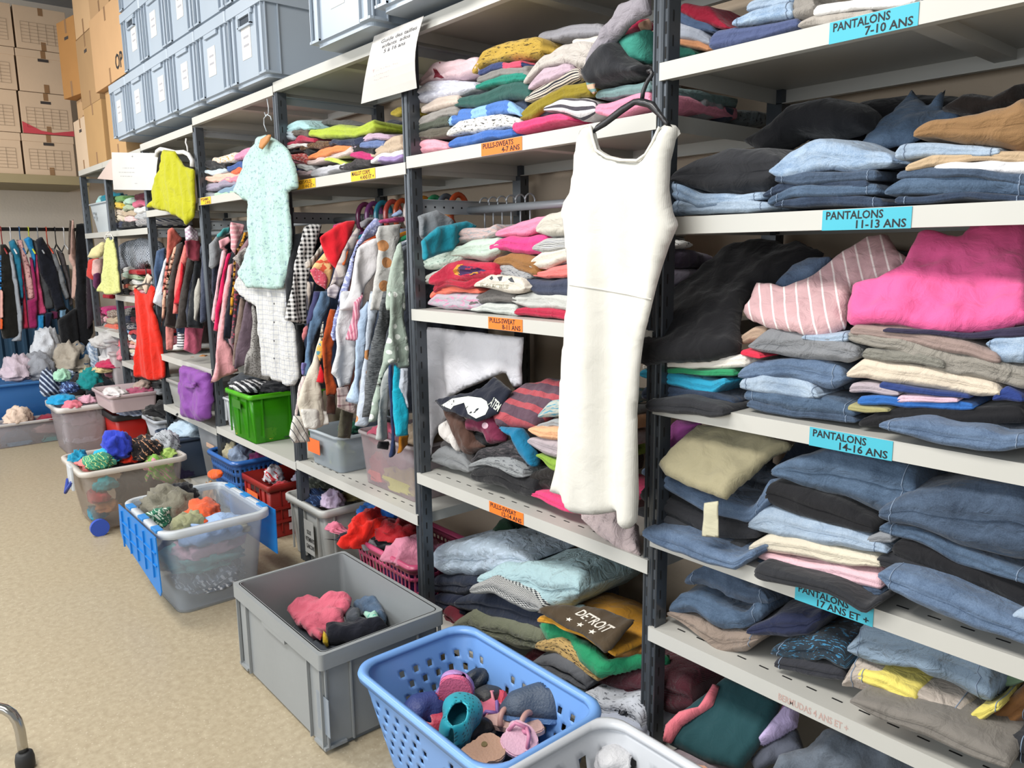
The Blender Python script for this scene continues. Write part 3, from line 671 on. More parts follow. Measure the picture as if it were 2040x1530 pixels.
stack(VA4, 0.03, 'on the bermuda shelf', 'folded shorts on the bermuda shelf', [
 ([(640, 300), (760, 250), (900, 270), (1100, 330), (1150, 440), (1100, 560), (800, 480), (640, 430)], BLK, 'shorts', 'black shorts heaped at the back', dict(pf=1, plane=FR(.2), T=.14, R_=.08, rough=.01)),
 ([(185, 372, 405), (300, 402, 482), (450, 462, 592), (560, 475, 580), (640, 470, 540)], cloth('#8a7b70', bump=.8), 'shorts', 'tan shorts with a drawstring under denim ones', dict(rough=.007)),
 ([(178, 300, 385), (300, 240, 375), (450, 330, 472), (560, 380, 472), (680, 300, 400)], J_B, 'shorts', 'dark denim shorts with frayed waist and navy ties', dict(rough=.011, layers=3)),
 ([(265, 180, 232), (350, 130, 262), (500, 190, 330), (700, 280, 345)], J_D, 'shorts', 'indigo denim shorts on top of the left pile', dict(rough=.012, layers=3, depth=.25)),
 ([(605, 430, 485), (750, 380, 505), (880, 385, 522), (960, 350, 440)], cloth('#242a44'), 'shorts', 'navy cotton shorts with a blue tie', dict(rough=.01)),
 ([(730, 540, 622), (850, 500, 642), (1000, 515, 645), (1110, 550, 705)], cloth('#27323c', 'print', '#3f7fa6', .03), 'shorts', 'dark sports shorts with cyan pattern', dict(rough=.01)),
 ([(750, 605, 662), (900, 630, 705), (1085, 670, 742)], cloth('#2f3036'), 'shorts', 'charcoal shorts under the sports shorts'),
 ([(1140, 812, 842), (1300, 852, 942), (1600, 962, 1082), (1950, 1120, 1200)], cloth('#77726c'), 'shorts', 'grey brown shorts at the base of the right pile', dict(y=-.03)),
 ([(1500, 925, 985), (1800, 1005, 1105), (2080, 1065, 1200)], CHAR, 'shorts', 'black shorts at the lower right', dict(y=.02)),
 ([(1195, 802, 832), (1400, 862, 922), (1700, 925, 985)], cloth('#a97a4c'), 'shorts', 'orange brown shorts in the right pile'),
 ([(1700, 960, 1005), (1900, 830, 1035), (2070, 720, 965)], cloth('#7d5633'), 'shorts', 'rust brown shorts behind the right pile', dict(y=.08)),
 ([(1087, 705, 765), (1135, 620, 785), (1400, 762, 852), (1715, 885, 995)], cloth('#aba096', bump=.7), 'shorts', 'beige shorts under the yellow pair', dict(layers=3)),
 ([(1158, 662, 722), (1300, 702, 772), (1480, 782, 862)], cloth('#d9c968'), 'shorts', 'pale yellow shorts edge'),
 ([(1715, 935, 945), (1800, 870, 950), (1905, 840, 892)], cloth('#cdbf62'), 'shorts', 'yellow shorts right of the grey blue ones', dict(y=.04)),
 ([(1880, 690, 780), (1960, 680, 760), (2030, 690, 730)], cloth('#7f9a7c'), 'shorts', 'sage green shorts behind the grey blue ones', dict(y=.12)),
 ([(1110, 530, 585), (1200, 440, 645), (1450, 455, 725), (1700, 530, 865), (1870, 640, 900)], cloth('#7c8ea0', bump=.9), 'shorts', 'large grey blue cotton shorts topmost on the right pile', dict(rough=.013, depth=.32)),
])
stack(VA4, 0.03, 'on the bottom shelf under the bermudas', 'clothes on the bottom shelf', [
 ([(900, 1060), (1000, 980), (1250, 1040), (1500, 1130), (1700, 1190), (1720, 1260), (700, 1260), (760, 1120)], cloth('#4d535c', 'denim', '#76808c'), 'trousers', 'streaky grey blue trousers spread at the front', dict(pf=1, plane=TL(.03, .20, .7), T=.09, R_=.06, rough=.012, wave=(.01, 25))),
 ([(640, 1050), (740, 930), (800, 860), (870, 880), (860, 960), (740, 1030), (680, 1060)], cloth('#b9a9cf'), 'shirt', 'lilac and white top beside the teal garment', dict(pf=1, plane=TL(.06, .22, .7), T=.05, R_=.03)),
 ([(745, 930), (790, 850), (840, 880), (780, 940)], cloth('#8a4a86'), 'shirt', 'magenta top corner beside the teal garment', dict(pf=1, plane=TL(.10, .25, .7), T=.04, R_=.03)),
 ([(160, 1040), (172, 965), (250, 890), (345, 865), (420, 740), (455, 750), (420, 850), (260, 960), (195, 1050)], cloth('#d3707c'), 'shirt', 'coral pink top peeping out behind the teal garment', dict(pf=1, plane=TL(.07, .27, .7), T=.04, R_=.03)),
 ([(185, 985), (255, 895), (380, 800), (490, 705), (640, 760), (775, 845), (740, 935), (650, 1070), (560, 1190), (400, 1150), (195, 1060)], cloth('#1f4247', bump=.3), 'shirt', 'dark teal garment lying in a smooth square fold', dict(pf=1, plane=TL(.02, .20, .75), T=.045, R_=.022)),
 ([(610, 1125), (740, 1000), (860, 975), (905, 1110), (760, 1140), (640, 1190)], cloth('#565a66'), 'shorts', 'slate grey shorts folded in front', dict(pf=1, plane=TL(-.02, .16, .5), T=.04, R_=.03, rough=.007)),
 ([(150, 1090), (260, 1080), (420, 1130), (540, 1200), (180, 1230)], cloth('#8e8288'), 'shirt', 'mauve grey garment below the teal one', dict(pf=1, plane=TL(-.02, .14, .5), T=.05, R_=.03, rough=.008)),
 ([(205, 1130), (330, 1130), (420, 1180), (420, 1260), (205, 1260)], cloth('#d9a58e'), 'shirt', 'peach top at the floor edge', dict(pf=1, plane=TL(-.06, .12, .4), T=.05, R_=.03, rough=.008)),
])

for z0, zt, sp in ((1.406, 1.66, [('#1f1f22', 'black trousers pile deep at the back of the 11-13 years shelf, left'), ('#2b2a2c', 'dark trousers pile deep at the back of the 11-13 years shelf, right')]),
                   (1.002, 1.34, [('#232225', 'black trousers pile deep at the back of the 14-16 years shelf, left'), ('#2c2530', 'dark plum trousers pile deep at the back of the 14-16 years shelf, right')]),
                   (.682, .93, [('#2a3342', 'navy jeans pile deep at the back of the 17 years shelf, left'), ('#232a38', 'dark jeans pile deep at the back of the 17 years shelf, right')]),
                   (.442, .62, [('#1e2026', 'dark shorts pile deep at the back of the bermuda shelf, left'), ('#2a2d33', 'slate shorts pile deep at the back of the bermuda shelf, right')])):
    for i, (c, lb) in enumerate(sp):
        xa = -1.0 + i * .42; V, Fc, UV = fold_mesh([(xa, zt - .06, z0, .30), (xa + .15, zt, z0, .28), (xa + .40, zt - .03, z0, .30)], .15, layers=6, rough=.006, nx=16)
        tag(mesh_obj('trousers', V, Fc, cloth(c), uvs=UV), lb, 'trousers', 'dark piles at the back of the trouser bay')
# ================================================================ sweaters in the second bay
VB1 = View(800, 0, .2647); VB2 = View(800, 380, .2647); VB3 = View(800, 720, .2647); VB4 = View(800, 1060, .3072)
def P1(y, z, s=.8): return TL(y, z, s)
stack(VB1, 0.03, 'on the 4-7 years sweater shelf', 'folded sweaters on the 4-7 years shelf', [
 ([(1640, 20), (1870, -40), (1880, 110), (1720, 200), (1600, 330), (1440, 520), (1390, 560), (1400, 440), (1500, 250), (1600, 120)], cloth('#8f8a92', bump=.8), 'cardigan', 'grey lilac cardigan sleeve hanging diagonally', dict(pf=1, plane=FR(.03), T=.04, R_=.03, rough=.006)),
 ([(1560, 250), (1650, 215), (1780, 180), (1860, 140), (1880, 230), (1700, 270), (1560, 340), (1530, 400)], cloth('#a81f45'), 'sweater', 'raspberry red sweater near the tall post', dict(pf=1, plane=FR(.12), T=.06, R_=.04)),
 ([(1650, 320), (1700, 270), (1800, 240), (1870, 220), (1870, 480), (1780, 480), (1700, 400)], cloth('#3f8f7f'), 'sweater', 'sea green sweater near the tall post', dict(pf=1, plane=FR(.08), T=.08, R_=.05)),
 ([(1780, 180), (1860, 135), (1870, 230), (1800, 235)], cloth('#c9a48c'), 'shirt', 'small peach top above the sea green sweater', dict(pf=1, plane=FR(.09), T=.03, R_=.02)),
 ([(1420, 560), (1500, 420), (1580, 325), (1660, 320), (1720, 420), (1800, 490), (1870, 490), (1870, 580), (1700, 620), (1500, 670), (1450, 660)], CHAR, 'sweater', 'charcoal sweater bulging beside the tall post', dict(pf=1, plane=FR(.05), T=.12, R_=.07, rough=.006)),
 ([(5, 1060, 1160), (60, 1050, 1168), (180, 1050, 1148), (335, 1058, 1112)], cloth('#e39cab'), 'sweater', 'candy pink sweater at the bottom left corner'),
 ([(330, 1060, 1118), (450, 1015, 1092), (650, 985, 1055), (835, 950, 1010)], cloth('#4069b0'), 'sweater', 'cobalt blue sweater at the bottom'),
 ([(828, 925, 1008), (1000, 882, 968), (1150, 868, 938), (1258, 895, 918)], cloth('#df4474'), 'sweater', 'hot pink sweater above the orange sticker'),
 ([(105, 1000, 1048), (200, 960, 1052), (345, 940, 1032)], cloth('#5a554b'), 'sweater', 'dark taupe sweater at the left'),
 ([(110, 930, 1002), (200, 890, 965), (345, 870, 950)], cloth('#4a4f45'), 'sweater', 'dark olive sweater at the left'),
 ([(108, 900, 960), (150, 850, 930), (280, 812, 890), (405, 770, 860)], cloth('#8b8783'), 'sweater', 'mid grey sweater slanting at the left'),
 ([(140, 800, 855), (250, 740, 832), (415, 715, 790)], cloth('#c4b5aa'), 'sweater', 'beige fluffy sweater at the left'),
 ([(340, 965, 1020), (420, 900, 1018), (550, 865, 1000), (720, 850, 985), (830, 885, 975), (885, 905, 940)], cloth('#d6d3cc', 'print', '#2a2a2e', .035), 'sweater', 'white sweater with black cartoon print'),
 ([(340, 880, 950), (420, 812, 925), (620, 775, 872), (750, 752, 855), (885, 850, 885)], cloth('#4a73b8', 'stripev', '#86b0e0', .16), 'sweater', 'sky and royal blue hooded sweater'),
 ([(740, 760, 802), (850, 740, 842), (930, 722, 850)], cloth('#3b4558'), 'sweater', 'slate navy sweater tucked behind the blue one', dict(y=.05)),
 ([(392, 745, 805), (500, 690, 792), (700, 640, 762), (870, 600, 745), (948, 650, 735)], cloth('#2f5550', bump=.4), 'sweater', 'bottle green sweater'),
 ([(550, 625, 672), (750, 570, 642), (930, 550, 612)], cloth('#1f7f6e'), 'sweater', 'emerald teal sweater'),
 ([(565, 580, 622), (700, 520, 602), (940, 470, 582)], cloth('#827f7c'), 'sweater', 'mouse grey sweater'),
 ([(565, 530, 572), (700, 480, 532), (900, 440, 500)], cloth('#34406a', 'stripev', '#c94a63', .2), 'sweater', 'navy sweater with a red stripe'),
 ([(70, 690, 762), (150, 600, 782), (300, 590, 745), (430, 600, 702), (550, 620, 680)], cloth('#c5c6d4', 'floral', '#d5d7e2', .05), 'sweater', 'puffy pale lilac sweater'),
 ([(130, 570, 642), (200, 452, 620), (350, 430, 602), (460, 425, 570), (560, 410, 540)], cloth('#d8bcc2'), 'sweater', 'pale pink sweater with bear face', dict(y=.05)),
 ([(525, 505, 562), (600, 372, 482), (750, 300, 472), (960, 265, 432), (1030, 280, 405)], cloth('#b39440', 'print', '#5b4a22', .045), 'sweater', 'mustard yellow sweater with cartoon print', dict(y=.05)),
 ([(1030, 240, 325), (1200, 200, 305), (1450, 170, 262), (1525, 200, 245)], cloth('#8d8c92'), 'sweater', 'grey sweater topmost in the middle', dict(y=.1)),
 ([(925, 560, 625), (1030, 400, 502), (1200, 330, 475), (1350, 300, 500), (1440, 290, 560)], cloth('#bdb6b0', bump=.8), 'sweater', 'oatmeal crumpled sweater', dict(rough=.009)),
 ([(1280, 290, 330), (1400, 260, 400), (1520, 235, 420)], cloth('#cdc8c0'), 'sweater', 'ivory sweater under the grey cardigan', dict(y=.05)),
 ([(955, 640, 682), (1050, 500, 622), (1200, 470, 562), (1270, 480, 530)], cloth('#b9a3b0'), 'sweater', 'mauve pink sweater under the oatmeal one'),
 ([(912, 720, 768), (1050, 610, 742), (1200, 530, 662), (1330, 500, 592)], cloth('#cdbfb2', 'stripeh', '#20242f', .045), 'sweater', 'cream and navy striped sweater'),
 ([(1000, 720, 770), (1200, 640, 700), (1330, 560, 640), (1390, 570, 620)], cloth('#2c2b25'), 'sweater', 'black sweater under the striped one', dict(y=.05)),
 ([(885, 840, 900), (950, 760, 890), (1080, 700, 810), (1220, 640, 750), (1400, 600, 712)], cloth('#877723'), 'sweater', 'olive mustard sweater'),
 ([(905, 880, 910), (1050, 830, 885), (1210, 820, 880)], cloth('#39333f'), 'sweater', 'aubergine sweater behind the hot pink one', dict(y=.05)),
 ([(1080, 810, 850), (1200, 742, 862), (1320, 730, 905), (1445, 770, 865)], cloth('#d4d0d2', 'stripeh', '#47434c', .12), 'sweater', 'white sweater with grey cuff stripes'),
 ([(1448, 690, 752), (1600, 650, 742), (1860, 590, 690)], cloth('#6f8a8b'), 'sweater', 'sage blue sweater near the tall post', dict(layers=3)),
 ([(1440, 790, 865), (1600, 730, 862), (1780, 672, 805), (1870, 670, 780)], cloth('#df8aa4'), 'sweater', 'rose pink sweater at the right end'),
], rough=.006)
puff(VB1, [(1385, 590), (1430, 568), (1465, 600), (1450, 650), (1470, 690), (1440, 712), (1400, 670)], *FR(.015), cloth('#c9a58c', 'stripeh', '#6f8f8c', .018), 'badge', 'rainbow curl badge between mustard and charcoal sweaters', T=.008, R_=.01, cat='badge')
stack(VB2, 0.03, 'on the 8-11 years sweater shelf', 'folded sweaters on the 8-11 years shelf', [
 ([(140, 400), (250, 280), (430, 235), (530, 265), (400, 330), (200, 400), (140, 460)], cloth('#1a8198'), 'sweater', 'teal sweater at the back left', dict(pf=1, plane=FR(.12), T=.08, R_=.04)),
 ([(200, 830, 872), (260, 772, 892), (400, 768, 897), (570, 765, 902)], cloth('#a8a3ab', 'floral', '#c58aa5', .08), 'sweater', 'grey sweater with pink patch at the bottom left'),
 ([(215, 780, 812), (260, 722, 792), (400, 715, 772), (565, 740, 772)], cloth('#e0705c'), 'sweater', 'coral sweater above the grey one'),
 ([(220, 690, 772), (400, 665, 722), (640, 640, 722)], cloth('#a32137'), 'sweater', 'crimson sweater with yellow piping', dict(rough=.008, y=.018)),
 ([(200, 640, 705), (300, 550, 702), (450, 520, 690), (690, 545, 650)], cloth('#b0223d'), 'sweater', 'crimson football shirt with purple and yellow crest', dict(rough=.006, y=.012)),
 ([(150, 640, 712), (220, 600, 690), (440, 505, 560)], cloth('#d5d3cc', 'stripeh', '#3d4a44', .022), 'sweater', 'white sweater hem with green stripe at the left', dict(y=.04)),
 ([(160, 520, 600), (260, 440, 600), (440, 400, 520)], cloth('#b5c4b9', 'print', '#7c9488', .05), 'sweater', 'mint sweater with a round blue badge', dict(y=.035)),
 ([(370, 455, 475), (480, 372, 522), (600, 360, 552), (705, 360, 485)], cloth('#b4c4b8'), 'sweater', 'plain mint sweater with a round neckline'),
 ([(155, 430, 452), (250, 330, 442), (450, 282, 400), (710, 262, 350)], cloth('#b9a3a0', 'floral', '#98989c', .06), 'sweater', 'rose grey tie dye sweater', dict(y=.06)),
 ([(700, 290, 335), (850, 240, 352), (1000, 200, 312), (1110, 170, 222)], cloth('#d4819e'), 'sweater', 'candy pink sweater', dict(y=.05)),
 ([(985, 250, 322), (1080, 170, 347), (1240, 138, 350), (1500, 140, 350)], cloth('#bdb8ad'), 'sweater', 'stone coloured sweater beside the white dress'),
 ([(650, 400, 462), (780, 352, 472), (1060, 340, 490)], cloth('#cf3f7d'), 'sweater', 'magenta pink sweater with raised lettering'),
 ([(980, 400, 432), (1060, 350, 452), (1240, 345, 442), (1500, 345, 440)], cloth('#c9c8c4', 'stripeh', '#55575c', .03), 'sweater', 'white and grey striped sweater beside the white dress'),
 ([(965, 520, 592), (1050, 430, 582), (1240, 420, 522), (1500, 420, 520)], cloth('#cbc5ba'), 'sweater', 'cream sweater beside the white dress'),
 ([(1050, 545, 582), (1140, 500, 575), (1300, 500, 560)], cloth('#8d7f83'), 'sweater', 'grey sweater with red lining', dict(y=.045)),
 ([(680, 500, 562), (780, 462, 562), (900, 470, 622), (1015, 500, 652)], cloth('#8c6238'), 'sweater', 'camel brown sweater'),
 ([(640, 600, 642), (760, 540, 662), (950, 595, 672)], cloth('#9a9a9c', 'print', '#4d5157', .03), 'sweater', 'grey sweater with insect print'),
 ([(550, 690, 722), (650, 632, 742), (850, 652, 772), (915, 700, 745)], cloth('#cdc6ba'), 'sweater', 'cream sweater with butterflies and lettering', dict(y=.008)),
 ([(990, 610, 642), (1100, 570, 652), (1240, 560, 658), (1500, 560, 655)], cloth('#e0726e'), 'sweater', 'salmon pink sweater beside the white dress'),
 ([(888, 682, 702), (1000, 660, 782), (1250, 660, 802), (1500, 660, 800)], cloth('#3b4154', bump=.4), 'sweater', 'slate navy sweatshirt'),
 ([(500, 830, 862), (620, 765, 862), (780, 742, 855), (865, 780, 842)], cloth('#63605e'), 'sweater', 'dark taupe sweater in the lower middle'),
 ([(525, 880, 902), (650, 850, 922), (865, 850, 938)], cloth('#b7bbb6'), 'sweater', 'pale grey sweater at the bottom centre'),
 ([(815, 800, 832), (950, 770, 892), (1245, 790, 912), (1500, 800, 930)], cloth('#b5b6b2'), 'sweater', 'light grey sweater above the crimson one'),
 ([(855, 880, 932), (1000, 870, 952), (1245, 890, 978), (1500, 920, 990)], cloth('#a82641'), 'sweater', 'crimson sweater at the bottom right'),
], rough=.006)
puff(VB2, [(385, 600), (430, 550), (560, 560), (620, 620), (520, 640), (430, 635)], *FR(.012), cloth('#3c2350', 'print', '#d98a2c', .04), 'crest', None, T=.01, R_=.01, parent=bpy.data.objects.new('tmp', None)) if False else None
stack(VB3, 0.04, 'on the 12-14 years sweater shelf', 'clothes on the 12-14 years shelf', [
 ([(190, 720, 765), (280, 650, 805), (420, 700, 855), (500, 790, 855)], cloth('#77797b'), 'sweater', 'grey marl sweater at the left end'),
 ([(275, 590, 655), (400, 590, 745), (540, 690, 785)], cloth('#4b4848'), 'sweater', 'dark grey sweater above the grey marl one', dict(y=.06)),
 ([(305, 470), (350, 440), (420, 560), (455, 690), (400, 640), (320, 560)], cloth('#cdc8c4'), 'shirt', 'cream top between grey and brown garments', dict(pf=1, plane=FR(.06), T=.05, R_=.03)),
 ([(310, 355), (400, 375), (500, 440), (560, 590), (640, 640), (520, 705), (445, 665), (380, 500)], cloth('#4a332b'), 'sweater', 'chocolate brown sweater sleeve', dict(pf=1, plane=FR(.05), T=.05, R_=.04)),
 ([(500, 425), (690, 390), (745, 480), (790, 600), (700, 620), (640, 545), (520, 515)], cloth('#6d2741'), 'sweater', 'burgundy sweater with a round white badge', dict(pf=1, plane=FR(.06), T=.06, R_=.04)),
 ([(560, 520), (640, 540), (720, 620), (620, 640), (540, 600)], BLK, 'sweater', 'black garment under the burgundy sweater', dict(pf=1, plane=FR(.08), T=.06, R_=.04)),
 ([(245, 290), (500, 240), (600, 215), (700, 112), (845, 235), (740, 355), (720, 385), (560, 445), (480, 425), (310, 362)], cloth('#191d2b', bump=.35), 't_shirt', 'navy t shirt with white print spread on the pile', dict(pf=1, plane=TL(.06, .885, .9), T=.025, R_=.03, cat='shirt')),
 ([(740, 485), (900, 500), (1000, 680), (1030, 790), (970, 795), (900, 690), (850, 570)], cloth('#186f95'), 'sweater', 'petrol blue sweater sleeve', dict(pf=1, plane=FR(.05), T=.06, R_=.04)),
 ([(520, 730, 755), (620, 640, 745), (780, 590, 762), (900, 640, 782), (960, 760, 800)], cloth('#2c2b2f', 'floral', '#4a4448', .05), 'sweater', 'black sweater with pink cord', dict(rough=.012)),
 ([(500, 770, 792), (620, 732, 792), (780, 732, 862), (920, 832, 882)], cloth('#85888a', 'print', '#4b4d52', .05), 'trousers', 'light grey joggers with letter print', dict(y=.02)),
 ([(500, 800, 905), (700, 790, 955), (900, 870, 1018), (1000, 910, 1020)], BLK, 'sweater', 'black sweater at the front edge', dict(y=.02)),
 ([(930, 840, 950), (1100, 800, 975), (1200, 830, 990)], cloth('#1b1716'), 'sweater', 'brown black sweater beside the white dress'),
 ([(965, 975, 1012), (1100, 990, 1072), (1250, 1050, 1142), (1390, 1130, 1182)], cloth('#d43d6e'), 'sweater', 'raspberry pink sweater under the white dress hem', dict(y=.02)),
 ([(1000, 695, 722), (1130, 740, 832), (1250, 800, 860)], cloth('#7d9c3a'), 'sweater', 'lime green sweater beside the white dress'),
 ([(935, 580, 622), (1050, 562, 702), (1160, 600, 732), (1300, 640, 760)], cloth('#a59a9f'), 'sweater', 'lilac grey sweater beside the white dress'),
 ([(940, 505, 532), (1050, 490, 572), (1160, 500, 602), (1300, 520, 630)], cloth('#d6a37c'), 'sweater', 'peach sweater beside the white dress'),
 ([(1015, 470, 492), (1150, 430, 502), (1300, 440, 510)], cloth('#8f9294'), 'sweater', 'grey marl sweater under the striped one', dict(y=.06)),
 ([(690, 430), (720, 380), (780, 330), (860, 250), (960, 185), (1180, 150), (1300, 160), (1300, 300), (1060, 445), (1010, 492), (870, 485), (720, 485)], cloth('#5b4552', 'stripeh', '#a34a52', .05), 'sweater', 'coral and plum striped sweater', dict(pf=1, plane=TL(.07, .84, .8), T=.07, R_=.05)),
 ([(1030, 380, 425), (1100, 310, 425), (1250, 300, 430)], cloth('#aab0a8', 'floral', '#4f8ea6', .06), 'sweater', 'white floral sweater beside the white dress', dict(y=.06)),
 ([(1360, 1200), (1390, 1150), (1600, 1150), (1790, 1250), (1790, 1440), (1600, 1375), (1480, 1290)], cloth('#bfaeae', bump=.9), 'sweater', 'pale pink and cream garment under the white dress hem', dict(pf=1, plane=TL(.04, .64, .5), T=.06, R_=.04, rough=.012)),
], rough=.006)
# prints and lettering lying on the cloth surface itself
def lay_on(target, pts2, faces, col, name, lift=.0012, cuts=0):
    """flat shape measured as (u, v) points, laid onto the front surface of a garment"""
    from mathutils.bvhtree import BVHTree
    bv = BVHTree.FromPolygons([v.co.copy() for v in target.data.vertices], [tuple(p.vertices) for p in target.data.polygons])
    bm = bmesh.new(); vs = [bm.verts.new((u, v, 0)) for u, v in pts2]
    for f in faces:
        try: bm.faces.new([vs[i] for i in f])
        except ValueError: pass
    if cuts: bmesh.ops.triangulate(bm, faces=bm.faces[:]); bmesh.ops.subdivide_edges(bm, edges=bm.edges[:], cuts=cuts, use_grid_fill=True); bmesh.ops.triangulate(bm, faces=bm.faces[:])
    dead = []
    for v in bm.verts:
        d = Vector(ray(v.co.x, v.co.y)).normalized(); h = bv.ray_cast(Vector(CAM), d)
        if h[0]: v.co = h[0] - d * lift
        else: dead.append(v)
    bmesh.ops.delete(bm, geom=dead, context='VERTS')
    return bobj(name, bm, plain(col, .8, name='print_ink'), target)
def on_cloth(vw, polys, target, col, name):
    P, Fc = [], []
    for poly in polys: k = len(P); P += [vw(*q) for q in poly]; Fc.append(tuple(range(k, k + len(poly))))
    return lay_on(target, P, Fc, col, name, cuts=4)
def text_on(vw, text, c00, c10, c01, c11, target, col, name='lettering'):
    """lettering between four read points: baseline left and right, cap line left and right"""
    tv, tf = text_mesh([(text, 0, 0, 1.0)], 1); mx = max(v[0] for v in tv); my = max(v[1] for v in tv); P = []
    for x, y in tv:
        s, t = x / mx, max(0, y / my); P.append(vw(*[(c00[i] * (1 - s) + c10[i] * s) * (1 - t) + (c01[i] * (1 - s) + c11[i] * s) * t for i in (0, 1)]))
    return lay_on(target, P, tf, col, name)
def find(lbl):
    return next(o for o in bpy.data.objects if lbl in str(o.get('label', '')))
NV = find('navy t shirt with white print')
on_cloth(VB3, [[(300, 330), (380, 280), (500, 262), (600, 275), (640, 300), (655, 350), (630, 400), (560, 430), (500, 395), (560, 340), (470, 310), (390, 335), (370, 360)]], NV, '#d8ddd2', 'shirt_print')
text_on(VB3, 'ATEM', (652, 325), (722, 380), (690, 262), (752, 322), NV, '#c9cec4')
on_cloth(VB3, [[(628 + 24 * math.cos(t), 483 + 24 * math.sin(t)) for t in np.linspace(0, 6.0, 14)]], find('burgundy sweater'), '#c9a8b4', 'badge')
VBs = find('crimson football shirt')
on_cloth(VB2, [[(410, 600), (440, 560), (560, 575), (640, 600), (520, 640), (430, 636)]], VBs, '#3c2350', 'crest')
on_cloth(VB2, [[(385, 600), (420, 556), (468, 552), (430, 575), (412, 600), (440, 640), (400, 630)], [(500, 620), (570, 610), (580, 622), (520, 634)]], VBs, '#c98a2a', 'crest_trim')
text_on(VB2, 'YELLOW BUTTERFLIES', (588, 722), (800, 736), (592, 696), (805, 708), find('cream sweater with butterflies'), '#8d8a78')
on_cloth(VB2, [[(660, 660), (680, 640), (690, 660), (675, 672)], [(720, 650), (760, 642), (750, 675), (735, 680)], [(800, 665), (830, 650), (850, 690), (820, 685)]], find('cream sweater with butterflies'), '#3c4046', 'butterfly_print')
text_on(VB2, 'BOSTON', (815, 445), (965, 458), (818, 420), (968, 430), find('magenta pink sweater'), '#b02a68') if False else None
on_cloth(VB1, [[(235, 515), (262, 520), (290, 560), (320, 585), (300, 590), (265, 580), (240, 590), (250, 555)], [(283, 468), (292, 466), (292, 476), (284, 477)], [(336, 452), (345, 450), (346, 460), (337, 461)]], find('pale pink sweater with bear face'), '#7d2436', 'face_print')
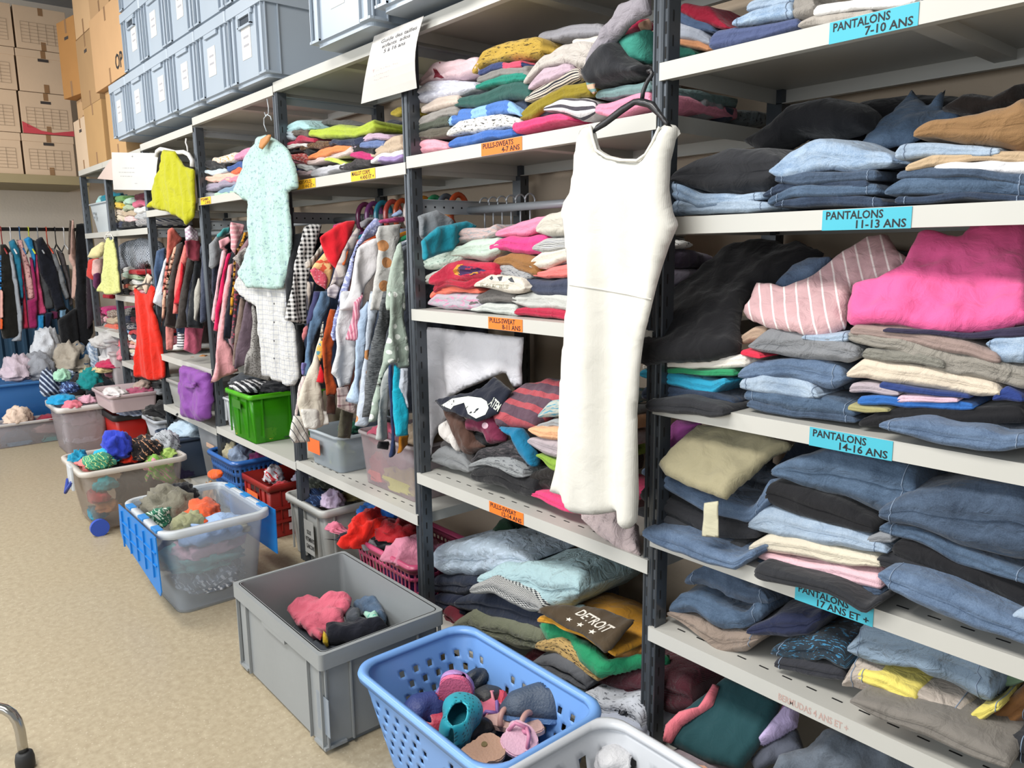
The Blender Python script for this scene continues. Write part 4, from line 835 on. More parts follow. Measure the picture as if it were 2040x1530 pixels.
# white sheets hanging under the middle shelf
puff(V0, [(843, 650), (935, 660), (1041, 672), (1038, 720), (1035, 768), (1019, 775), (1008, 742), (960, 760), (900, 790), (884, 836), (872, 870), (866, 906), (850, 904), (845, 780)], (0, .14, 0), (0, -1, 0), cloth('#dddce2', bump=.4), 'white_sheet', 'white cotton sheet hanging below the 8-11 years sweater shelf', T=.02, R_=.02, wave=(.012, 34), cat='sheet', hem=2)
stack(VB4, 0.05, 'heaped under the sweater bay', 'clothes heaped under the sweater bay', [
 ([(175, 290, 405), (330, 280, 425), (480, 310, 400)], cloth('#262d3d'), 'trousers', 'dark navy trousers with a cream cuff ring', dict(y=.1)),
 ([(180, 405, 480), (330, 430, 565), (400, 470, 570)], cloth('#20263a'), 'trousers', 'midnight blue trousers', dict(y=.08)),
 ([(248, 480, 570), (300, 490, 640), (380, 560, 660)], cloth('#6a2733'), 'sweater', 'dark red sweater by the grey crate', dict(y=.06)),
 ([(230, 610, 700), (300, 600, 740), (370, 650, 740)], cloth('#a39c8e'), 'trousers', 'stone beige trousers by the grey crate', dict(y=.04)),
 ([(780, 790, 860), (860, 760, 850), (920, 780, 830)], cloth('#5d1f2c'), 'sweater', 'maroon sweater showing between olive and tiger print', dict(y=.08)),
 ([(162, 170, 210), (230, 100, 270), (400, 60, 310), (560, 65, 290), (720, 120, 240), (803, 165, 215)], cloth('#9dabb8', 'floral', '#a9b7c6', .09, bump=.8), 'sweater', 'pale blue grey sweatshirt topmost', dict(rough=.010, depth=.3, y=.09)),
 ([(330, 430, 480), (500, 400, 585), (700, 430, 645), (905, 520, 655)], cloth('#252c3c', bump=.4), 'trousers', 'long navy sweatpants', dict(y=.05)),
 ([(440, 350, 410), (600, 300, 425), (800, 400, 532), (900, 480, 538)], cloth('#c3c3c0', 'check', '#22242a', .016), 'shirt', 'black and white triangle patterned top', dict(y=.015)),
 ([(480, 285, 335), (620, 225, 400), (850, 235, 500), (1000, 250, 525), (1100, 290, 470), (1137, 350, 420)], cloth('#9db8bd', bump=.9), 'shirt', 'pale mint shirt draped across the heap', dict(rough=.010, depth=.28, y=.04)),
 ([(920, 505), (1050, 470), (1180, 472), (1210, 492), (1080, 512), (960, 528)], cloth('#9db8bd'), 'shirt', 'pale mint sleeve stretched towards the wall', dict(pf=1, plane=FR(.10), T=.03, R_=.02)),
 ([(330, 580, 655), (450, 510, 705), (700, 610, 765), (905, 640, 790)], cloth('#6a6d5b', bump=.8), 'trousers', 'olive green trousers', dict(rough=.010, y=.03)),
 ([(1260, 790), (1400, 740), (1530, 690), (1660, 730), (1600, 830), (1400, 850)], cloth('#9a6a35'), 'sweater', 'ochre sweater behind the post', dict(pf=1, plane=FR(.12), T=.08, R_=.05)),
 ([(890, 600), (930, 585), (1010, 592), (1100, 650), (1250, 725), (1360, 830), (1530, 805), (1740, 800), (1740, 850), (1530, 880), (1275, 940), (1150, 835), (1080, 705), (940, 702)], cloth('#23855a', 'floral', '#1f7a52', .08), 'sweater', 'green sweatshirt with black and pink print', dict(pf=1, plane=TL(.03, .26, .6), T=.06, R_=.04, rough=.006)),
 ([(885, 545), (960, 520), (1060, 508), (1230, 508), (1400, 550), (1530, 605), (1460, 700), (1385, 800), (1340, 828), (1200, 705), (1000, 605)], cloth('#463a2b', bump=.3), 'sweater', 'dark brown sweatshirt with white lettering and stars', dict(pf=1, plane=TL(.02, .34, .6), T=.03, R_=.03, off=.02)),
 ([(882, 545, 588), (1000, 572, 622), (1150, 635, 690), (1280, 720, 780), (1385, 785, 830)], cloth('#c28a28'), 'sweater', 'mustard yellow sweater edge under the brown one', dict(y=-.01, depth=.25)),
 ([(868, 720, 765), (1000, 705, 815), (1100, 750, 880), (1200, 870, 960), (1255, 930, 992)], cloth('#a98c58', 'print', '#2a201a', .03), 'shirt', 'tiger print top', dict(y=.0)),
 ([(838, 820, 865), (950, 810, 945), (1080, 860, 1000), (1175, 950, 1045)], cloth('#5b5d62'), 'sweater', 'grey marl sweater behind the blue basket', dict(y=-.02)),
 ([(1198, 980, 1065), (1300, 915, 1120), (1500, 880, 1200), (1680, 890, 1240), (1860, 960, 1220)], cloth('#4d1a26', kind='knit', bump=.8), 'sweater', 'burgundy cable knit sweater behind the post', dict(y=.04, rough=.008)),
 ([(1160, 1040, 1085), (1300, 1105, 1190), (1450, 1110, 1300), (1530, 1180, 1360)], cloth('#b9bdc6', 'print', '#6a6d75', .04), 'shirt', 'white top with black lettering beside the post', dict(y=-.03, rough=.008)),
 ([(1230, 1190, 1240), (1350, 1200, 1360), (1520, 1300, 1420)], cloth('#aab0bf'), 'trousers', 'pale blue white trousers behind the white basket', dict(y=-.05, rough=.008)),
], rough=.006)
DT = find('dark brown sweatshirt')
text_on(VB4, 'DETROIT', (1120, 528), (1310, 655), (1180, 500), (1390, 618), DT, '#cfc8bd')
def star(cx, cy, r, k=.6):
    return [(cx + r * (1 if i % 2 == 0 else .42) * math.cos(i * math.pi / 5 - 1.2), cy + k * r * (1 if i % 2 == 0 else .42) * math.sin(i * math.pi / 5 - 1.2)) for i in range(10)]
on_cloth(VB4, [star(1085, 566, 24), star(1158, 600, 27), star(1236, 646, 29)], DT, '#cfc8bd', 'star_print')
text_on(VB4, 'NNIE', (1375, 1150), (1475, 1290), (1425, 1108), (1520, 1250), find('white top with black lettering'), '#3a3a3e')
# ================================================================ garments hanging on the rails
VH1 = View(560, 380, .1569); VH2 = View(560, 580, .2222); VC1 = View(380, 150, .2418); VC2 = View(380, 420, .2483); VC3 = View(380, 750, .2614)
VL1 = View(0, 0, .2614); VL2 = View(0, 350, .2614); VL3 = View(0, 680, .2614); VE1 = View(140, 280, .2222); VE2 = View(140, 600, .2484); VFR = View(100, 760, .2091); VW = View(0, 440, .3008)
def px(v, pts): return [v(*p) for p in pts]
def hang(poly, x, m, name, label, group, T=.022, wave=.008, rough=.006, k=60, cat=None, **kw):
    if isinstance(m, str): m = cloth(m)
    return puff(V0, poly, (x, 0, 0), (1, 0, 0), m, name, label, T=T, R_=.014, wave=(wave, k), rough=rough, cell=.011, group=group, cat=cat, hem=2, **kw)
def hanger(x, y0, y1, zr, col, label, group, hook=True, drop=.10, fat=.006, wide=False):
    """clothes hanger in the plane x, hook over the rail at height zr"""
    t = thing('hanger', label, 'hanger', (x, (y0 + y1) / 2, zr - drop), 0, group); m = plain(col, .3, name='hanger_plastic'); c = (y1 - y0) / 2
    bm = bmesh.new(); tube(bm, [(0, -c, -.055), (0, -c * .6, -.02), (0, 0, .012), (0, c * .6, -.02), (0, c, -.055), (0, c * .5, -.065), (0, -c * .5, -.065)], fat, 8, closed=True)
    bobj('shoulder_bar', bm, m, t, True)
    bm = bmesh.new(); r = .021; P = [(0, 0, .012), (0, 0, drop - .02)] + [(0, r * math.cos(a) - (r if 0 else 0) + 0, drop + r * math.sin(a)) for a in np.linspace(-1.4, 3.0, 9)]
    tube(bm, P, fat * (1.0 if wide else .45), 8); bobj('hook', bm, m if wide else GALV, t, True)
    return t
GC = 'shirts hanging in the rail bay'
lst = [ # poly, x, material, name, label
 (px(VH2, [(965, 0), (1095, 0), (1105, 300), (1150, 540), (1145, 680), (1080, 695), (1050, 640), (965, 640), (900, 820), (865, 1170), (775, 1175), (850, 900), (900, 700), (935, 480), (975, 300)]) , -2.165, cloth('#9ba99e', 'dots', '#dfe4de', .035), 'shirt', 'sage green shirt with tiny pearl dots hanging by the post'),
 (px(VH1, [(1480, 700), (1530, 640), (1550, 900), (1560, 1330), (1570, 1520), (1360, 1520), (1370, 1180), (1440, 800)]), -2.175, cloth('#a3b0a5', 'dots', '#dfe4de', .035), 'blouse', 'pale sage blouse shoulder above the sage green shirt'),
 (px(VH2, [(1065, 690), (1130, 690), (1135, 1080), (1100, 1000), (1060, 860)]), -2.15, '#c3cad6', 'shirt', 'white blue shirt sliver beside the turquoise sleeve'),
 (px(VH2, [(1002, 650), (1062, 690), (1068, 860), (1110, 1010), (1138, 1100), (1130, 1290), (1020, 1302), (1005, 1080)]), -2.16, '#14a3bd', 'sweater', 'turquoise sweater sleeve hanging low by the post'),
 (px(VH2, [(1060, 1300), (1145, 1280), (1150, 1380), (1100, 1430), (1030, 1455)]), -2.19, '#b0701c', 'trousers', 'mustard trouser leg hanging below the turquoise sleeve'),
 (px(VH2, [(965, 650), (1005, 660), (1008, 1080), (1022, 1300), (1042, 1465), (1020, 1492), (962, 1492), (985, 1300), (968, 1100)]), -2.20, '#2c3a5e', 'trousers', 'navy trouser leg reaching down to the clear box'),
 (px(VH2, [(900, 760), (968, 660), (970, 1330), (930, 1350), (842, 1330), (862, 1170)]), -2.225, '#a7aaa9', 'shirt', 'light grey long shirt behind the sage green one'),
 (px(VH2, [(872, 1345), (968, 1345), (962, 1425), (875, 1415)]), -2.245, '#151417', 'trousers', 'black hem showing under the light grey shirt'),
 (px(VH2, [(930, 0), (975, 0), (985, 300), (930, 500), (900, 720), (850, 930), (800, 1130), (745, 1140), (760, 850), (780, 600), (830, 400), (880, 160)]), -2.27, cloth('#5f6265', 'melange', '#3c3f42'), 'sweater', 'dark grey marl sweater between sage and dotted shirts'),
 (px(VH1, [(1240, 450), (1530, 420), (1515, 620), (1465, 690), (1440, 820), (1400, 1080), (1330, 1330), (1280, 1520), (1130, 1520), (1180, 1290), (1220, 1000), (1240, 720), (1200, 560)]), -2.305, cloth('#bdbcb9', 'dots', '#b07b4f', .075), 'blouse', 'off white blouse with large tan dots'),
 (px(VH2, [(800, 0), (920, 0), (870, 180), (830, 400), (790, 560), (770, 800), (775, 1190), (720, 1215), (655, 1205), (700, 1000), (720, 700), (760, 400), (780, 180)]), -2.32, cloth('#b3bcc9', 'dots', '#b07b4f', .07), 'blouse', 'pale long blouse with tan dots down to the boxes'),
 (px(VH2, [(705, 180), (790, 60), (775, 380), (740, 700), (720, 820), (690, 1015), (585, 990), (640, 800), (672, 560), (690, 300)]), -2.36, '#aec2da', 'shirt', 'light blue shirt front hanging open'),
 (px(VH2, [(540, 0), (690, 0), (705, 180), (690, 300), (670, 560), (630, 840), (510, 870), (490, 780), (447, 735), (478, 570), (490, 380), (520, 200)]), -2.42, '#cfd0d4', 'shirt', 'white shirt with a pointed lower hem'),
 (px(VH1, [(1040, 680), (1150, 610), (1230, 600), (1240, 720), (1200, 1000), (1090, 1200), (1020, 1520), (740, 1520), (850, 1350), (900, 1100), (930, 850), (975, 730)]), -2.40, cloth('#d5d3d6', bump=.3), 'shirt', 'soft white shirt with a broad round sleeve'),
 (px(VH2, [(640, 100), (730, 0), (700, 150), (690, 300), (665, 448), (583, 438), (620, 300)]), -2.385, cloth('#b46a80', 'stripev', '#d4a0ac', .008), 'shirt', 'pink red fine striped shirt beneath the white sleeve'),
 (px(VH1, [(1070, 480), (1200, 340), (1290, 380), (1280, 440), (1200, 560), (980, 700), (930, 850), (900, 1050), (850, 1330), (720, 1500), (700, 1500), (790, 1250), (870, 900), (960, 640)]), -2.46, cloth('#8d94bd', 'floral', '#b9bedb', .018), 'blouse', 'lilac blue floral blouse with a gathered collar'),
 (px(VH2, [(540, 0), (625, 0), (560, 150), (535, 270), (520, 440), (455, 445), (440, 390), (480, 260), (510, 120)]), -2.48, cloth('#7d86b5', 'floral', '#b3b9da', .018), 'blouse', 'lower edge of the lilac blue floral garment'),
 (px(VH1, [(905, 540), (960, 470), (1020, 500), (960, 640), (880, 850), (800, 1120), (740, 1240), (680, 1180), (600, 1240), (640, 1130), (700, 980), (760, 760), (830, 650)]), -2.52, cloth('#b3a9a4', 'plaid', '#7a7078', .05), 'shirt', 'beige shirt with a thin dark line pattern'),
 (px(VH1, [(590, 1240), (680, 1180), (750, 1230), (700, 1370), (600, 1340)]), -2.50, cloth('#beb6ba', 'plaid', '#6d6570', .05), 'shirt', 'checked shirt cuff turned up'),
 (px(VH1, [(810, 780), (870, 710), (850, 850), (790, 980), (770, 930)]), -2.505, '#b35628', 'sweater', 'rust orange stripe of a sweater between the shirts'),
 (px(VH1, [(495, 590), (720, 425), (820, 385), (945, 375), (900, 560), (830, 650), (740, 830), (690, 1010), (600, 900), (545, 740)]), -2.56, cloth('#cf1f2c', bump=.25), 'sweater', 'bright red top with smooth folded front'),
 (px(VH1, [(635, 440), (720, 415), (820, 390), (720, 470), (640, 490)]), -2.60, '#b8266a', 'sweater', 'magenta collar behind the red top'),
 (px(VH1, [(500, 840), (545, 780), (620, 860), (650, 900), (660, 1020), (620, 1130), (570, 1250), (470, 1180), (370, 1050), (430, 930)]), -2.62, cloth('#d9b07a', 'floral', '#c4523a', .05), 'blouse', 'orange and yellow flower print blouse below the red top'),
 (px(VH1, [(365, 1010), (420, 970), (560, 1060), (610, 1150), (570, 1260), (450, 1170)]), -2.61, cloth('#d4586a', 'dots', '#e89aa6', .01), 'blouse', 'coral pink dotted cuff of a blouse'),
 (px(VH1, [(300, 910), (430, 800), (520, 670), (560, 740), (420, 950), (310, 990)]), -2.66, cloth('#b3aca4', 'stripev', '#6d6860', .02), 'shirt', 'grey and cream striped sleeve'),
 (px(VH2, [(440, 160), (490, 165), (480, 400), (455, 640), (470, 760), (497, 860), (490, 935), (415, 940), (385, 760), (362, 590), (375, 420)]), -2.58, '#a1441c', 'trousers', 'rust orange corduroy trouser leg'),
 (px(VH2, [(415, 930), (490, 930), (480, 1105), (418, 1105)]), -2.585, '#33190f', 'trousers', 'dark brown cuff under the rust orange leg'),
 (px(VH2, [(360, 650), (385, 760), (375, 828), (325, 818), (345, 700)]), -2.61, '#b81420', 'shirt', 'small bright red hem between cream skirt and rust leg'),
 (px(VH2, [(330, 500), (375, 400), (370, 560), (345, 640), (320, 560)]), -2.60, cloth('#d2a04a', 'floral', '#4a7f8a', .03), 'blouse', 'orange flower edge beside the rust leg'),
 (px(VH2, [(385, 230), (375, 420), (345, 640), (340, 800), (400, 1000), (420, 1180), (330, 1225), (240, 1235), (190, 1150), (150, 1000), (190, 860), (270, 640), (340, 420)]), -2.66, '#c7bfb0', 'skirt', 'cream cotton skirt with gathered tiers'),
 (px(VH2, [(180, 1060), (300, 1050), (415, 1080), (420, 1190), (300, 1240), (210, 1230)]), -2.645, '#d3cfc8', 'skirt', 'white frilled hem below the cream skirt'),
 (px(VH2, [(100, 1110), (190, 1120), (250, 1230), (262, 1350), (95, 1358), (65, 1295)]), -2.70, cloth('#cdc9c2', 'diag', '#45484f', .022), 'skirt', 'white skirt hem with slanting dark pinstripes'),
 (px(VH2, [(180, 760), (250, 760), (200, 900), (140, 1110), (110, 1130), (140, 900)]), -2.72, cloth('#c9b9b6', 'pin', '#9a8a8c', .012), 'skirt', 'pale pink pinstriped skirt fold'),
 (px(VH2, [(350, 0), (440, 0), (430, 130), (380, 240), (310, 420), (270, 600), (240, 760), (185, 755), (200, 640), (240, 400), (290, 180)]), -2.74, cloth('#48627f', 'denim', '#6e8aa8'), 'shirt', 'faded blue denim shirt hanging open'),
 (px(VH2, [(290, 0), (350, 0), (300, 180), (240, 320), (230, 250), (260, 120)]), -2.76, cloth('#3b3c63'), 'shirt', 'purple blue checked shirt edge'),
 (px(VH2, [(180, 640), (250, 640), (240, 750), (185, 752)]), -2.73, cloth('#7069a0', 'plaid', '#3c4a80', .03), 'shirt', 'violet cuff of the denim coloured shirt'),
 (px(VH2, [(195, 330), (235, 300), (230, 400), (200, 460), (185, 400)]), -2.77, '#b56a6e', 'shirt', 'dusty rose hem beside the dark gap'),
 (px(VH1, [(340, 1150), (420, 1160), (400, 1330), (360, 1520), (320, 1520), (330, 1300)]), -2.78, cloth('#b5aaa0', 'stripev', '#4d4a50', .02), 'shirt', 'striped beige sleeve right of the gingham shirt'),
 (px(V0, [(608, 452), (620, 446), (641, 447), (636, 470), (628, 490), (622, 520), (613, 560), (611, 600), (613, 646), (590, 643), (569, 638), (573, 600), (579, 574), (588, 530), (596, 490)]), -2.82, cloth('#dcdad8', 'gingham', '#101013', .0165), 'shirt', 'black and white gingham shirt'),
 (px(V0, [(583, 468), (606, 462), (600, 480), (590, 530), (585, 570), (575, 620), (570, 560)]), -2.88, '#27292d', 'shirt', 'black top hanging behind the gingham shirt'),
 (px(VH1, [(110, 740), (170, 740), (210, 810), (150, 1050), (90, 1300), (60, 1500), (60, 1000)]), -2.92, '#c9cdd8', 'shirt', 'white shirt between mint romper and gingham'),
 (px(V0, [(589, 645), (608, 645), (606, 690), (600, 730), (596, 760), (592, 700)]), -2.86, '#0f1014', 'trousers', 'black trousers in the gap beside the gridded shirt'),
 (px(VH2, [(500, 870), (610, 850), (600, 980), (690, 1020), (665, 1100), (600, 1080), (505, 1045)]), -2.44, cloth('#b9a8a4', 'plaid', '#6a4a50', .035), 'shirt', 'pink plaid shirt tail below the white shirt'),
 (px(VH2, [(540, 1060), (660, 1095), (640, 1330), (500, 1310), (520, 1150)]), -2.47, '#4a473a', 'shorts', 'olive shorts with a round button'),
]
for poly, x, m, name, label in lst: hang(poly, x, m, name, label, GC)
def behind(xs, y0, y1, zt, zb, specs, group):
    for x, (c, lb) in zip(xs, specs):
        w_ = [(x, y0, zb), (x, y0 - .01, (zt + zb) / 2), (x, y0 + .06, zt - .10), (x, (y0 + y1) / 2 - .05, zt), (x, (y0 + y1) / 2 + .05, zt), (x, y1 - .04, zt - .08), (x, y1, (zt + zb) / 2), (x, y1, zb)]
        puff(V0, None, (x, 0, 0), (1, 0, 0), cloth(c) if isinstance(c, str) else c, 'shirt', lb, T=.022, R_=.014, wave=(.008, 50), rough=.006, group=group, world=w_, hem=2)
behind([-2.24, -2.345, -2.44, -2.545, -2.64, -2.80, -2.90, -2.97], .03, .42, 1.42, .78, [('#3a3f4a', 'slate shirt deep on the rail behind the sage green shirt'), ('#8a8f99', 'grey shirt deep on the rail behind the dotted blouse'), ('#6b7a92', 'dusty blue shirt deep on the rail behind the light blue one'), ('#a59a92', 'taupe shirt deep on the rail behind the white one'), ('#5a3a34', 'brown shirt deep on the rail behind the red top'), ('#24304a', 'navy shirt deep on the rail behind the denim shirt'), ('#1c1d22', 'black shirt deep on the rail behind the gingham one'), ('#3c4a66', 'blue grey shirt deep on the rail beside the left post')], GC)
cols = [('#6d2a52', 'plum purple'), ('#7b3f78', 'violet'), ('#1f7f96', 'teal'), ('#b8483f', 'coral red'), ('#b34a20', 'burnt orange'), ('#c9b9b4', 'milky white'), ('#c9801f', 'amber'), ('#2a8a5e', 'green'), ('#5b6470', 'slate grey'), ('#b9481f', 'orange')]
for i, (c, nm) in enumerate(cols):
    x = -2.80 + i * .070; t = thing('hanger', f'{nm} plastic hanger hooked over the rail above the shirts', 'hanger', (x, .24, 1.47), 0, 'bright hangers on the rail'); m = plain(c, .22, name='hanger_plastic', spec=.8)
    bm = bmesh.new(); tube(bm, [(0, .034 * math.cos(a), .005 + .05 * math.sin(a) if math.sin(a) > 0 else .005) for a in np.linspace(-.0, math.pi, 13)] + [(0, -.032, -.03), (0, -.015, -.055)], .010, 8); bobj('hook', bm, m, t, True)
    bm = bmesh.new(); tube(bm, [(0, -.19, -.11), (0, -.10, -.075), (0, -.015, -.05), (0, .10, -.075), (0, .19, -.11)], .008, 8); bobj('shoulder_bar', bm, m, t, True)
hang(px(VH1, [(1255, 370), (1450, 335), (1530, 330), (1530, 400), (1270, 415)]), -2.35, '#9a3a68', 'skirt', 'magenta waistband folded over a trouser hanger', GC, T=.03)
hang(px(VH1, [(1400, 300), (1510, 230), (1530, 320), (1400, 335)]), -2.33, '#7c8fae', 'shirt', 'blue grey collar just under the orange hanger', GC, T=.03)
hang(px(VH1, [(990, 400), (1110, 340), (1200, 345), (1060, 470), (1000, 470)]), -2.53, '#77757a', 'shirt', 'grey shirt collar behind the lilac blouse', GC, T=.03)
GD = 'clothes hanging behind the mint romper'
for poly, x, m, name, label in [
 (px(VC2, [(320, 90), (435, 108), (425, 180), (370, 270), (350, 350), (318, 300), (312, 180)]), -3.42, cloth('#d3929a', 'stripeh', '#e3b3b6', .02), 'dress', 'bunched striped pink dress top on its hanger'),
 (px(VC2, [(335, 380), (440, 285), (490, 380), (450, 455), (400, 475)]), -3.36, cloth('#9a938f', 'floral', '#6a6462', .012), 'blouse', 'grey lace collar beside the mint romper'),
 (px(VC2, [(490, 740), (530, 780), (540, 1000), (590, 1230), (650, 1370), (420, 1310), (440, 1200), (480, 1100)]), -3.36, cloth('#8f8c89', 'floral', '#5a5754', .012), 'dress', 'grey lace dress hem beside the gridded shirt'),
 (px(VC2, [(440, 720), (510, 760), (500, 900), (490, 1100), (440, 1230), (370, 1275), (345, 1262), (390, 1000)]), -3.42, '#5c4d57', 'dress', 'plum grey dress hanging under the romper'),
 (px(VC2, [(395, 690), (450, 715), (420, 900), (380, 1100), (360, 1262), (335, 1240), (350, 1050), (370, 850)]), -3.46, '#77665e', 'dress', 'taupe brown dress fold'),
 (px(VC2, [(370, 450), (425, 480), (400, 700), (365, 850), (345, 1090), (322, 1060), (330, 870), (350, 700)]), -3.50, cloth('#3d2f35', 'floral', '#8a3a4a', .03), 'dress', 'dark floral dress with red blossoms'),
 (px(VC2, [(365, 320), (400, 240), (430, 170), (465, 170), (420, 250), (375, 350), (358, 470), (355, 700), (338, 850), (318, 840), (335, 620), (345, 430)]), -3.53, '#c48a20', 'cardigan', 'mustard yellow cardigan edge'),
 (px(VC2, [(335, 470), (350, 600), (332, 860), (325, 1030), (262, 1022), (280, 850), (310, 640)]), -3.56, '#1b1c28', 'dress', 'black navy dress beside the mustard cardigan'),
 (px(VC2, [(300, 430), (345, 420), (315, 640), (272, 900), (268, 1030), (330, 1090), (375, 1285), (280, 1330), (160, 1385), (195, 1200), (225, 960), (245, 750), (285, 520)]), -3.60, '#e0a0a4', 'dress', 'long salmon pink dress with a flared hem'),
 (px(VC2, [(300, 340), (332, 335), (285, 520), (235, 780), (218, 970), (185, 960), (195, 800), (245, 520)]), -3.64, '#c21650', 'cardigan', 'magenta red cardigan front'),
 (px(VC2, [(250, 320), (300, 300), (262, 450), (215, 700), (185, 910), (158, 870), (180, 720), (228, 450)]), -3.68, '#d4a9b0', 'cardigan', 'pale pink cardigan sleeve'),
 (px(VC2, [(225, 240), (300, 205), (320, 240), (270, 290), (300, 330), (230, 300)]), -3.66, '#d69aa2', 'blouse', 'pale pink gathered collar'),
 (px(VC2, [(205, 190), (260, 140), (318, 130), (312, 175), (250, 210), (205, 215)]), -3.72, '#3f8f92', 'shirt', 'teal green top shoulder on the rail'),
 (px(VC2, [(150, 270), (205, 200), (255, 230), (270, 310), (230, 420), (170, 470), (150, 450)]), -3.76, '#7d8084', 'shirt', 'mid grey top hanging next to the post'),
 (px(VC2, [(165, 450), (240, 400), (220, 560), (190, 700), (165, 640)]), -3.80, '#363a4a', 'shirt', 'dark slate garment next to the post'),
]: hang(poly, x, m, name, label, GD)
behind([-3.2, -3.34, -3.55, -3.70, -3.86, -3.95], .04, .42, 1.42, .80, [('#2a2c34', 'black shirt deep on the rail behind the gridded shirt'), ('#7a7f86', 'grey shirt deep on the rail behind the romper'), ('#4a3540', 'wine shirt deep on the rail behind the salmon dress'), ('#33405a', 'navy shirt deep on the rail behind the magenta cardigan'), ('#8a6a72', 'mauve shirt deep on the rail behind the pale pink sleeve'), ('#2f333a', 'charcoal shirt deep on the rail next to the post')], GD)
GE = 'clothes hanging behind the lime green top'
for poly, x, m, name, label in [
 ([(368, 456), (378, 448), (394, 460), (396, 480), (380, 478), (370, 480)], -4.15, cloth('#b49ab0', 'check', '#d6cfd6', .02), 'blouse', 'lilac checked collar under the lime top'),
 ([(367, 480), (380, 474), (394, 465), (399, 490), (398, 520), (385, 520), (372, 512)], -4.20, '#8a3a48', 'hoodie', 'maroon hood beside the post'),
 ([(396, 548), (402, 570), (394, 640), (386, 637), (388, 580)], -4.12, '#a7a49c', 'cardigan', 'stone grey cardigan edge beside the post'),
 ([(402, 480), (408, 520), (412, 590), (412, 640), (398, 645), (400, 560)], -4.10, '#3a4052', 'cardigan', 'slate navy cardigan beside the post'),
 ([(392, 500), (402, 520), (404, 580), (406, 655), (372, 652), (378, 600), (384, 540)], -4.22, '#1e2125', 'cardigan', 'black cardigan with a zip'),
 ([(374, 510), (388, 505), (386, 540), (376, 580), (368, 620), (374, 652), (350, 655), (358, 590)], -4.28, '#3b3634', 'cardigan', 'dark brown grey jacket front'),
 ([(362, 520), (368, 530), (358, 607), (347, 605)], -4.33, '#b01826', 'cardigan', 'small crimson cardigan strip'),
 ([(367, 487), (380, 487), (370, 530), (357, 625), (343, 625), (347, 580), (356, 530)], -4.36, '#d4706a', 'cardigan', 'coral pink cardigan beside the red strip'),
 ([(353, 487), (368, 480), (354, 530), (347, 580), (354, 652), (326, 650), (332, 600), (342, 540)], -4.41, '#393230', 'jacket', 'dark chocolate jacket in the middle of the rail'),
 ([(345, 492), (357, 487), (344, 524), (333, 569), (329, 630), (321, 655), (323, 600), (335, 540)], -4.46, '#dba48c', 'cardigan', 'peach cardigan edge beside the chocolate jacket'),
 ([(333, 458), (344, 452), (364, 475), (350, 493), (337, 515), (328, 580), (322, 590), (331, 520)], -4.50, '#c4665a', 'hoodie', 'salmon hooded top with open hood'),
 ([(305, 603), (315, 560), (327, 520), (336, 507), (331, 560), (325, 614)], -4.56, '#c9ccd4', 'shirt', 'white shirt left end of the rail under the lime top'),
 ([(312, 500), (330, 492), (326, 530), (316, 560), (308, 590), (306, 540)], -4.62, '#3e5270', 'shirt', 'blue denim shirt left end of the rail'),
 ([(368, 650), (406, 650), (402, 698), (388, 706), (366, 697)], -4.30, '#bd5f76', 'skirt', 'rose pink skirt hanging below the black cardigan'),
 ([(330, 650), (347, 655), (345, 697), (332, 698)], -4.45, '#bf7670', 'trousers', 'salmon trouser leg hanging down to the shelf'),
 ([(354, 662), (369, 666), (367, 695), (353, 692)], -4.38, cloth('#cfd0d2', 'stripeh', '#3a3d45', .014), 'shirt', 'navy and white striped hem'),
]: hang(poly, x, m, name, label, GE, T=.03)
behind([-4.2, -4.38, -4.55, -4.75], .06, .42, 1.40, .84, [('#24262b', 'black jacket deep on the rail right of the peach cardigan'), ('#3a2f2e', 'dark brown jacket deep on the rail behind the coral one'), ('#5a6070', 'slate jacket deep on the rail behind the salmon hood'), ('#2c3a50', 'navy jacket deep on the rail at the left end')], GE)
# back rail of the sweater bay
for poly, x, m, name, label in [
 ([(836, 430), (870, 418), (905, 440), (900, 470), (850, 480), (838, 470)], -1.98, '#74797e', 'shirt', 'grey shirt hanging behind the 8-11 years sweaters'),
 ([(838, 480), (870, 452), (930, 440), (952, 450), (900, 500), (838, 520)], -1.94, '#197f93', 'shirt', 'teal shirt hanging behind the 8-11 years sweaters'),
]: hang(poly, x, m, name, label, 'shirts behind the sweater pile', T=.03)
for i, c in enumerate(['#6b2a4a', '#b9bcc0', '#a03058', '#d9d9dc', '#8b8f94', '#c0b4b8']):
    hanger(-2.04 + i * .045, .10, .40, 1.487, c, ['plum', 'silver', 'raspberry', 'white', 'grey', 'pale pink'][i] + ' hanger on the rail behind the sweater pile', 'hangers behind the sweater pile')
puff(View(800, 380, .2647), [(165, 222), (250, 180), (320, 135), (392, 170), (330, 218), (240, 240)], (0, .2, 0), (0, -1, 0), plain('#b0713a', .5, name='wood'), 'hanger', 'light orange wooden hanger behind the 8-11 years sweaters', T=.012, R_=.01, cat='hanger', rough=0)

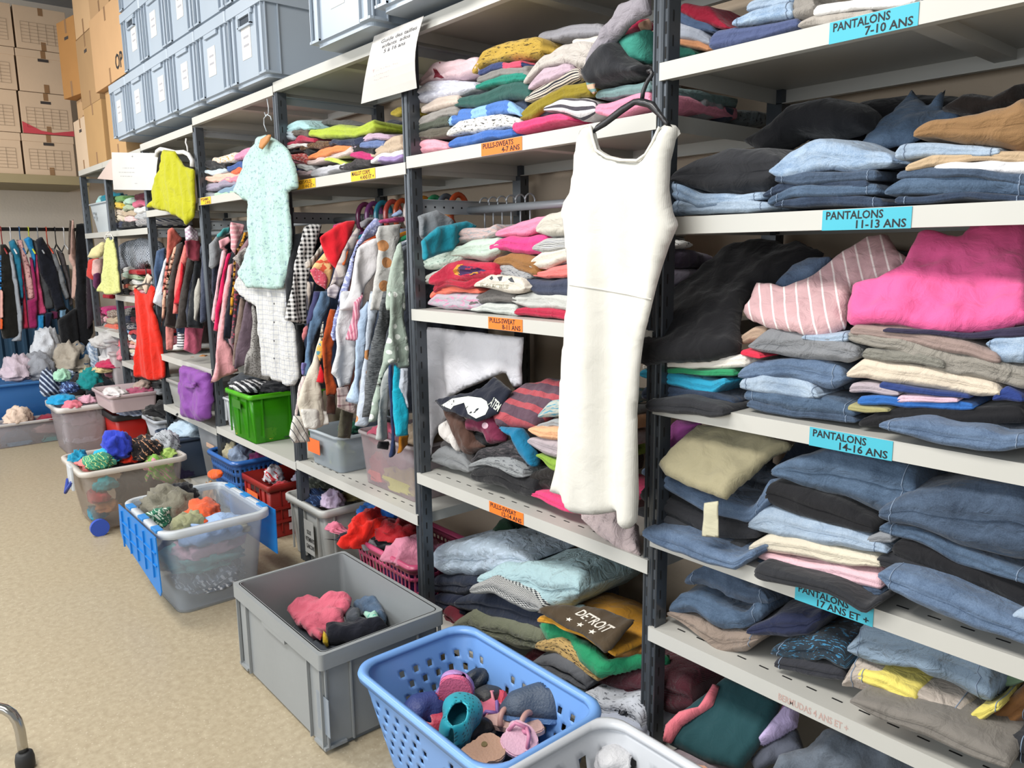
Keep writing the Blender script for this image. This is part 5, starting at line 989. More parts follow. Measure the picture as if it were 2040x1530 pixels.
# ================================================================ garments shown on the shelf fronts
WD = puff(V0, [(1181, 250), (1188, 262), (1192, 285), (1197, 300), (1215, 310), (1240, 316), (1275, 317), (1290, 306), (1304, 285), (1318, 254), (1330, 246), (1346, 250), (1356, 264), (1346, 275), (1337, 320), (1334, 375), (1341, 425), (1351, 446), (1334, 492), (1318, 555), (1303, 618), (1285, 670), (1276, 740), (1273, 820), (1275, 905), (1277, 990), (1274, 1036), (1262, 1050), (1242, 1053), (1222, 1047), (1219, 1024), (1190, 1026), (1163, 1024), (1142, 1018), (1125, 1008), (1108, 992), (1091, 982), (1098, 930), (1106, 850), (1112, 760), (1119, 690), (1127, 610), (1131, 565), (1124, 480), (1117, 425), (1120, 405), (1132, 385), (1141, 340), (1147, 295), (1156, 262), (1168, 252)],
   (-1.2, -.10, 0), (.12, -1, 0), cloth('#d3d1c9', bump=.14, kind='rib'), 'white_dress', 'long sleeveless white ribbed dress on a black hanger at the post', T=.03, R_=.022, wave=(.015, 38), cell=.008, hem=1.05, rough=.0008, cat='dress')
def seam_line(pts, p, n, r, m, name, parent, lift):
    o_, a, b, nn = frame_of(p, n)
    if nn.dot(Vector(CAM) - o_) < 0: nn = -nn
    bm = bmesh.new(); tube(bm, [Vector(unp(u, v, p, n)) + nn * lift for u, v in pts], r, 6); return bobj(name, bm, m, parent, True)
wm = cloth('#d3d1c9', bump=.1)
def cast_line(pts, target, r, m, name, n=8):
    from mathutils.bvhtree import BVHTree
    bv = BVHTree.FromPolygons([v.co.copy() for v in target.data.vertices], [tuple(p.vertices) for p in target.data.polygons]); out = []
    for (u0, v0), (u1, v1) in zip(pts, pts[1:]):
        for k in range(n):
            d = Vector(ray(u0 + (u1 - u0) * k / n, v0 + (v1 - v0) * k / n)).normalized(); h = bv.ray_cast(Vector(CAM), d)
            if h[0]: out.append(h[0] - d * r * .5)
    if len(out) > 2: bm = bmesh.new(); tube(bm, out, r, 6); return bobj(name, bm, m, target, True)
cast_line([(1134, 567), (1160, 571), (1200, 577), (1250, 586), (1285, 594), (1300, 597)], WD, .002, wm, 'waist_seam')
seam_line([(1182, 252), (1187, 275), (1194, 300), (1215, 314), (1240, 320), (1275, 321), (1292, 309), (1306, 285), (1320, 254)], (-1.2, -.10, 0), (.12, -1, 0), .0035, wm, 'neck_binding', WD, .012)
HG = thing('hanger', 'flat black plastic hanger holding the long white dress', 'hanger', tuple(unp(1290, 215, (-1.2, -.10, 0), (.12, -1, 0))), 0)
HG.location = (0, 0, 0)
puff(View(800, 0, .2647), [(1385, 1110), (1430, 1000), (1460, 945), (1560, 870), (1650, 800), (1745, 745), (1790, 738), (1830, 742), (1905, 765), (1960, 850), (2040, 960), (1990, 950), (1930, 880), (1850, 810), (1760, 790), (1660, 860), (1540, 950), (1450, 1000), (1400, 1110)], (-1.2, -.105, 0), (.12, -1, 0), plain('#26262a', .35, name='hanger_plastic'), 'shoulder_bar', T=.012, R_=.01, parent=HG, rough=0, cell=.006)
seam_line([(1279, 198), (1281, 184), (1286, 170), (1291, 160), (1297, 152), (1300, 146), (1296, 140), (1290, 143)], (-1.2, -.10, 0), (.12, -1, 0), .0045, plain('#26262a', .35, name='hanger_plastic'), 'hook', HG, 0)

MR = puff(V0, [(514, 273), (528, 268), (540, 272), (553, 279), (566, 291), (577, 306), (586, 325), (590, 343), (592, 375), (583, 379), (573, 384), (573, 400), (579, 425), (582, 445), (582, 482), (576, 519), (571, 550), (568, 574), (548, 577), (529, 575), (510, 573), (492, 574), (479, 544), (486, 520), (494, 482), (494, 440), (497, 412), (494, 402), (484, 399), (478, 390), (466, 383), (473, 362), (482, 335), (495, 305), (507, 284)],
   (-3.12, -.07, 0), (.05, -1, 0), cloth('#a9c6c0', 'print', '#8aa3a8', .028), 'romper', 'short sleeved mint romper with small car print hung from the top shelf', T=.02, R_=.012, wave=(.007, 52), cell=.009, hem=1.5)
puff(V0, [(520, 277), (534, 268), (541, 268), (536, 282), (523, 298), (516, 295)], (-3.12, -.10, 0), (.05, -1, 0), plain('#b27a45', .5, name='wood'), 'hanger_end', 'end of the wooden hanger inside the romper collar', T=.012, R_=.01, rough=0, cat='hanger', cell=.006)
bm = bmesh.new()
_q = lambda u, v: tuple(unp(u, v, (-3.12, -.07, 0), (.05, -1, 0)))
tube(bm, [_q(532, 197), _q(535, 215), _q(535, 226), _q(530, 232), _q(527, 224)], .0022, 6); tube(bm, [_q(531, 262), _q(526, 248), _q(526, 236), _q(532, 228), _q(539, 232), _q(541, 240)], .0022, 6)
tag(bobj('wire_hook', bm, GALV, None, True), 'metal wire hook holding the mint romper', 'hook')
LS = puff(V0, [(479, 544), (500, 540), (575, 540), (581, 520), (587, 500), (590, 530), (583, 570), (578, 600), (572, 632), (582, 645), (588, 668), (591, 718), (592, 755), (587, 768), (575, 769), (560, 762), (545, 757), (529, 748), (524, 723), (516, 690), (512, 656), (511, 612), (495, 600), (478, 589), (469, 571), (473, 556)],
   (-3.12, -.035, 0), (.05, -1, 0), cloth('#c3c3c1', 'plaid', '#9fa2ac', .02), 'shirt', 'white gridded shirt with dark buttons hanging under the mint romper', T=.02, R_=.012, wave=(.006, 55), cell=.009)
for v in (605, 642, 679, 714):
    bm = bmesh.new(); p = unp(546, v, (-3.12, -.062, 0), (.05, -1, 0)); bmesh.ops.create_uvsphere(bm, u_segments=8, v_segments=6, radius=.0045, matrix=Matrix.Translation(p) @ Matrix.Diagonal((1, .4, 1, 1))); bobj('button', bm, plain('#26262a', .4), LS, True)
LT = puff(V0, [(324, 298), (348, 301), (353, 314), (369, 332), (386, 337), (387, 392), (387, 415), (383, 432), (376, 449), (368, 448), (361, 438), (353, 431), (340, 425), (329, 421), (312, 417), (295, 413), (298, 403), (301, 397), (304, 380), (308, 366), (314, 348), (318, 334), (321, 318)],
   (-4.35, -.07, 0), (.1, -1, 0), cloth('#a5a416', bump=.5), 'tank_top', 'lime yellow sleeveless top on a white hanger at the post', T=.02, R_=.012, wave=(.007, 42), cell=.009, hem=1.5, cat='top')
t = thing('hanger', 'thick white plastic hanger carrying the lime yellow top', 'hanger', (0, 0, 0)); wp = plain('#d9d7d4', .35, name='hanger_plastic')
_q = lambda u, v: tuple(unp(u, v, (-4.35, -.055, 0), (.1, -1, 0)))
bm = bmesh.new(); tube(bm, [_q(371, 276), _q(370, 284), _q(373, 292), _q(374, 302)], .004, 8); bobj('hook', bm, wp, t, True)
bm = bmesh.new(); tube(bm, [_q(312, 312), _q(313, 302), _q(320, 297), _q(330, 299), _q(350, 304), _q(366, 303), _q(376, 308), _q(383, 320), _q(383, 332)], .011, 8); bobj('shoulder_bar', bm, wp, t, True)
RD = puff(V0, [(267, 570), (274, 577), (282, 583), (290, 586), (296, 583), (300, 573), (303, 567), (312, 575), (310, 598), (304, 612), (307, 622), (312, 628), (315, 645), (318, 664), (322, 700), (325, 716), (328, 752), (316, 757), (303, 758), (288, 753), (271, 751), (271, 700), (271, 640), (269, 598)],
   (-5.25, -.10, 0), (.25, -1, 0), cloth('#c92414', kind='rib', bump=.5), 'red_dress', 'bright red crinkled dress hanging in front of the shelves', T=.024, R_=.014, wave=(.010, 46), cell=.010, hem=1.5, cat='dress')
puff(VE1, [(640, 1290), (700, 1190), (740, 1230), (700, 1300), (680, 1380)], (-5.25, -.09, 0), (.25, -1, 0), cloth('#c9b6a4'), 'dress_lining', None, T=.02, R_=.02, parent=RD)
YD = puff(VE1, [(330, 870), (350, 870), (352, 890), (378, 890), (378, 850), (388, 860), (392, 910), (415, 980), (418, 1040), (430, 1150), (445, 1260), (460, 1360), (400, 1378), (330, 1382), (245, 1350), (268, 1260), (290, 1180), (300, 1080), (312, 1000), (315, 930)],
   (-5.65, -.08, 0), (.35, -1, 0), cloth('#c6c884', 'print', '#b0b46e', .02), 'yellow_dress', 'small pale yellow pinafore dress hanging in front of the shelves', T=.018, R_=.012, wave=(.007, 50), cell=.011, hem=1.3, cat='dress')
puff(VE1, [(160, 1050), (200, 965), (290, 905), (312, 930), (300, 1000), (270, 1045), (220, 1060)], (-5.65, -.03, 0), (.35, -1, 0), cloth('#c9bf8e'), 'cardigan', 'pale yellow cardigan sleeve behind the pinafore dress', T=.05, R_=.04)
for pl, c, lb in [([(175, 1065), (250, 1050), (230, 1150), (220, 1260), (158, 1220)], '#b83a34', 'red short sleeved dress left of the pinafore dress'), ([(215, 1060), (290, 1060), (270, 1180), (240, 1240), (200, 1200)], '#c9a5a0', 'dusty pink top left of the pinafore dress'), ([(225, 1190), (265, 1180), (250, 1340), (215, 1310)], '#5a2a4c', 'plum striped hem beneath the pinafore dress'), ([(310, 1375), (385, 1380), (388, 1420), (315, 1415)], '#8e1626', 'dark red hem below the pinafore dress')]:
    puff(VE1, pl, (-5.65, .04, 0), (.35, -1, 0), cloth(c), 'dress', lb, T=.05, R_=.04)
puff(VE1, [(430, 1010), (500, 905), (640, 868), (800, 900), (835, 1010), (790, 1150), (700, 1100), (620, 1180), (540, 1130), (440, 1200), (425, 1100)], (0, .12, 0), (0, -1, 0), cloth('#565d68', 'check', '#a3a9b3', .018), 'shirt', 'grey and white checked shirt spread behind the red dress', T=.08, R_=.06, rough=.008)
def hookhanger(label, pts, arm, y, n, col, r=.003):
    t = thing('hanger', label, 'hanger'); m = plain(col, .35, name='hanger_plastic'); f = lambda u, v: tuple(unp(u, v, ({.25: -5.25, .35: -5.65}[n[0]], y, 0), n))
    bm = bmesh.new(); tube(bm, [f(*p) for p in pts], r, 8); bobj('hook', bm, m, t, True)
    bm = bmesh.new(); tube(bm, [f(*p) for p in arm], r * 1.6, 8); bobj('shoulder_bar', bm, m, t, True)
hookhanger('thin dark hanger carrying the red dress', [(296, 528), (293, 520), (288, 526), (291, 540), (292, 556), (290, 566)], [(271, 574), (280, 568), (290, 565), (301, 568), (309, 576)], -.10, (.25, -1, 0), '#3a3436')
hookhanger('small white hanger carrying the pinafore dress', [(218, 462), (213, 464), (210, 470), (214, 478), (216, 486)], [(212, 478), (208, 474), (212, 467), (222, 467), (226, 474), (224, 480)], -.08, (.35, -1, 0), '#c9c7c2')
# papers
wpap = plain('#c4c4c4', .5, name='paper'); ink2 = plain('#4a4a50', .8, name='print_ink'); inkp = plain('#b9a3a5', .8, name='faded_ink')
def cq(v, pts, y, n=(0, -1, 0)): return [unp(*v(*p), (0, y, 0), n) for p in pts]
VP_ = View(700, 20, 160 / 1224)
P = cq(VP_, [(350, 400), (1105, 90), (1000, 1190), (150, 1430)], -.03)
P = [P[0], P[1], P[2], P[3]]
sheet('size_guide', P, [([('Guide des tailles', 4.4, 24.2, 2.3), ('enfants  ados', 5.4, 21.8, 2.3), ('5 à 16 ans', 6.8, 19.4, 2.3)], 1), ([('T  . .  -  . - . .   - . .', 3.2, 12.5, 1.5), ('.. -  . - .. . .. -', 4.2, 10.5, 1.3), (' - .. . -- . - .. .', 4.2, 8.5, 1.3)], 2)], [plain('#bdbab6', .35, name='plastic_sleeve'), plain('#55555a', .8, name='print_ink'), inkp], None, 21, 29, curl=.012)
tag(bpy.data.objects['size_guide'], 'paper size guide in a plastic sleeve hanging from the top shelf', 'poster')
P = cq(V0, [(222.5, 303.5), (316, 305), (312, 379), (226.5, 378)], -.045)
sheet('notice', P, [([('o', 14, 18.5, 1.6)], 1), ([('- ---- -- --- --', 8, 12, 1.6), ('--- -- ---- -- --- ---', 5, 9.6, 1.6), ('-- --- -- ---- --', 6, 7.4, 1.6), ('----', 16, 3.4, 1.4)], 2)], [plain('#cbcbc9', .3, name='paper'), ink2, plain('#77777c', .8, name='print_ink')], None, 29.7, 21, curl=.004)
tag(bpy.data.objects['notice'], 'white printed notice sheet hanging left of the lime yellow top', 'notice')
P = cq(V0, [(221, 317), (232, 317), (226, 359), (194, 356)], -.02)
sheet('pink_sheet', P, [], [plain('#c2b0a8', .6, name='paper')], None, 21, 29); tag(bpy.data.objects['pink_sheet'], 'tilted pinkish sheet partly behind the white notice', 'notice')
# ================================================================ crates, bins and baskets
LASTBOX = [None]
def rrect(x0, x1, y0, y1, r, n=5):
    P = []
    for cx, cy, a0 in ((x1 - r, y1 - r, 0), (x0 + r, y1 - r, 90), (x0 + r, y0 + r, 180), (x1 - r, y0 + r, 270)):
        for k in range(n + 1): a = math.radians(a0 + 90 * k / n); P.append((cx + r * math.cos(a), cy + r * math.sin(a)))
    return P
def loft(bm, rings, mi=0, cap0=True, cap1=False, smooth=True):
    R_ = [[bm.verts.new(p) for p in rg] for rg in rings]; n = len(R_[0])
    for A, B in zip(R_, R_[1:]):
        for k in range(n): f = bm.faces.new((A[k], A[(k + 1) % n], B[(k + 1) % n], B[k])); f.material_index = mi; f.smooth = smooth
    if cap0: bm.faces.new(R_[0]).material_index = mi
    if cap1: bm.faces.new(R_[-1]).material_index = mi
def ring(x0, x1, y0, y1, z, r): return [(x, y, z) for x, y in rrect(x0, x1, y0, y1, r)]
def tub(name, label, cat, x0, x1, y0, y1, z0, z1, m, rim=None, taper=.03, wall=.004, rimw=.014, rimh=.02, r=.03, group=None, foot=0.0, handles=False, latch=None, wheels=None, ribs=0, rz=0):
    """open plastic box; x0..y1 are the outer rim sizes"""
    cx, cy = (x0 + x1) / 2, (y0 + y1) / 2; t = thing(name, label, cat, (cx, cy, z0), rz, group); a, b = (x1 - x0) / 2, (y1 - y0) / 2; h = z1 - z0
    bm = bmesh.new(); a1, b1 = a - rimw, b - rimw
    S = []
    for q, zz in ((0, .012), (.02, 0), (.5, 0), (1, 0)):
        k = taper * (1 - q); S.append(ring(-a1 + k, a1 - k, -b1 + k, b1 - k, foot + (h - foot) * q, r))
    I = [ring(-a1 + wall + taper * (1 - q), a1 - wall - taper * (1 - q), -b1 + wall + taper * (1 - q), b1 - wall - taper * (1 - q), foot + (h - foot) * q, max(.004, r - wall)) for q in (1, .5, .03)]
    loft(bm, S + I, cap0=True, cap1=True)
    for k in range(ribs):
        for s in (-1, 1):
            for pos in (-.72 + 1.44 * k / max(1, ribs - 1),):
                box(bm, pos * a1 - .003, pos * a1 + .003, s * (b1 - .002), s * (b1 + .006), foot + .03, h - rimh)
                box(bm, s * (a1 - .002), s * (a1 + .006), pos * b1 - .003, pos * b1 + .003, foot + .03, h - rimh)
    bobj('body', bm, m, t)
    bm = bmesh.new()
    loft(bm, [ring(-a1, a1, -b1, b1, h - rimh, r), ring(-a, a, -b, b, h - rimh, r + rimw), ring(-a, a, -b, b, h - .003, r + rimw), ring(-a + .003, a - .003, -b + .003, b - .003, h, r + rimw), ring(-a1 + wall * .5, a1 - wall * .5, -b1 + wall * .5, b1 - wall * .5, h, r), ring(-a1, a1, -b1, b1, h - rimh, r)], cap0=False)
    bobj('rim', bm, rim or m, t); e_ = rimw + wall + taper * .6 + .002; LASTBOX[0] = (x0 + e_, x1 - e_, y0 + e_, y1 - e_, z0 + .006, z1 - .01)
    return t
GREY = plain('#8b939c', .42, bump=.03, var=.04, name='grey_plastic'); GREYL = plain('#9aa6b3', .4, var=.03, name='blue_grey_plastic')
def euro_crate(label, x0, x1, y0, y1, z0, h, m, group, lbl=True, handle=True, big=False):
    """stackable transport crate with rim band, corner ribs, foot and (on the short ends) a grip recess"""
    cx, cy = (x0 + x1) / 2, (y0 + y1) / 2; t = thing('storage_crate', label, 'crate', (cx, cy, z0), 0, group); a, b = (x1 - x0) / 2, (y1 - y0) / 2
    bm = bmesh.new(); w = .012; band = .045
    loft(bm, [ring(-a + .022, a - .022, -b + .022, b - .022, 0, .02), ring(-a + .022, a - .022, -b + .022, b - .022, .012, .02), ring(-a + w, a - w, -b + w, b - w, .016, .018), ring(-a + w, a - w, -b + w, b - w, h, .018), ring(-a + w + .005, a - w - .005, -b + w + .005, b - w - .005, h, .015), ring(-a + w + .005, a - w - .005, -b + w + .005, b - w - .005, .02, .015)], cap1=True, smooth=False)
    for sx in (-1, 1):
        for sy in (-1, 1):
            for d in (.0, .052 if not big else .075):
                box(bm, sx * (a - .016 - d) - .002, sx * (a - .016 - d) + .002, sy * (b - w + .001), sy * (b - .003), .016, h - band)
                box(bm, sx * (a - w + .001), sx * (a - .003), sy * (b - .016 - d) - .002, sy * (b - .016 - d) + .002, .016, h - band)
            box(bm, sx * (a - .07), sx * (a - .004), sy * (b - .07), sy * (b - .004), .014, .022)
    bobj('body', bm, m, t)
    bm = bmesh.new()
    loft(bm, [ring(-a + w, a - w, -b + w, b - w, h - band, .018), ring(-a, a, -b, b, h - band, .012), ring(-a, a, -b, b, h, .012), ring(-a + w + .003, a - w - .003, -b + w + .003, b - w - .003, h, .015), ring(-a + w + .003, a - w - .003, -b + w + .003, b - w - .003, h - .01, .015)], cap0=False, smooth=False)
    for s in (-1, 1):
        box(bm, -.075, .075, s * (b - .002), s * (b - .010), h - band - .018, h - band + .002) if not big else box(bm, -.08, .08, s * (b - .001), s * (b - .010), h - band - .014, h - band + .001)
    bobj('rim', bm, m, t)
    if handle:
        bm = bmesh.new(); box(bm, -.055, .055, -b + .0105, -b + .0125, h - .095, h - .06); bobj('grip_opening', bm, plain('#2b3540', .8, name='dark_opening'), t)
        bm = bmesh.new(); box(bm, -.065, .065, -b + .001, -b + .012, h - .104, h - .095); box(bm, -.065, -.055, -b + .001, -b + .012, h - .1, h - .05); box(bm, .055, .065, -b + .001, -b + .012, h - .1, h - .05); bobj('handle', bm, m, t)
    if lbl:
        rr = random.Random(int(x0 * 100) + int(z0 * 10)); lx = rr.uniform(-.03, .03)
        bm = bmesh.new(); box(bm, lx - .045, lx + .045, -b + .0105, -b + .0117, h * .30, h * .68); 
        for q in range(2): box(bm, lx - .025, lx + .025, -b + .0098, -b + .0106, h * (.45 + q * .1), h * (.45 + q * .1) + .008, 1)
        bobj('paper_label', bm, [plain('#cfccc6', .5, name='paper'), plain('#9a9aa0', .8, name='faded_ink')], t)
        bm = bmesh.new(); box(bm, -a + .06, -a + .068, -b + .0105, -b + .0117, h * .22, h * .30); bobj('red_mark', bm, plain('#7a2030', .6, name='marker_dot'), t)
    return t
# crates on the top shelf
GT = 'blue grey crates stacked on the top shelf'; XT = [-5.26, -4.90, -4.515, -4.13, -3.745, -3.36, -2.99]
for i in range(6):
    lv = ['first', 'second', 'third', 'fourth', 'fifth', 'sixth'][i]
    euro_crate(f'blue grey crate in the bottom row on the top shelf, {lv} from the cardboard boxes', XT[i] + .003, XT[i + 1] - .003, -.06, .52, 2.012, .315, GREYL, GT, handle=(i == 5))
    if i: euro_crate(f'blue grey crate in the second row on the top shelf, {["", "first", "second", "third", "fourth", "fifth"][i]} from the cardboard boxes', XT[i] + .003, XT[i + 1] - .003, -.06, .52, 2.330, .315, GREYL, GT, handle=(i in (1, 5)))
for i in range(1, 4): euro_crate(f'blue grey crate in the third row on the top shelf, {["", "first","second","third"][i]} from the cardboard boxes', XT[i] + .003, XT[i + 1] - .003, -.06, .52, 2.648, .315, GREYL, GT, handle=(i == 1))
euro_crate('large blue grey crate alone on the top shelf above the size guide', -2.54, -2.135, -.10, .49, 2.012, .32, GREYL, GT)
euro_crate('blue grey crate at the right end of the top shelf', -2.115, -1.70, -.10, .49, 2.03, .32, GREYL, GT)
bm = bmesh.new(); box(bm, -.3, .3, -.2, .2, 0, .055); 
# clutter resting above the two big crates is outside the frame
# big grey crate on the floor
big = euro_crate('large grey open crate with a pink garment inside, on the floor', -2.365, -1.755, -.555, -.155, 0.0, .295, plain('#868a8c', .45, bump=.04, var=.05, name='grey_plastic'), None, lbl=False, handle=False, big=True)
bm = bmesh.new(); box(bm, .05 + .2, .12 + .2, -.2 + .0105, -.2 + .012, .06, .17); 
bobj('label_pocket', bm, clear('#aab4bf', .5, .2), big)
bm.free() if False else None
bm = bmesh.new(); bmesh.ops.create_cone(bm, cap_ends=True, segments=20, radius1=.011, radius2=.011, depth=.003, matrix=Matrix.Translation((.3 - .011, -.06, .10)) @ Matrix.Rotation(math.pi / 2, 4, 'Y')); bobj('drain_hole', bm, plain('#2d5a5c', .6, name='dark_opening'), big)
bm = bmesh.new(); box(bm, .2885, .2905, .0, .055, .05, .13); bobj('label_pocket', bm, clear('#aab4bf', .6, .2), big)
GB = 'clothes inside the large grey crate'
VCr = View(460, 1080, .281)
puff(VCr, [(400, 500), (470, 440), (560, 395), (600, 400), (640, 420), (760, 385), (860, 400), (850, 460), (800, 500), (800, 560), (740, 590), (670, 620), (655, 700), (640, 720), (560, 660), (470, 580)], *TL(-.36, .17, .25), cloth('#cc6478', bump=.6), 'shirt', 'salmon pink shirt lying in the large grey crate', T=.06, R_=.06, rough=.012, group=GB)
puff(VCr, [(860, 450), (900, 420), (1000, 425), (1060, 440), (1105, 520), (1100, 575), (1040, 560), (960, 520), (880, 470)], *TL(-.30, .15, .2), J_B, 'jeans', 'rolled denim shorts in the large grey crate', T=.06, R_=.04, rough=.01, group=GB)
puff(VCr, [(930, 485), (1040, 500), (1060, 560), (1000, 570), (950, 520)], *TL(-.33, .175, .2), cloth('#9fc9b8', 'floral', '#2f9a86', .05), 'shirt', 'white and turquoise top in the large grey crate', T=.03, R_=.03, rough=.01, group=GB)
puff(VCr, [(660, 605), (760, 590), (900, 550), (1060, 565), (1120, 590), (900, 690), (690, 720), (680, 650)], *TL(-.42, .15, .2), cloth('#1a1c26'), 'trousers', 'black navy trousers in the large grey crate', T=.07, R_=.05, rough=.012, group=GB)
puff(VCr, [(800, 500), (860, 470), (920, 490), (920, 560), (820, 580)], *TL(-.36, .155, .2), cloth('#474b52'), 'shorts', 'slate grey shorts in the large grey crate', T=.05, R_=.04, rough=.01, group=GB)
puff(VCr, [(655, 640), (690, 670), (690, 710), (650, 715)], *TL(-.46, .16, .2), cloth('#c9a92e'), 'shirt', 'yellow fabric corner in the large grey crate', T=.04, R_=.03, group=GB)
crumple((-2.1, -.35, .055), (.45, .30, .14), cloth('#3b4048'), 'clothes_heap', 'dark clothes filling the bottom of the large grey crate', group=GB, cat='clothes')

# ---- laundry baskets with real holes
def basket(name, label, x0, x1, y0, y1, z0, z1, m, hole, group=None, taper=.05, r=.06, nz=15, rimr=.011, rz=0, cell=.013):
    cx, cy = (x0 + x1) / 2, (y0 + y1) / 2; t = thing(name, label, 'basket', (cx, cy, z0), rz, group); a, b = (x1 - x0) / 2, (y1 - y0) / 2; h = z1 - z0
    def ringp(q, n):
        k = taper * (1 - q); P = rrect(-a + k, a - k, -b + k, b - k, r, 8); P = [Vector(p) for p in P]; L = [0]
        for i in range(len(P)): L.append(L[-1] + (P[(i + 1) % len(P)] - P[i]).length)
        out = []; j = 0
        for i in range(n):
            s = L[-1] * i / n
            while L[j + 1] < s: j += 1
            f = (s - L[j]) / max(1e-9, L[j + 1] - L[j]); p = P[j].lerp(P[(j + 1) % len(P)], f); out.append((p.x, p.y))
        return out
    n = int(4 * (a + b) / cell); bm = bmesh.new(); rings = []
    for k in range(nz + 1): rings.append([bm.verts.new((x, y, h * k / nz)) for x, y in ringp(k / nz, n)])
    for k in range(nz):
        for i in range(n):
            if hole(i, k, n, nz): continue
            bm.faces.new((rings[k][i], rings[k][(i + 1) % n], rings[k + 1][(i + 1) % n], rings[k + 1][i])).smooth = True
    bm.faces.new(rings[0])
    o = bobj('body', bm, m, t); md = o.modifiers.new('wall', 'SOLIDIFY'); md.thickness = .003
    bm = bmesh.new(); P = [(x, y, h) for x, y in rrect(-a, a, -b, b, r + .005, 8)]
    prof = [(rimr, .0), (rimr * .7, rimr * .9), (0, rimr * 1.1), (-rimr * .9, rimr * .5), (-rimr * .9, -rimr * .4), (-rimr * .3, -rimr), (rimr * .8, -rimr * 1.2)]
    loft(bm, [[(x + (x / max(abs(x), 1e-6)) * dx * (1 if abs(x) > a - r else 0) + 0, y + (y / max(abs(y), 1e-6)) * dx * (1 if abs(y) > b - r else 0), z + dz) for x, y, z in P] for dx, dz in prof + prof[:1]], cap0=False)
    bobj('rim', bm, m, t); LASTBOX[0] = (x0 + taper + .02, x1 - taper - .02, y0 + taper + .02, y1 - taper - .02, z0 + .005, z1 - .01); return t
def holes_blue(i, k, n, nz):
    if k < 5 or k > nz - 6: return False
    return (i % 6) in ((3, 4) if (k // 4) % 2 else (0, 1)) and k % 4 in (1, 2) and not ((i % 51) < 8)
BLUEP = plain('#6f9bd6', .35, var=.03, name='blue_plastic')
bb = basket('laundry_basket', 'sky blue laundry basket full of beach shoes, with square holes', -1.70, -1.135, -.485, -.125, 0.0, .255, BLUEP, holes_blue, nz=29, cell=.0085)
def holes_white(i, k, n, nz): return 4 <= k <= nz - 4 and i % 6 in (2, 3) and k % 4 in (1, 2)
wb = basket('laundry_basket', 'white laundry basket with slanted holes at the bottom edge', -1.125, -.60, -.50, -.135, 0.0, .25, plain('#c9ccd1', .35, name='white_plastic'), holes_white, nz=14)
def profile(q):                      # half width of a shoe sole, heel (0) to toe (1)
    w = .38 + .04 * math.sin(q * math.pi) - .045 * math.exp(-((q - .42) / .16) ** 2) + .12 * math.exp(-((q - .74) / .2) ** 2)
    return w * math.sqrt(max(0.0, 1 - abs(2 * q - 1) ** (5 if q < .5 else 3.2)))
def place(o, heel, toe, roll=0.0):
    h, t_ = Vector(heel), Vector(toe); x = (t_ - h).normalized(); z = Vector((0, 0, 1)); z = (z - x * z.dot(x)).normalized(); y = z.cross(x)
    M_ = Matrix((x, y, z)).transposed().to_4x4() @ Matrix.Rotation(roll, 4, 'X'); M_.translation = (h + t_) / 2; o.matrix_world = M_; return (t_ - h).length
def sole_part(nm, L, W, z0, z1, m, parent, grow=1.0):
    bm = bmesh.new(); pts = [((q - .5) * L, W * profile(q) * grow) for q in np.linspace(0.004, .996, 20)]; prism(bm, pts + [(x, -y) for x, y in pts[::-1]], z0, z1)
    bmesh.ops.bevel(bm, geom=bm.edges[:], offset=min(.003, (z1 - z0) * .3), segments=2, affect='EDGES'); return bobj(nm, bm, m, parent, False)
def shoe(label, heel, toe, W, H, col, sole=None, roll=0.0, collar=.52, dots=None, trim=None, cat='shoe'):
    """slip-on water shoe or clog: sole, hollow upper with an open collar and a collar band"""
    t = thing('beach_shoe', label, cat, (0, 0, 0), 0, 'shoes in the blue basket'); L = place(t, heel, toe, roll)
    mm = cloth(col, 'dots', dots, .0115, rough=.5, bump=.12) if dots else plain(col, .55, bump=.3, bscale=160, name='shoe_rubber')
    nx, nr = 26, 20; V, UV, Fc = [], [], []; band = []
    for i in range(nx + 1):
        q = i / nx; w = max(.001, W * profile(min(.996, max(.004, q)))); topz = H * (1.0 - .55 * max(0, (q - .35) / .65) ** 1.2) * min(1, (1.02 - q) * 6) ** .5
        for k in range(nr + 1):
            a = math.pi * k / nr; y = w * math.cos(a) * (1 + .10 * math.sin(a)); z = .006 + topz * math.sin(a) ** .75
            V.append(((q - .5) * L, y, z)); UV.append(((q - .5) * L, y + z))
    for i in range(nx):
        for k in range(nr):
            q = (i + .5) / nx; kk = (k + .5) / nr
            if collar and q < collar and abs(kk - .5) < .20 * math.sin(math.pi * min(1, max(0, (q - .03) / (collar - .03)))) ** .6: continue
            a = i * (nr + 1) + k; Fc.append((a, a + nr + 1, a + nr + 2, a + 1))
    o = mesh_obj('upper', V, Fc, mm, t, uvs=UV); md = o.modifiers.new('wall', 'SOLIDIFY'); md.thickness = .003; md.offset = -1
    sole_part('sole', L * 1.01, W * 1.03, -.008, .008, plain(sole or col, .6, bump=.3, bscale=200, name='shoe_sole'), t)
    if collar:
        pts = []
        for sgn in (1, -1):
            r_ = [j / 10 for j in range(11)]; r_ = r_ if sgn > 0 else r_[::-1]
            for j in r_:
                q = .03 + (collar - .03) * j; kk = .5 + sgn * .215 * math.sin(math.pi * j) ** .6; a = math.pi * kk; w = W * profile(max(.02, q)); topz = H * (1.0 - .55 * max(0, (q - .35) / .65) ** 1.2)
                pts.append(((q - .5) * L, w * math.cos(a) * (1 + .10 * math.sin(a)), .006 + topz * math.sin(a) ** .75))
        bm = bmesh.new(); tube(bm, pts, .0028, 6, closed=True); bobj('collar', bm, plain(trim or sole or col, .6, name='shoe_trim'), t, True)
    return t
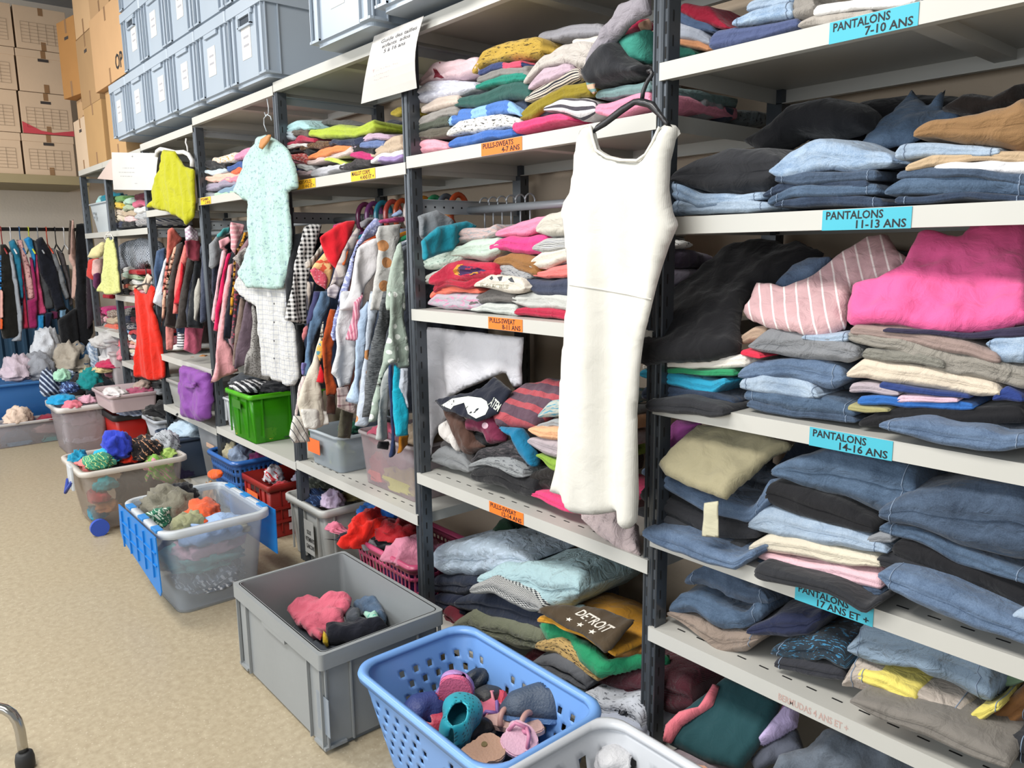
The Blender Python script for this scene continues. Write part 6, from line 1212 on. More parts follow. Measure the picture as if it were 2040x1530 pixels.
def flip(label, heel, toe, W, col, strap=None, roll=0.0, dec=None, wide=False, H=.016, button=None):
    t = thing('sandal', label, 'sandal', (0, 0, 0), 0, 'shoes in the blue basket'); L = place(t, heel, toe, roll)
    sole_part('sole', L, W, 0, H, plain(col, .7, bump=.25, bscale=180, name='sandal_foam'), t)
    if strap:
        m = plain(strap, .5, name='sandal_strap')
        if wide:
            for q in (.72, .36):
                bm = bmesh.new(); tube(bm, [((q - .5) * L, W * profile(q) * 1.02 * math.cos(a), H + .028 * math.sin(a)) for a in np.linspace(0, math.pi, 11)], .0075, 8); bobj('strap', bm, m, t, True)
        else:
            bm = bmesh.new(); tube(bm, [(-.06 * L, W * .38, H * .6), (.12 * L, W * .26, H + .024), (.30 * L, 0, H + .014), (.32 * L, 0, H)], .0048, 8); tube(bm, [(-.06 * L, -W * .38, H * .6), (.12 * L, -W * .26, H + .024), (.30 * L, 0, H + .014)], .0048, 8); bobj('strap', bm, m, t, True)
    for dx, dy in dec or ():
        bm = bmesh.new(); bmesh.ops.create_cone(bm, cap_ends=True, segments=14, radius1=.008, radius2=.007, depth=.003, matrix=Matrix.Translation((dx, dy, H + .001))); bobj('rivet', bm, plain('#8a7d5a', .4, metal=.5, name='brass_rivet'), t)
    if button:
        bm = bmesh.new(); bmesh.ops.create_uvsphere(bm, u_segments=12, v_segments=8, radius=.011, matrix=Matrix.Translation((.28 * L, 0, H + .006)) @ Matrix.Diagonal((1, 1, .5, 1))); bobj('button', bm, plain(button, .5, name='sandal_strap'), t, True)
    return t
RR = math.radians
VBk = View(700, 1250, .3039)
def ab(u, v, z): return tuple(atz(*VBk(u, v), z))
shoe('turquoise perforated swim shoe with an open top', ab(650, 800, .165), ab(760, 470, .20), .095, .062, '#1f93a6', '#177c8e', RR(8), .6, dots='#0f5563', trim='#39a9ba')
shoe('pink and lilac rubber clog resting on its side', ab(585, 560, .12), ab(735, 330, .235), .088, .055, '#a87fb8', '#d0678a', RR(-75), .42)
shoe('blue grey neoprene water shoe at the wall side', ab(1400, 610, .15), ab(975, 570, .15), .090, .082, '#3f4c5e', '#5576a3', RR(25), .42, trim='#4f7ab0')
shoe('royal blue patterned water shoe with red lining', ab(560, 640, .10), ab(330, 560, .15), .088, .07, '#34427c', '#2b3868', RR(15), .4, trim='#b3282c')
shoe('dark grey rubber clog in the middle of the basket', ab(960, 590, .08), ab(800, 440, .14), .085, .06, '#3a3b3c', '#2a2a2c', RR(30), .4)
shoe('coral pink sandal shoe under the turquoise one', ab(540, 700, .09), ab(640, 590, .12), .07, .05, '#c94b62', '#d97a84', 0, .45)
shoe('black rubber shoe at the bottom of the basket', ab(760, 800, .10), ab(920, 650, .12), .08, .05, '#2a2b2c', '#3c3e3f', RR(-30), .4)
shoe('navy slipper near the far corner of the basket', ab(830, 420, .12), ab(740, 330, .15), .08, .055, '#30363f', '#565c66', RR(40), .4)
flip('tan leather sandal sole with brass rivets', ab(720, 900, .155), ab(1000, 770, .165), .085, '#b08d78', None, RR(14), [(.01, .012), (.055, -.012)])
flip('pale pink foam sandal with a round flower button', ab(1010, 830, .16), ab(1180, 670, .185), .088, '#d3a8bb', '#c77f9c', RR(20), button='#cf7f9f')
flip('coral flip flop with lilac straps', ab(830, 500, .13), ab(1010, 640, .12), .075, '#cf6a80', '#8466a8', RR(20))
flip('beige rose strap sandal lying across the basket', ab(880, 610, .13), ab(1270, 700, .15), .062, '#c4a098', '#b88d86', RR(10), wide=True)
flip('olive green corded sandal at the right side', ab(1020, 650, .12), ab(1240, 650, .12), .08, '#47503f', '#7d7f66', RR(5))
flip('red pink flip flop near the wall side', ab(900, 470, .11), ab(1010, 530, .13), .075, '#c9485c', '#d98a94', RR(50))
crumple((-1.42, -.3, .05), (.40, .24, .12), cloth('#2c2f38'), 'shoe_heap', 'dark jumble of shoes at the bottom of the basket', cat='shoes', group='shoes in the blue basket')
# things in the white basket
shoe('white trainer in the white basket', tuple(atz(1240, 1560, .13)), tuple(atz(1192, 1498, .19)), .08, .06, '#cfcfd2', '#b9b9bd', 0, .45)['group'] = 'shoes in the white basket'
crumple((-.86, -.33, .07), (.38, .24, .14), cloth('#6d7076'), 'shoe_heap', 'grey jumble of shoes in the white basket', cat='shoes')

# ---- milky clear boxes on the floor
CLR = clear('#d5dde6', .24, .3); CLRM = clear('#dfe5ea', .6, .35); CLRF = clear('#c3cad0', .22, .2)

def fill(name_prefix, cx, cy, z, items, group, rx=.12, ry=.1):
    for i, (dx, dy, dz, s, col, lb) in enumerate(items):
        m = cloth(col) if isinstance(col, str) else col
        sz = s if isinstance(s, tuple) else (s, s * .8, s * .55)
        crumple((cx + dx, cy + dy, z + dz), sz, m, 'garment', lb, rz=i * 1.3, group=group, cat='garment', sub=4, amp=.34, bound=LASTBOX[0])
t = tub('storage_box', 'milky clear box with blue side flaps, on the floor behind the grey crate', 'box', -3.36, -2.815, -.635, -.215, 0, .345, CLR, CLRM, taper=.035, rimw=.022, rimh=.028, r=.045)
BL = clear('#1c86d8', .72, .35, 'blue_translucent')
for s in (-1,):
    bm = bmesh.new(); pts = [(-.235, .335), (.235, .335), (.245, .20), (.235, .16), (.10, .13), (-.10, .16), (-.20, .19), (-.245, .24)]
    pts = [(-.25, .335), (.25, .335), (.262, .13), (.245, .11), (-.24, .19), (-.262, .22)]
    prism(bm, pts, -.222 - .004, -.222, axis='y')
    for k in range(5): xx = -.2 + k * .1; box(bm, xx - .004, xx + .004, -.232, -.226, .17, .32)
    for zz in (.22, .27): box(bm, -.235, .24, -.231, -.226, zz, zz + .006)
    bobj('blue_flap', bm, BL, t)
    bm = bmesh.new(); pts = [(-.25, .335), (.25, .335), (.245, .15), (-.245, .15)]; prism(bm, pts, .222, .226, axis='y'); bobj('blue_flap', bm, BL, t)
for k in range(3):
    for s in (-1, 1):
        bm = bmesh.new(); xx = -.19 + k * .17; box(bm, xx, xx + .065, s * .186, s * .214, .336, .348, bev=.003); bobj('hinge_clip', bm, plain('#2a7fc4', .4, name='blue_plastic'), t)
G = 'clothes in the box with blue flaps'
fill('', -3.09, -.425, .04, [(-.14, 0, .04, (.24, .28, .16), '#5a626c', 'dark grey blue garment low in the box with blue flaps'), (.12, 0, .04, (.24, .28, .14), cloth('#6d7580', 'floral', '#b9bec6', .04), 'grey floral garment at the bottom of the box with blue flaps'), (.1, -.02, .12, (.28, .30, .10), '#6fb0a8', 'seafoam green garment in the box with blue flaps'), (.12, .0, .17, (.24, .28, .09), '#c99aa8', 'pale rose garment in the box with blue flaps'), (.11, .02, .215, (.26, .28, .10), '#8ea6c9', 'powder blue garment in the box with blue flaps'),
 (-.16, -.06, .25, (.26, .20, .14), cloth('#5d5a4f', 'denim', '#8a8676'), 'olive grey denim lying over the box rim'), (-.20, .0, .285, (.14, .14, .08), '#15161d', 'black cap like garment in the box corner'), (.0, .02, .25, (.24, .14, .09), '#d95a33', 'orange garment on top in the clear box'), (.07, -.05, .24, (.13, .12, .09), '#8b8c6c', 'sage striped garment on top in the clear box'), (-.05, -.13, .25, (.16, .10, .08), cloth('#2c6a52', 'floral', '#c3cfc4', .03), 'green white patterned garment at the clear box rim'), (.17, .1, .22, (.10, .08, .06), '#b5ae98', 'beige sock near the corner of the clear box')], G)

t = tub('storage_box', 'long clear wheeled box packed with small clothes, on the floor', 'box', -4.44, -3.965, -.665, -.165, .02, .325, clear('#d3ccc6', .16, .3), clear('#e3ddd6', .62, .35), taper=.04, rimw=.02, rimh=.024, r=.035)
bm = bmesh.new(); bmesh.ops.create_cone(bm, cap_ends=True, segments=20, radius1=.042, radius2=.042, depth=.022, matrix=Matrix.Translation((.205, -.185, .02)) @ Matrix.Rotation(math.pi / 2, 4, 'Y')); bobj('wheel', bm, plain('#2f4fb0', .4, name='blue_plastic'), t)
for o2 in ((.205, .16),):
    bm = bmesh.new(); bmesh.ops.create_cone(bm, cap_ends=True, segments=20, radius1=.035, radius2=.035, depth=.022, matrix=Matrix.Translation((o2[0], o2[1], .015)) @ Matrix.Rotation(math.pi / 2, 4, 'Y')); bobj('wheel', bm, plain('#2f4fb0', .4, name='blue_plastic'), t)
bm = bmesh.new(); box(bm, .0, .09, -.262, -.25, .19, .31, bev=.004); bobj('handle_panel', bm, CLRM, t)
bm = bmesh.new(); tube(bm, [(.005, -.262, .235), (.045, -.285, .18), (.085, -.262, .235)], .008, 8); bobj('latch', bm, plain('#2b3f8f', .4, name='blue_plastic'), t, True)
G = 'small clothes in the wheeled box'
fill('', -4.2, -.415, .05, [(.08, -.17, .02, .13, '#1f7f9a', 'teal garment low in the wheeled box corner'), (.10, -.12, .05, (.12, .14, .06), '#d39a6c', 'peach cup shaped garment low in the wheeled box'), (.08, .05, .06, (.2, .26, .22), '#3d3a35', 'dark garment pressed against the wheeled box side'), (.11, -.17, .11, .13, '#c2434f', 'red pink garment in the wheeled box'), (.11, -.12, .16, .12, '#2aa0ad', 'cyan garment in the wheeled box'), (.10, .14, .14, (.16, .18, .2), cloth('#7aa84a', 'floral', '#c98a9a', .05), 'lime and pink garment against the wheeled box side'),
 (.0, -.18, .235, .14, '#d97a78', 'coral bikini top at the wheeled box rim'), (-.08, -.19, .26, (.10, .10, .09), '#1f86a8', 'blue round garment at the wheeled box rim'), (.05, -.13, .26, .15, cloth('#3f8a6c', 'diag', '#cfd98a', .02), 'green striped swimsuit at the wheeled box rim'), (-.02, -.07, .27, (.16, .14, .08), '#2aa3c4', 'cyan swim top in the wheeled box'), (.0, -.03, .30, (.15, .14, .15), '#2f3fb0', 'ultramarine blue cap on the wheeled box'), (.0, .04, .25, .13, '#d2321f', 'red shorts in the wheeled box'), (-.01, .11, .27, (.24, .18, .12), cloth('#1d1a1c', 'print', '#b98a6a', .03), 'black swimsuit with colourful print in the wheeled box'), (.02, .20, .29, (.14, .12, .13), cloth('#a9adb3', 'print', '#4a4d52', .03), 'grey white printed top at the back of the wheeled box'), (-.05, .19, .31, .05, '#d95a2a', 'small orange garment at the back rim'), (.08, .19, .255, .10, '#a8c46a', 'lime green band at the wheeled box corner'), (-.1, .05, .2, (.2, .3, .16), '#4a4552', 'plum garment deep inside the wheeled box')], G)

t = tub('storage_box', 'tall clear box with pink garments over its rim, farther along the floor', 'box', -6.20, -5.745, -.44, -.11, 0, .335, clear('#d5cdd0', .26, .4), clear('#e6e2e0', .75, .35), taper=.03, rimw=.02, rimh=.035, r=.03)
G = 'clothes piled on the far clear boxes'
fill('', -5.97, -.28, .06, [(.1, 0, .04, (.2, .26, .2), '#9a9ba3', 'grey garment inside the tall clear box'), (.1, 0, .16, (.2, .26, .12), '#bdb9c2', 'pale garment inside the tall clear box'), (.18, -.06, .27, (.10, .12, .07), '#d97888', 'pink garment spilling over the tall clear box rim'), (.15, .04, .29, (.12, .10, .06), '#d3a2b4', 'rose scarf end on the tall clear box'), (.10, -.10, .30, (.16, .20, .07), '#1f8fc0', 'bright blue garment on the tall clear box'), (.0, -.03, .36, .14, cloth('#2a3a66', 'floral', '#7f9fd0', .04), 'navy sweater with pale animal print on the tall clear box'), (-.1, -.13, .36, (.12, .14, .2), cloth('#2a3550', 'stripeh', '#a9b4c6', .03), 'navy striped sleeve hanging over the left box'), (-.04, -.06, .44, (.11, .11, .09), '#9cc9b0', 'mint green cap at the top of the heap'), (.02, .10, .38, (.16, .14, .16), '#157f80', 'dark teal garment on the heap'), (.05, .17, .33, (.24, .18, .12), '#181d24', 'black garment right of the teal one'), (.0, .2, .47, (.16, .2, .05), '#c9b98c', 'pale yellow folded garment high on the heap'), (.0, .24, .5, (.18, .22, .06), '#b52f55', 'raspberry garment high on the heap'), (-.12, .0, .45, .08, '#9fb0c6', 'pale blue garment corner on the heap')], G)
# blue clear box and low clear box at far left
t = tub('storage_box', 'large translucent blue box heaped with clothes by the far wall', 'box', -7.15, -6.55, -1.25, -.03, 0, .42, clear('#3f7fc0', .38, .3), clear('#4a86c4', .6, .3), taper=.04, r=.04)
G = 'clothes in the far floor boxes'
fill('', -6.85, 0, .1, [(.2, -.45, .0, (.2, .4, .2), '#3f6a9a', 'mid blue garment inside the blue box'), (.2, -.25, .04, (.2, .3, .2), '#7f9fc6', 'light blue garment inside the blue box'), (.2, -.12, .12, (.15, .16, .16), '#6a5648', 'brown garment inside the blue box'), (.2, -.35, -.04, (.2, .3, .14), '#3d4650', 'dark patterned garment low inside the blue box')], G)
LASTBOX[0] = None
fill('', -6.85, 0, .1, [(.1, -.50, .36, (.26, .22, .2), '#bfb0bc', 'white and pink garment at the left end of the far heap'), (.12, -.37, .36, (.24, .2, .22), '#8e9199', 'grey garment left of the white bag on the far heap'), (.0, -.27, .44, (.22, .22, .34), '#c3c6cc', 'white translucent bag standing on the far heap'), (.12, -.15, .40, (.26, .24, .24), '#a89f92', 'beige and cream garment right of the white bag'), (.1, -.05, .38, (.22, .18, .24), '#2d4a66', 'dark blue garment with green collar on the far heap'), (.12, .04, .38, (.2, .2, .26), cloth('#8fa3bd', 'check', '#c9d4e2', .04), 'pale blue checked shirt at the right of the far heap'), (.2, -.06, .33, (.12, .14, .08), '#b5ae8c', 'small cream garment at the blue box rim'), (.1, .17, .30, (.2, .2, .18), '#3f6486', 'steel blue garment beside the blue box')], G)
t = tub('storage_box', 'low clear box with a cream garment on it, in front of the blue box', 'box', -6.50, -6.31, -.76, -.30, 0, .175, clear('#c9c3c6', .25, .4), clear('#d9d5d4', .6, .35), taper=.01, r=.02, rimw=.01)
fill('', -6.4, -.5, .02, [(.04, -.1, .0, (.1, .2, .14), '#5f7f96', 'blue grey garment at the left of the low clear box'), (.04, .1, -.01, (.1, .24, .06), '#3f8f8c', 'teal garment at the bottom of the low clear box'), (.04, .1, .06, (.1, .24, .07), '#c9a3a0', 'dusty rose garment in the low clear box'), (.0, -.08, .16, (.16, .2, .14), '#d6bfae', 'cream garment flopped over the low clear box'), (.02, .1, .13, (.12, .2, .06), '#8a2a3c', 'dark red garment edge on the low clear box')], G)
# ================================================================ smaller shelf piles farther along
PAL = {'white': '#c9c8c6', 'cream': '#c4b8a2', 'pale pink': '#cfa3a8', 'rose pink': '#c4607c', 'coral': '#cf6450', 'red': '#a8232b', 'burgundy': '#5e2030', 'navy': '#232b42', 'black': '#1a1b1e', 'grey': '#7d7f83', 'pale grey': '#a9abae', 'mint': '#9cc4ae', 'green': '#5f8a4c', 'teal': '#1f7f84', 'sky blue': '#7f9fc0', 'denim blue': '#42587a', 'yellow': '#c9a93e', 'lilac': '#a797b9', 'brown': '#6a4a36', 'beige': '#ae9c85', 'orange': '#d0743a', 'olive': '#5c5d45', 'magenta': '#b3296a'}
ORD = ['lowest', 'second up', 'third up', 'fourth up', 'fifth up', 'sixth up', 'seventh up', 'eighth up', 'ninth up']
def pile(vw, u0, u1, vt, vb, cols, place, group, y=.04, depth=.28, slope=0.0, noun='top', dyy=.0):
    """little stacks side by side; cols = list of columns, each a list of colour names from the bottom up; vt/vb at the left end, slope = rise per unit u"""
    n = len(cols); w_ = (u1 - u0) / n
    side = {1: [''], 2: ['left ', 'right '], 3: ['left ', 'middle ', 'right ']}[n]
    for c, col in enumerate(cols):
        a = u0 + w_ * c; b = a + w_ * 1.06; m = len(col)
        top = vt + (c % 2) * (vb - vt) * .12
        for k, nm in enumerate(col):
            z1 = vb - (vb - top) * k / m; z0 = vb - (vb - top) * (k + 1) / m; j = random.uniform(-.12, .12) * w_
            f = lambda u: slope * (u - u0)
            st = [(a + j, z0 + f(a) + 4, z1 + f(a)), ((a + b) / 2, z0 + f((a + b) / 2) - 2, z1 + f((a + b) / 2)), (b + j, z0 + f(b) + 5, z1 + f(b))]
            pt = random.choice([None, None, None, 'floral', 'stripeh']); m_ = cloth(PAL[nm], pt, '#cfcac4' if pt else '#ffffff', .03)
            fold(vw, st, m_, 'folded_top', f'{nm} folded {noun} {ORD[k]} in the {side[c]}pile {place}', y=y + .01 * random.random(), depth=depth, rough=.008, group=group, cat='garment')
pile(VE1, 345, 670, 500, 795, [['navy', 'cream', 'beige', 'yellow', 'green'], ['black', 'pale pink', 'beige', 'green', 'mint'], ['navy', 'pale grey', 'white', 'rose pink', 'burgundy']], 'above the pinafore dress', 'small clothes above the pinafore dress', slope=-.10)
pile(VE1, 455, 590, 1130, 1385, [['black', 'coral', 'black', 'mint', 'white'], ['rose pink', 'cream', 'white', 'green', 'red']], 'left of the red dress straps', 'small clothes beside the red dress')
pile(VE2, 395, 530, 180, 450, [['pale pink', 'red', 'white', 'pale pink', 'coral', 'white', 'sky blue', 'navy'], ['burgundy', 'white', 'cream', 'pale pink', 'orange', 'white', 'navy', 'red']], 'beside the red dress skirt', 'small clothes on the shelf beside the red skirt', slope=.25)
pile(VE2, 410, 530, 60, 170, [['navy', 'black'], ['burgundy', 'black']], 'high beside the red dress', 'dark clothes beside the red dress', noun='garment', y=.1)
pile(VE2, 190, 350, 50, 240, [['grey', 'rose pink', 'magenta'], ['coral', 'beige', 'brown']], 'near the far post', 'small clothes near the far post')
pile(VE2, 735, 860, 290, 395, [['pale pink', 'red'], ['white', 'burgundy']], 'right of the red dress skirt', 'small clothes right of the red skirt')
pile(VE2, 410, 700, 655, 745, [['black', 'black'], ['navy', 'black'], ['grey', 'black']], 'under the red dress', 'dark clothes under the red dress', noun='garment', y=.06)
pile(VE2, 640, 800, 660, 760, [['grey', 'black']], 'beside the clear basket below the red dress', 'dark clothes under the red dress', noun='garment', y=.12)
stack(VC1, 0.03, 'on the upper shelf behind the mint romper', 'clothes on the upper shelf behind the romper', [
 ([(1430, 400, 480), (1600, 360, 540), (1725, 380, 560)], '#191d2c', 'trousers', 'navy black trousers heaped', dict(y=.16)), ([(1640, 280, 330), (1690, 240, 330), (1720, 240, 320)], '#b09a3e', 'shirt', 'mustard garment tip', dict(y=.2)),
 ([(760, 400, 485), (900, 368, 440), (975, 400, 440)], '#9fc4c6', 'shirt', 'aqua shirt spread'), ([(970, 378, 435), (1200, 375, 425), (1360, 395, 435)], '#4a4a48', 'shirt', 'dark grey shirt', dict(y=.1)),
 ([(960, 445, 505), (1150, 420, 530), (1350, 410, 505), (1485, 370, 450)], '#a3b43c', 'shirt', 'lime green shirt with long sleeve'), ([(765, 440, 545), (835, 455, 535)], '#9aa6ad', 'shirt', 'pale blue grey shirt end'), ([(830, 445, 505), (965, 430, 505)], '#5a5048', 'shirt', 'brown grey shirt'),
 ([(770, 545, 595), (880, 497, 558), (1000, 512, 550)], '#a8304a', 'shirt', 'crimson shirt'), ([(775, 570, 612), (945, 553, 585)], '#cfcdca', 'shirt', 'white shirt under the crimson one'), ([(800, 595, 655), (930, 588, 645), (985, 620, 685)], BLK, 'shirt', 'black shirt'),
 ([(900, 580, 615), (1050, 540, 610), (1150, 530, 575)], cloth('#4d3324', 'print', '#a08050', .02), 'shirt', 'brown leopard print shirt'), ([(1130, 540, 585), (1300, 508, 585), (1420, 515, 570)], '#252d45', 'shirt', 'navy shirt'),
 ([(1335, 560, 605), (1450, 458, 525), (1620, 500, 555)], '#b89fb2', 'shirt', 'lilac shirt'), ([(1395, 565, 605), (1480, 530, 610), (1590, 530, 590)], '#5f719c', 'shirt', 'periwinkle blue shirt'), ([(965, 665, 700), (1100, 588, 665), (1320, 588, 625)], '#db7f4a', 'shirt', 'orange shirt'),
 ([(955, 700, 745), (1150, 640, 690), (1340, 600, 655)], '#c9b5b0', 'shirt', 'cream pink shirt'), ([(1315, 600, 645), (1400, 556, 635), (1510, 590, 640)], BLK, 'shirt', 'small black shirt'), ([(1318, 640, 685), (1400, 618, 692), (1490, 620, 690)], '#b32a68', 'shirt', 'magenta shirt'),
 ([(1470, 640, 690), (1600, 530, 660), (1725, 480, 625)], '#b7a48f', 'shirt', 'beige shirt by the post'), ([(1465, 700, 728), (1580, 640, 695), (1720, 610, 665)], '#d3d2d4', 'shirt', 'white shirt by the post'), ([(1480, 705, 738), (1725, 635, 692)], '#9a86b4', 'shirt', 'violet shirt by the post'),
 ([(1225, 745, 780), (1350, 690, 760), (1480, 685, 742)], cloth('#2c2a2c', 'floral', '#4c4648', .02), 'shirt', 'black lace shirt above the yellow sticker'), ([(980, 785, 835), (1100, 740, 810), (1260, 730, 785)], '#b5b5bb', 'shirt', 'silver grey shirt'),
 ([(820, 650, 705), (900, 640, 725), (975, 690, 735)], cloth('#a33a38', 'print', '#d9d4ce', .03), 'shirt', 'red and white printed shirt'), ([(1105, 690, 712), (1200, 705, 742), (1290, 730, 750)], '#b9cf5a', 'shirt', 'lime edge'), ([(870, 720, 775), (985, 745, 800)], '#c4c7c9', 'shirt', 'pale striped shirt'), ([(875, 775, 845), (985, 790, 825)], '#c9b3b8', 'shirt', 'pink white shirt beside the romper'),
 ([(110, 700, 765), (220, 700, 770), (300, 725, 765)], BLK, 'shirt', 'black shirt left of the romper'), ([(165, 680, 705), (300, 640, 725), (375, 635, 700)], cloth('#c9c4be', 'floral', '#c98f3e', .05), 'shirt', 'white and ochre shirt left of the romper'), ([(362, 645, 690), (450, 602, 700), (510, 610, 690)], '#d088a6', 'shirt', 'pink lettered shirt left of the romper'),
 ([(280, 765, 800), (380, 700, 775), (450, 740, 765)], '#33508a', 'shirt', 'cobalt shirt left of the romper'), ([(330, 785, 805), (400, 745, 800), (450, 762, 795)], '#d9603c', 'shirt', 'vermilion shirt left of the romper'), ([(120, 785, 820), (200, 760, 815), (300, 770, 810)], '#b5c2cb', 'shirt', 'ice blue shirt left of the romper'),
 ([(120, 835, 875), (250, 800, 885), (390, 795, 850)], '#dcae9c', 'shirt', 'peach shirt left of the romper'), ([(230, 870, 900), (330, 830, 880), (400, 810, 860)], '#cf7f92', 'shirt', 'rose shirt left of the romper'), ([(125, 895, 965), (250, 868, 930), (400, 850, 890)], '#938a9c', 'shirt', 'mauve grey shirt left of the romper'),
 ([(205, 950, 990), (330, 900, 975), (420, 885, 945)], '#7590a6', 'shirt', 'steel blue shirt left of the romper'), ([(125, 955, 1010), (210, 960, 1005)], '#8a8d92', 'shirt', 'grey shirt at the post'), ([(205, 975, 1005), (300, 955, 995), (420, 935, 975)], '#a4ccaa', 'shirt', 'mint green shirt at the bottom'),
], rough=.008, depth=.3)
# ---- boxes and baskets standing in the shelving
def gridhole(c1, c2, kz): return lambda i, k, n, nz: 2 <= k <= nz - 3 and i % c1 < c2 and k % kz != 0
GP = clear('#3fa81c', .62, .25, 'green_plastic')
t = tub('storage_crate', 'translucent lime green crate on the low shelf', 'crate', -3.775, -3.455, -.035, .36, .447, .685, clear('#3c9a10', .6, .25), clear('#5cc41c', .7, .25), taper=.018, rimw=.010, rimh=.022, r=.012, ribs=3)
bm = bmesh.new(); box(bm, -.05, .05, -.2005, -.198, .16, .20); bobj('grip', bm, plain('#2f6d10', .5, name='green_plastic'), t)
fill('', -3.62, .16, .455, [(.0, 0, .0, (.26, .32, .16), '#2c4a2a', 'dark garment inside the lime green crate'), (-.10, -.14, .02, (.06, .06, .18), '#c9a32a', 'yellow garment pressed inside the lime green crate'), (.13, -.1, .03, (.04, .08, .1), '#c4c23a', 'yellow flower shaped garment in the lime green crate'), (-.05, -.1, .225, (.2, .14, .06), cloth('#2a2b31', 'stripeh', '#d0d0d2', .03), 'black and white striped garment on the lime green crate'), (.06, .02, .23, (.2, .2, .06), '#1c1d22', 'black garment on the lime green crate'), (-.16, -.05, .24, (.2, .2, .07), '#3b3f45', 'charcoal garment over the left edge of the lime green crate'), (-.25, -.08, .16, (.1, .1, .08), '#262b38', 'navy garment with wooden button beside the lime green crate')], 'clothes in the lime green crate')
tub('storage_crate', 'small white lattice crate left of the lime green crate', 'crate', -4.0, -3.80, .03, .33, .447, .60, plain('#bfc2c6', .4, name='white_plastic'), taper=.012, rimw=.008, rimh=.012, r=.01, ribs=4)
t = tub('storage_box', 'clear box with an orange label under the cream skirt', 'box', -3.01, -2.715, .02, .40, .457, .61, clear('#b9c3cb', .42, .2), clear('#c9d2d8', .6, .2), taper=.012, rimw=.008, rimh=.012, r=.025)
bm = bmesh.new(); box(bm, -.11, .0, -.1955, -.194, .055, .115); bobj('orange_label', bm, plain('#e0662a', .7, name='sticker_paper'), t)
fill('', -2.86, .2, .465, [(0, 0, .02, (.2, .3, .1), '#9fa3a8', 'grey garment in the clear box with orange label'), (.03, -.1, .02, (.12, .12, .1), '#b9b96a', 'pale yellow garment in the clear box with orange label'), (.04, .08, .12, (.22, .24, .07), '#27303d', 'dark blue garment on the clear box with orange label'), (.02, -.05, .14, (.1, .1, .05), '#2f6a55', 'green garment on the clear box with orange label')], 'clothes in the labelled clear box')
t = tub('storage_box', 'tall clear box of bright clothes beside the sweater bay post', 'box', -2.60, -2.205, .04, .42, .457, .665, clear('#cfc0c4', .30, .2), clear('#d9d0d2', .5, .2), taper=.015, rimw=.008, rimh=.012, r=.02)
fill('', -2.4, .2, .465, [(.06, -.1, .02, (.24, .12, .12), '#b9c24a', 'lime yellow garment low in the tall clear box by the post'), (-.1, -.1, .03, (.14, .12, .12), '#c9605a', 'coral garment low in the tall clear box by the post'), (0, -.08, .12, (.26, .14, .14), '#8a6a78', 'mauve garment in the tall clear box by the post'), (-.08, -.1, .17, (.14, .14, .08), '#d0647c', 'pink garment near the top of the tall clear box by the post'), (.06, .0, .19, (.24, .24, .08), '#a3907a', 'tan garment topping the tall clear box by the post'), (.0, .1, .05, (.3, .2, .16), '#4a6a5a', 'green garment deep in the tall clear box by the post')], 'clothes in the tall clear box')
t = tub('storage_box', 'clear frosted tote with boys underwear lettering under the cream shelf', 'box', -3.215, -2.84, -.005, .37, .0, .275, clear('#b3b5b3', .62, .35), clear('#c4c6c3', .8, .35), taper=.02, rimw=.014, rimh=.03, r=.02, ribs=3)
bm = bmesh.new(); box(bm, .0, .09, -.1815, -.180, .05, .20); bobj('paper_label', bm, plain('#a9aaa8', .6, name='paper'), t)
tv, tf = text_mesh([('SOUS', .2, 2.4, 1), ('VETEMENTS', -.9, 1.2, 1), ('GARCONS', -.5, 0, 1)], 1)
mesh_obj('lettering', [(.025 + x * .0155, -.1825, .075 + y * .027) for x, y in tv], tf, INK, t, smooth=False)
fill('', -3.03, .18, .02, [(0, 0, .0, (.28, .3, .2), '#6b6f70', 'grey garment inside the frosted tote'), (.1, -.1, .12, (.14, .12, .14), '#7c3a48', 'red garment pressed in the frosted tote'), (-.1, -.02, .24, (.16, .2, .11), cloth('#3a3d36', 'floral', '#5d6154', .03), 'black and grey underwear on the frosted tote'), (-.02, -.1, .235, (.16, .12, .08), cloth('#1f2f4f', 'print', '#4a6a9a', .02), 'navy patterned underwear on the frosted tote'), (.07, -.07, .24, (.1, .1, .09), '#b9a8c0', 'lilac underwear on the frosted tote'), (.08, .06, .25, (.16, .16, .07), '#5a5030', 'olive underwear on the frosted tote'), (-.04, .06, .26, (.14, .14, .1), '#26292c', 'black underwear on the frosted tote')], 'underwear in the frosted tote')
REDP = plain('#8f1f1a', .45, var=.05, name='red_plastic')
t = tub('storage_crate', 'brick red plastic crate with an orange label, on the floor under the low shelf', 'crate', -3.70, -3.37, -.01, .38, .0, .262, REDP, taper=.006, rimw=.008, rimh=.03, r=.008, ribs=5)
bm = bmesh.new()
for z in (.075, .14): box(bm, -.165, .165, -.197, -.19, z, z + .012); box(bm, .158, .166, -.19, .19, z, z + .012)
bobj('band', bm, REDP, t)
bm = bmesh.new()
for yy in (-.1, -.07, .0, .03, .1):
    for z in (.03, .095, .165): box(bm, .1585, .160, yy, yy + .014, z, z + .035)
bobj('slot', bm, plain('#c4b6bd', .6, name='pale_inside'), t)
bm = bmesh.new(); box(bm, -.09, .04, -.198, -.196, .155, .20); bobj('orange_label', bm, plain('#d2602a', .7, name='sticker_paper'), t)
bm = bmesh.new(); box(bm, -.05, .05, -.1915, -.19, .205, .228); bobj('grip', bm, plain('#2a0f0e', .7, name='dark_opening'), t)
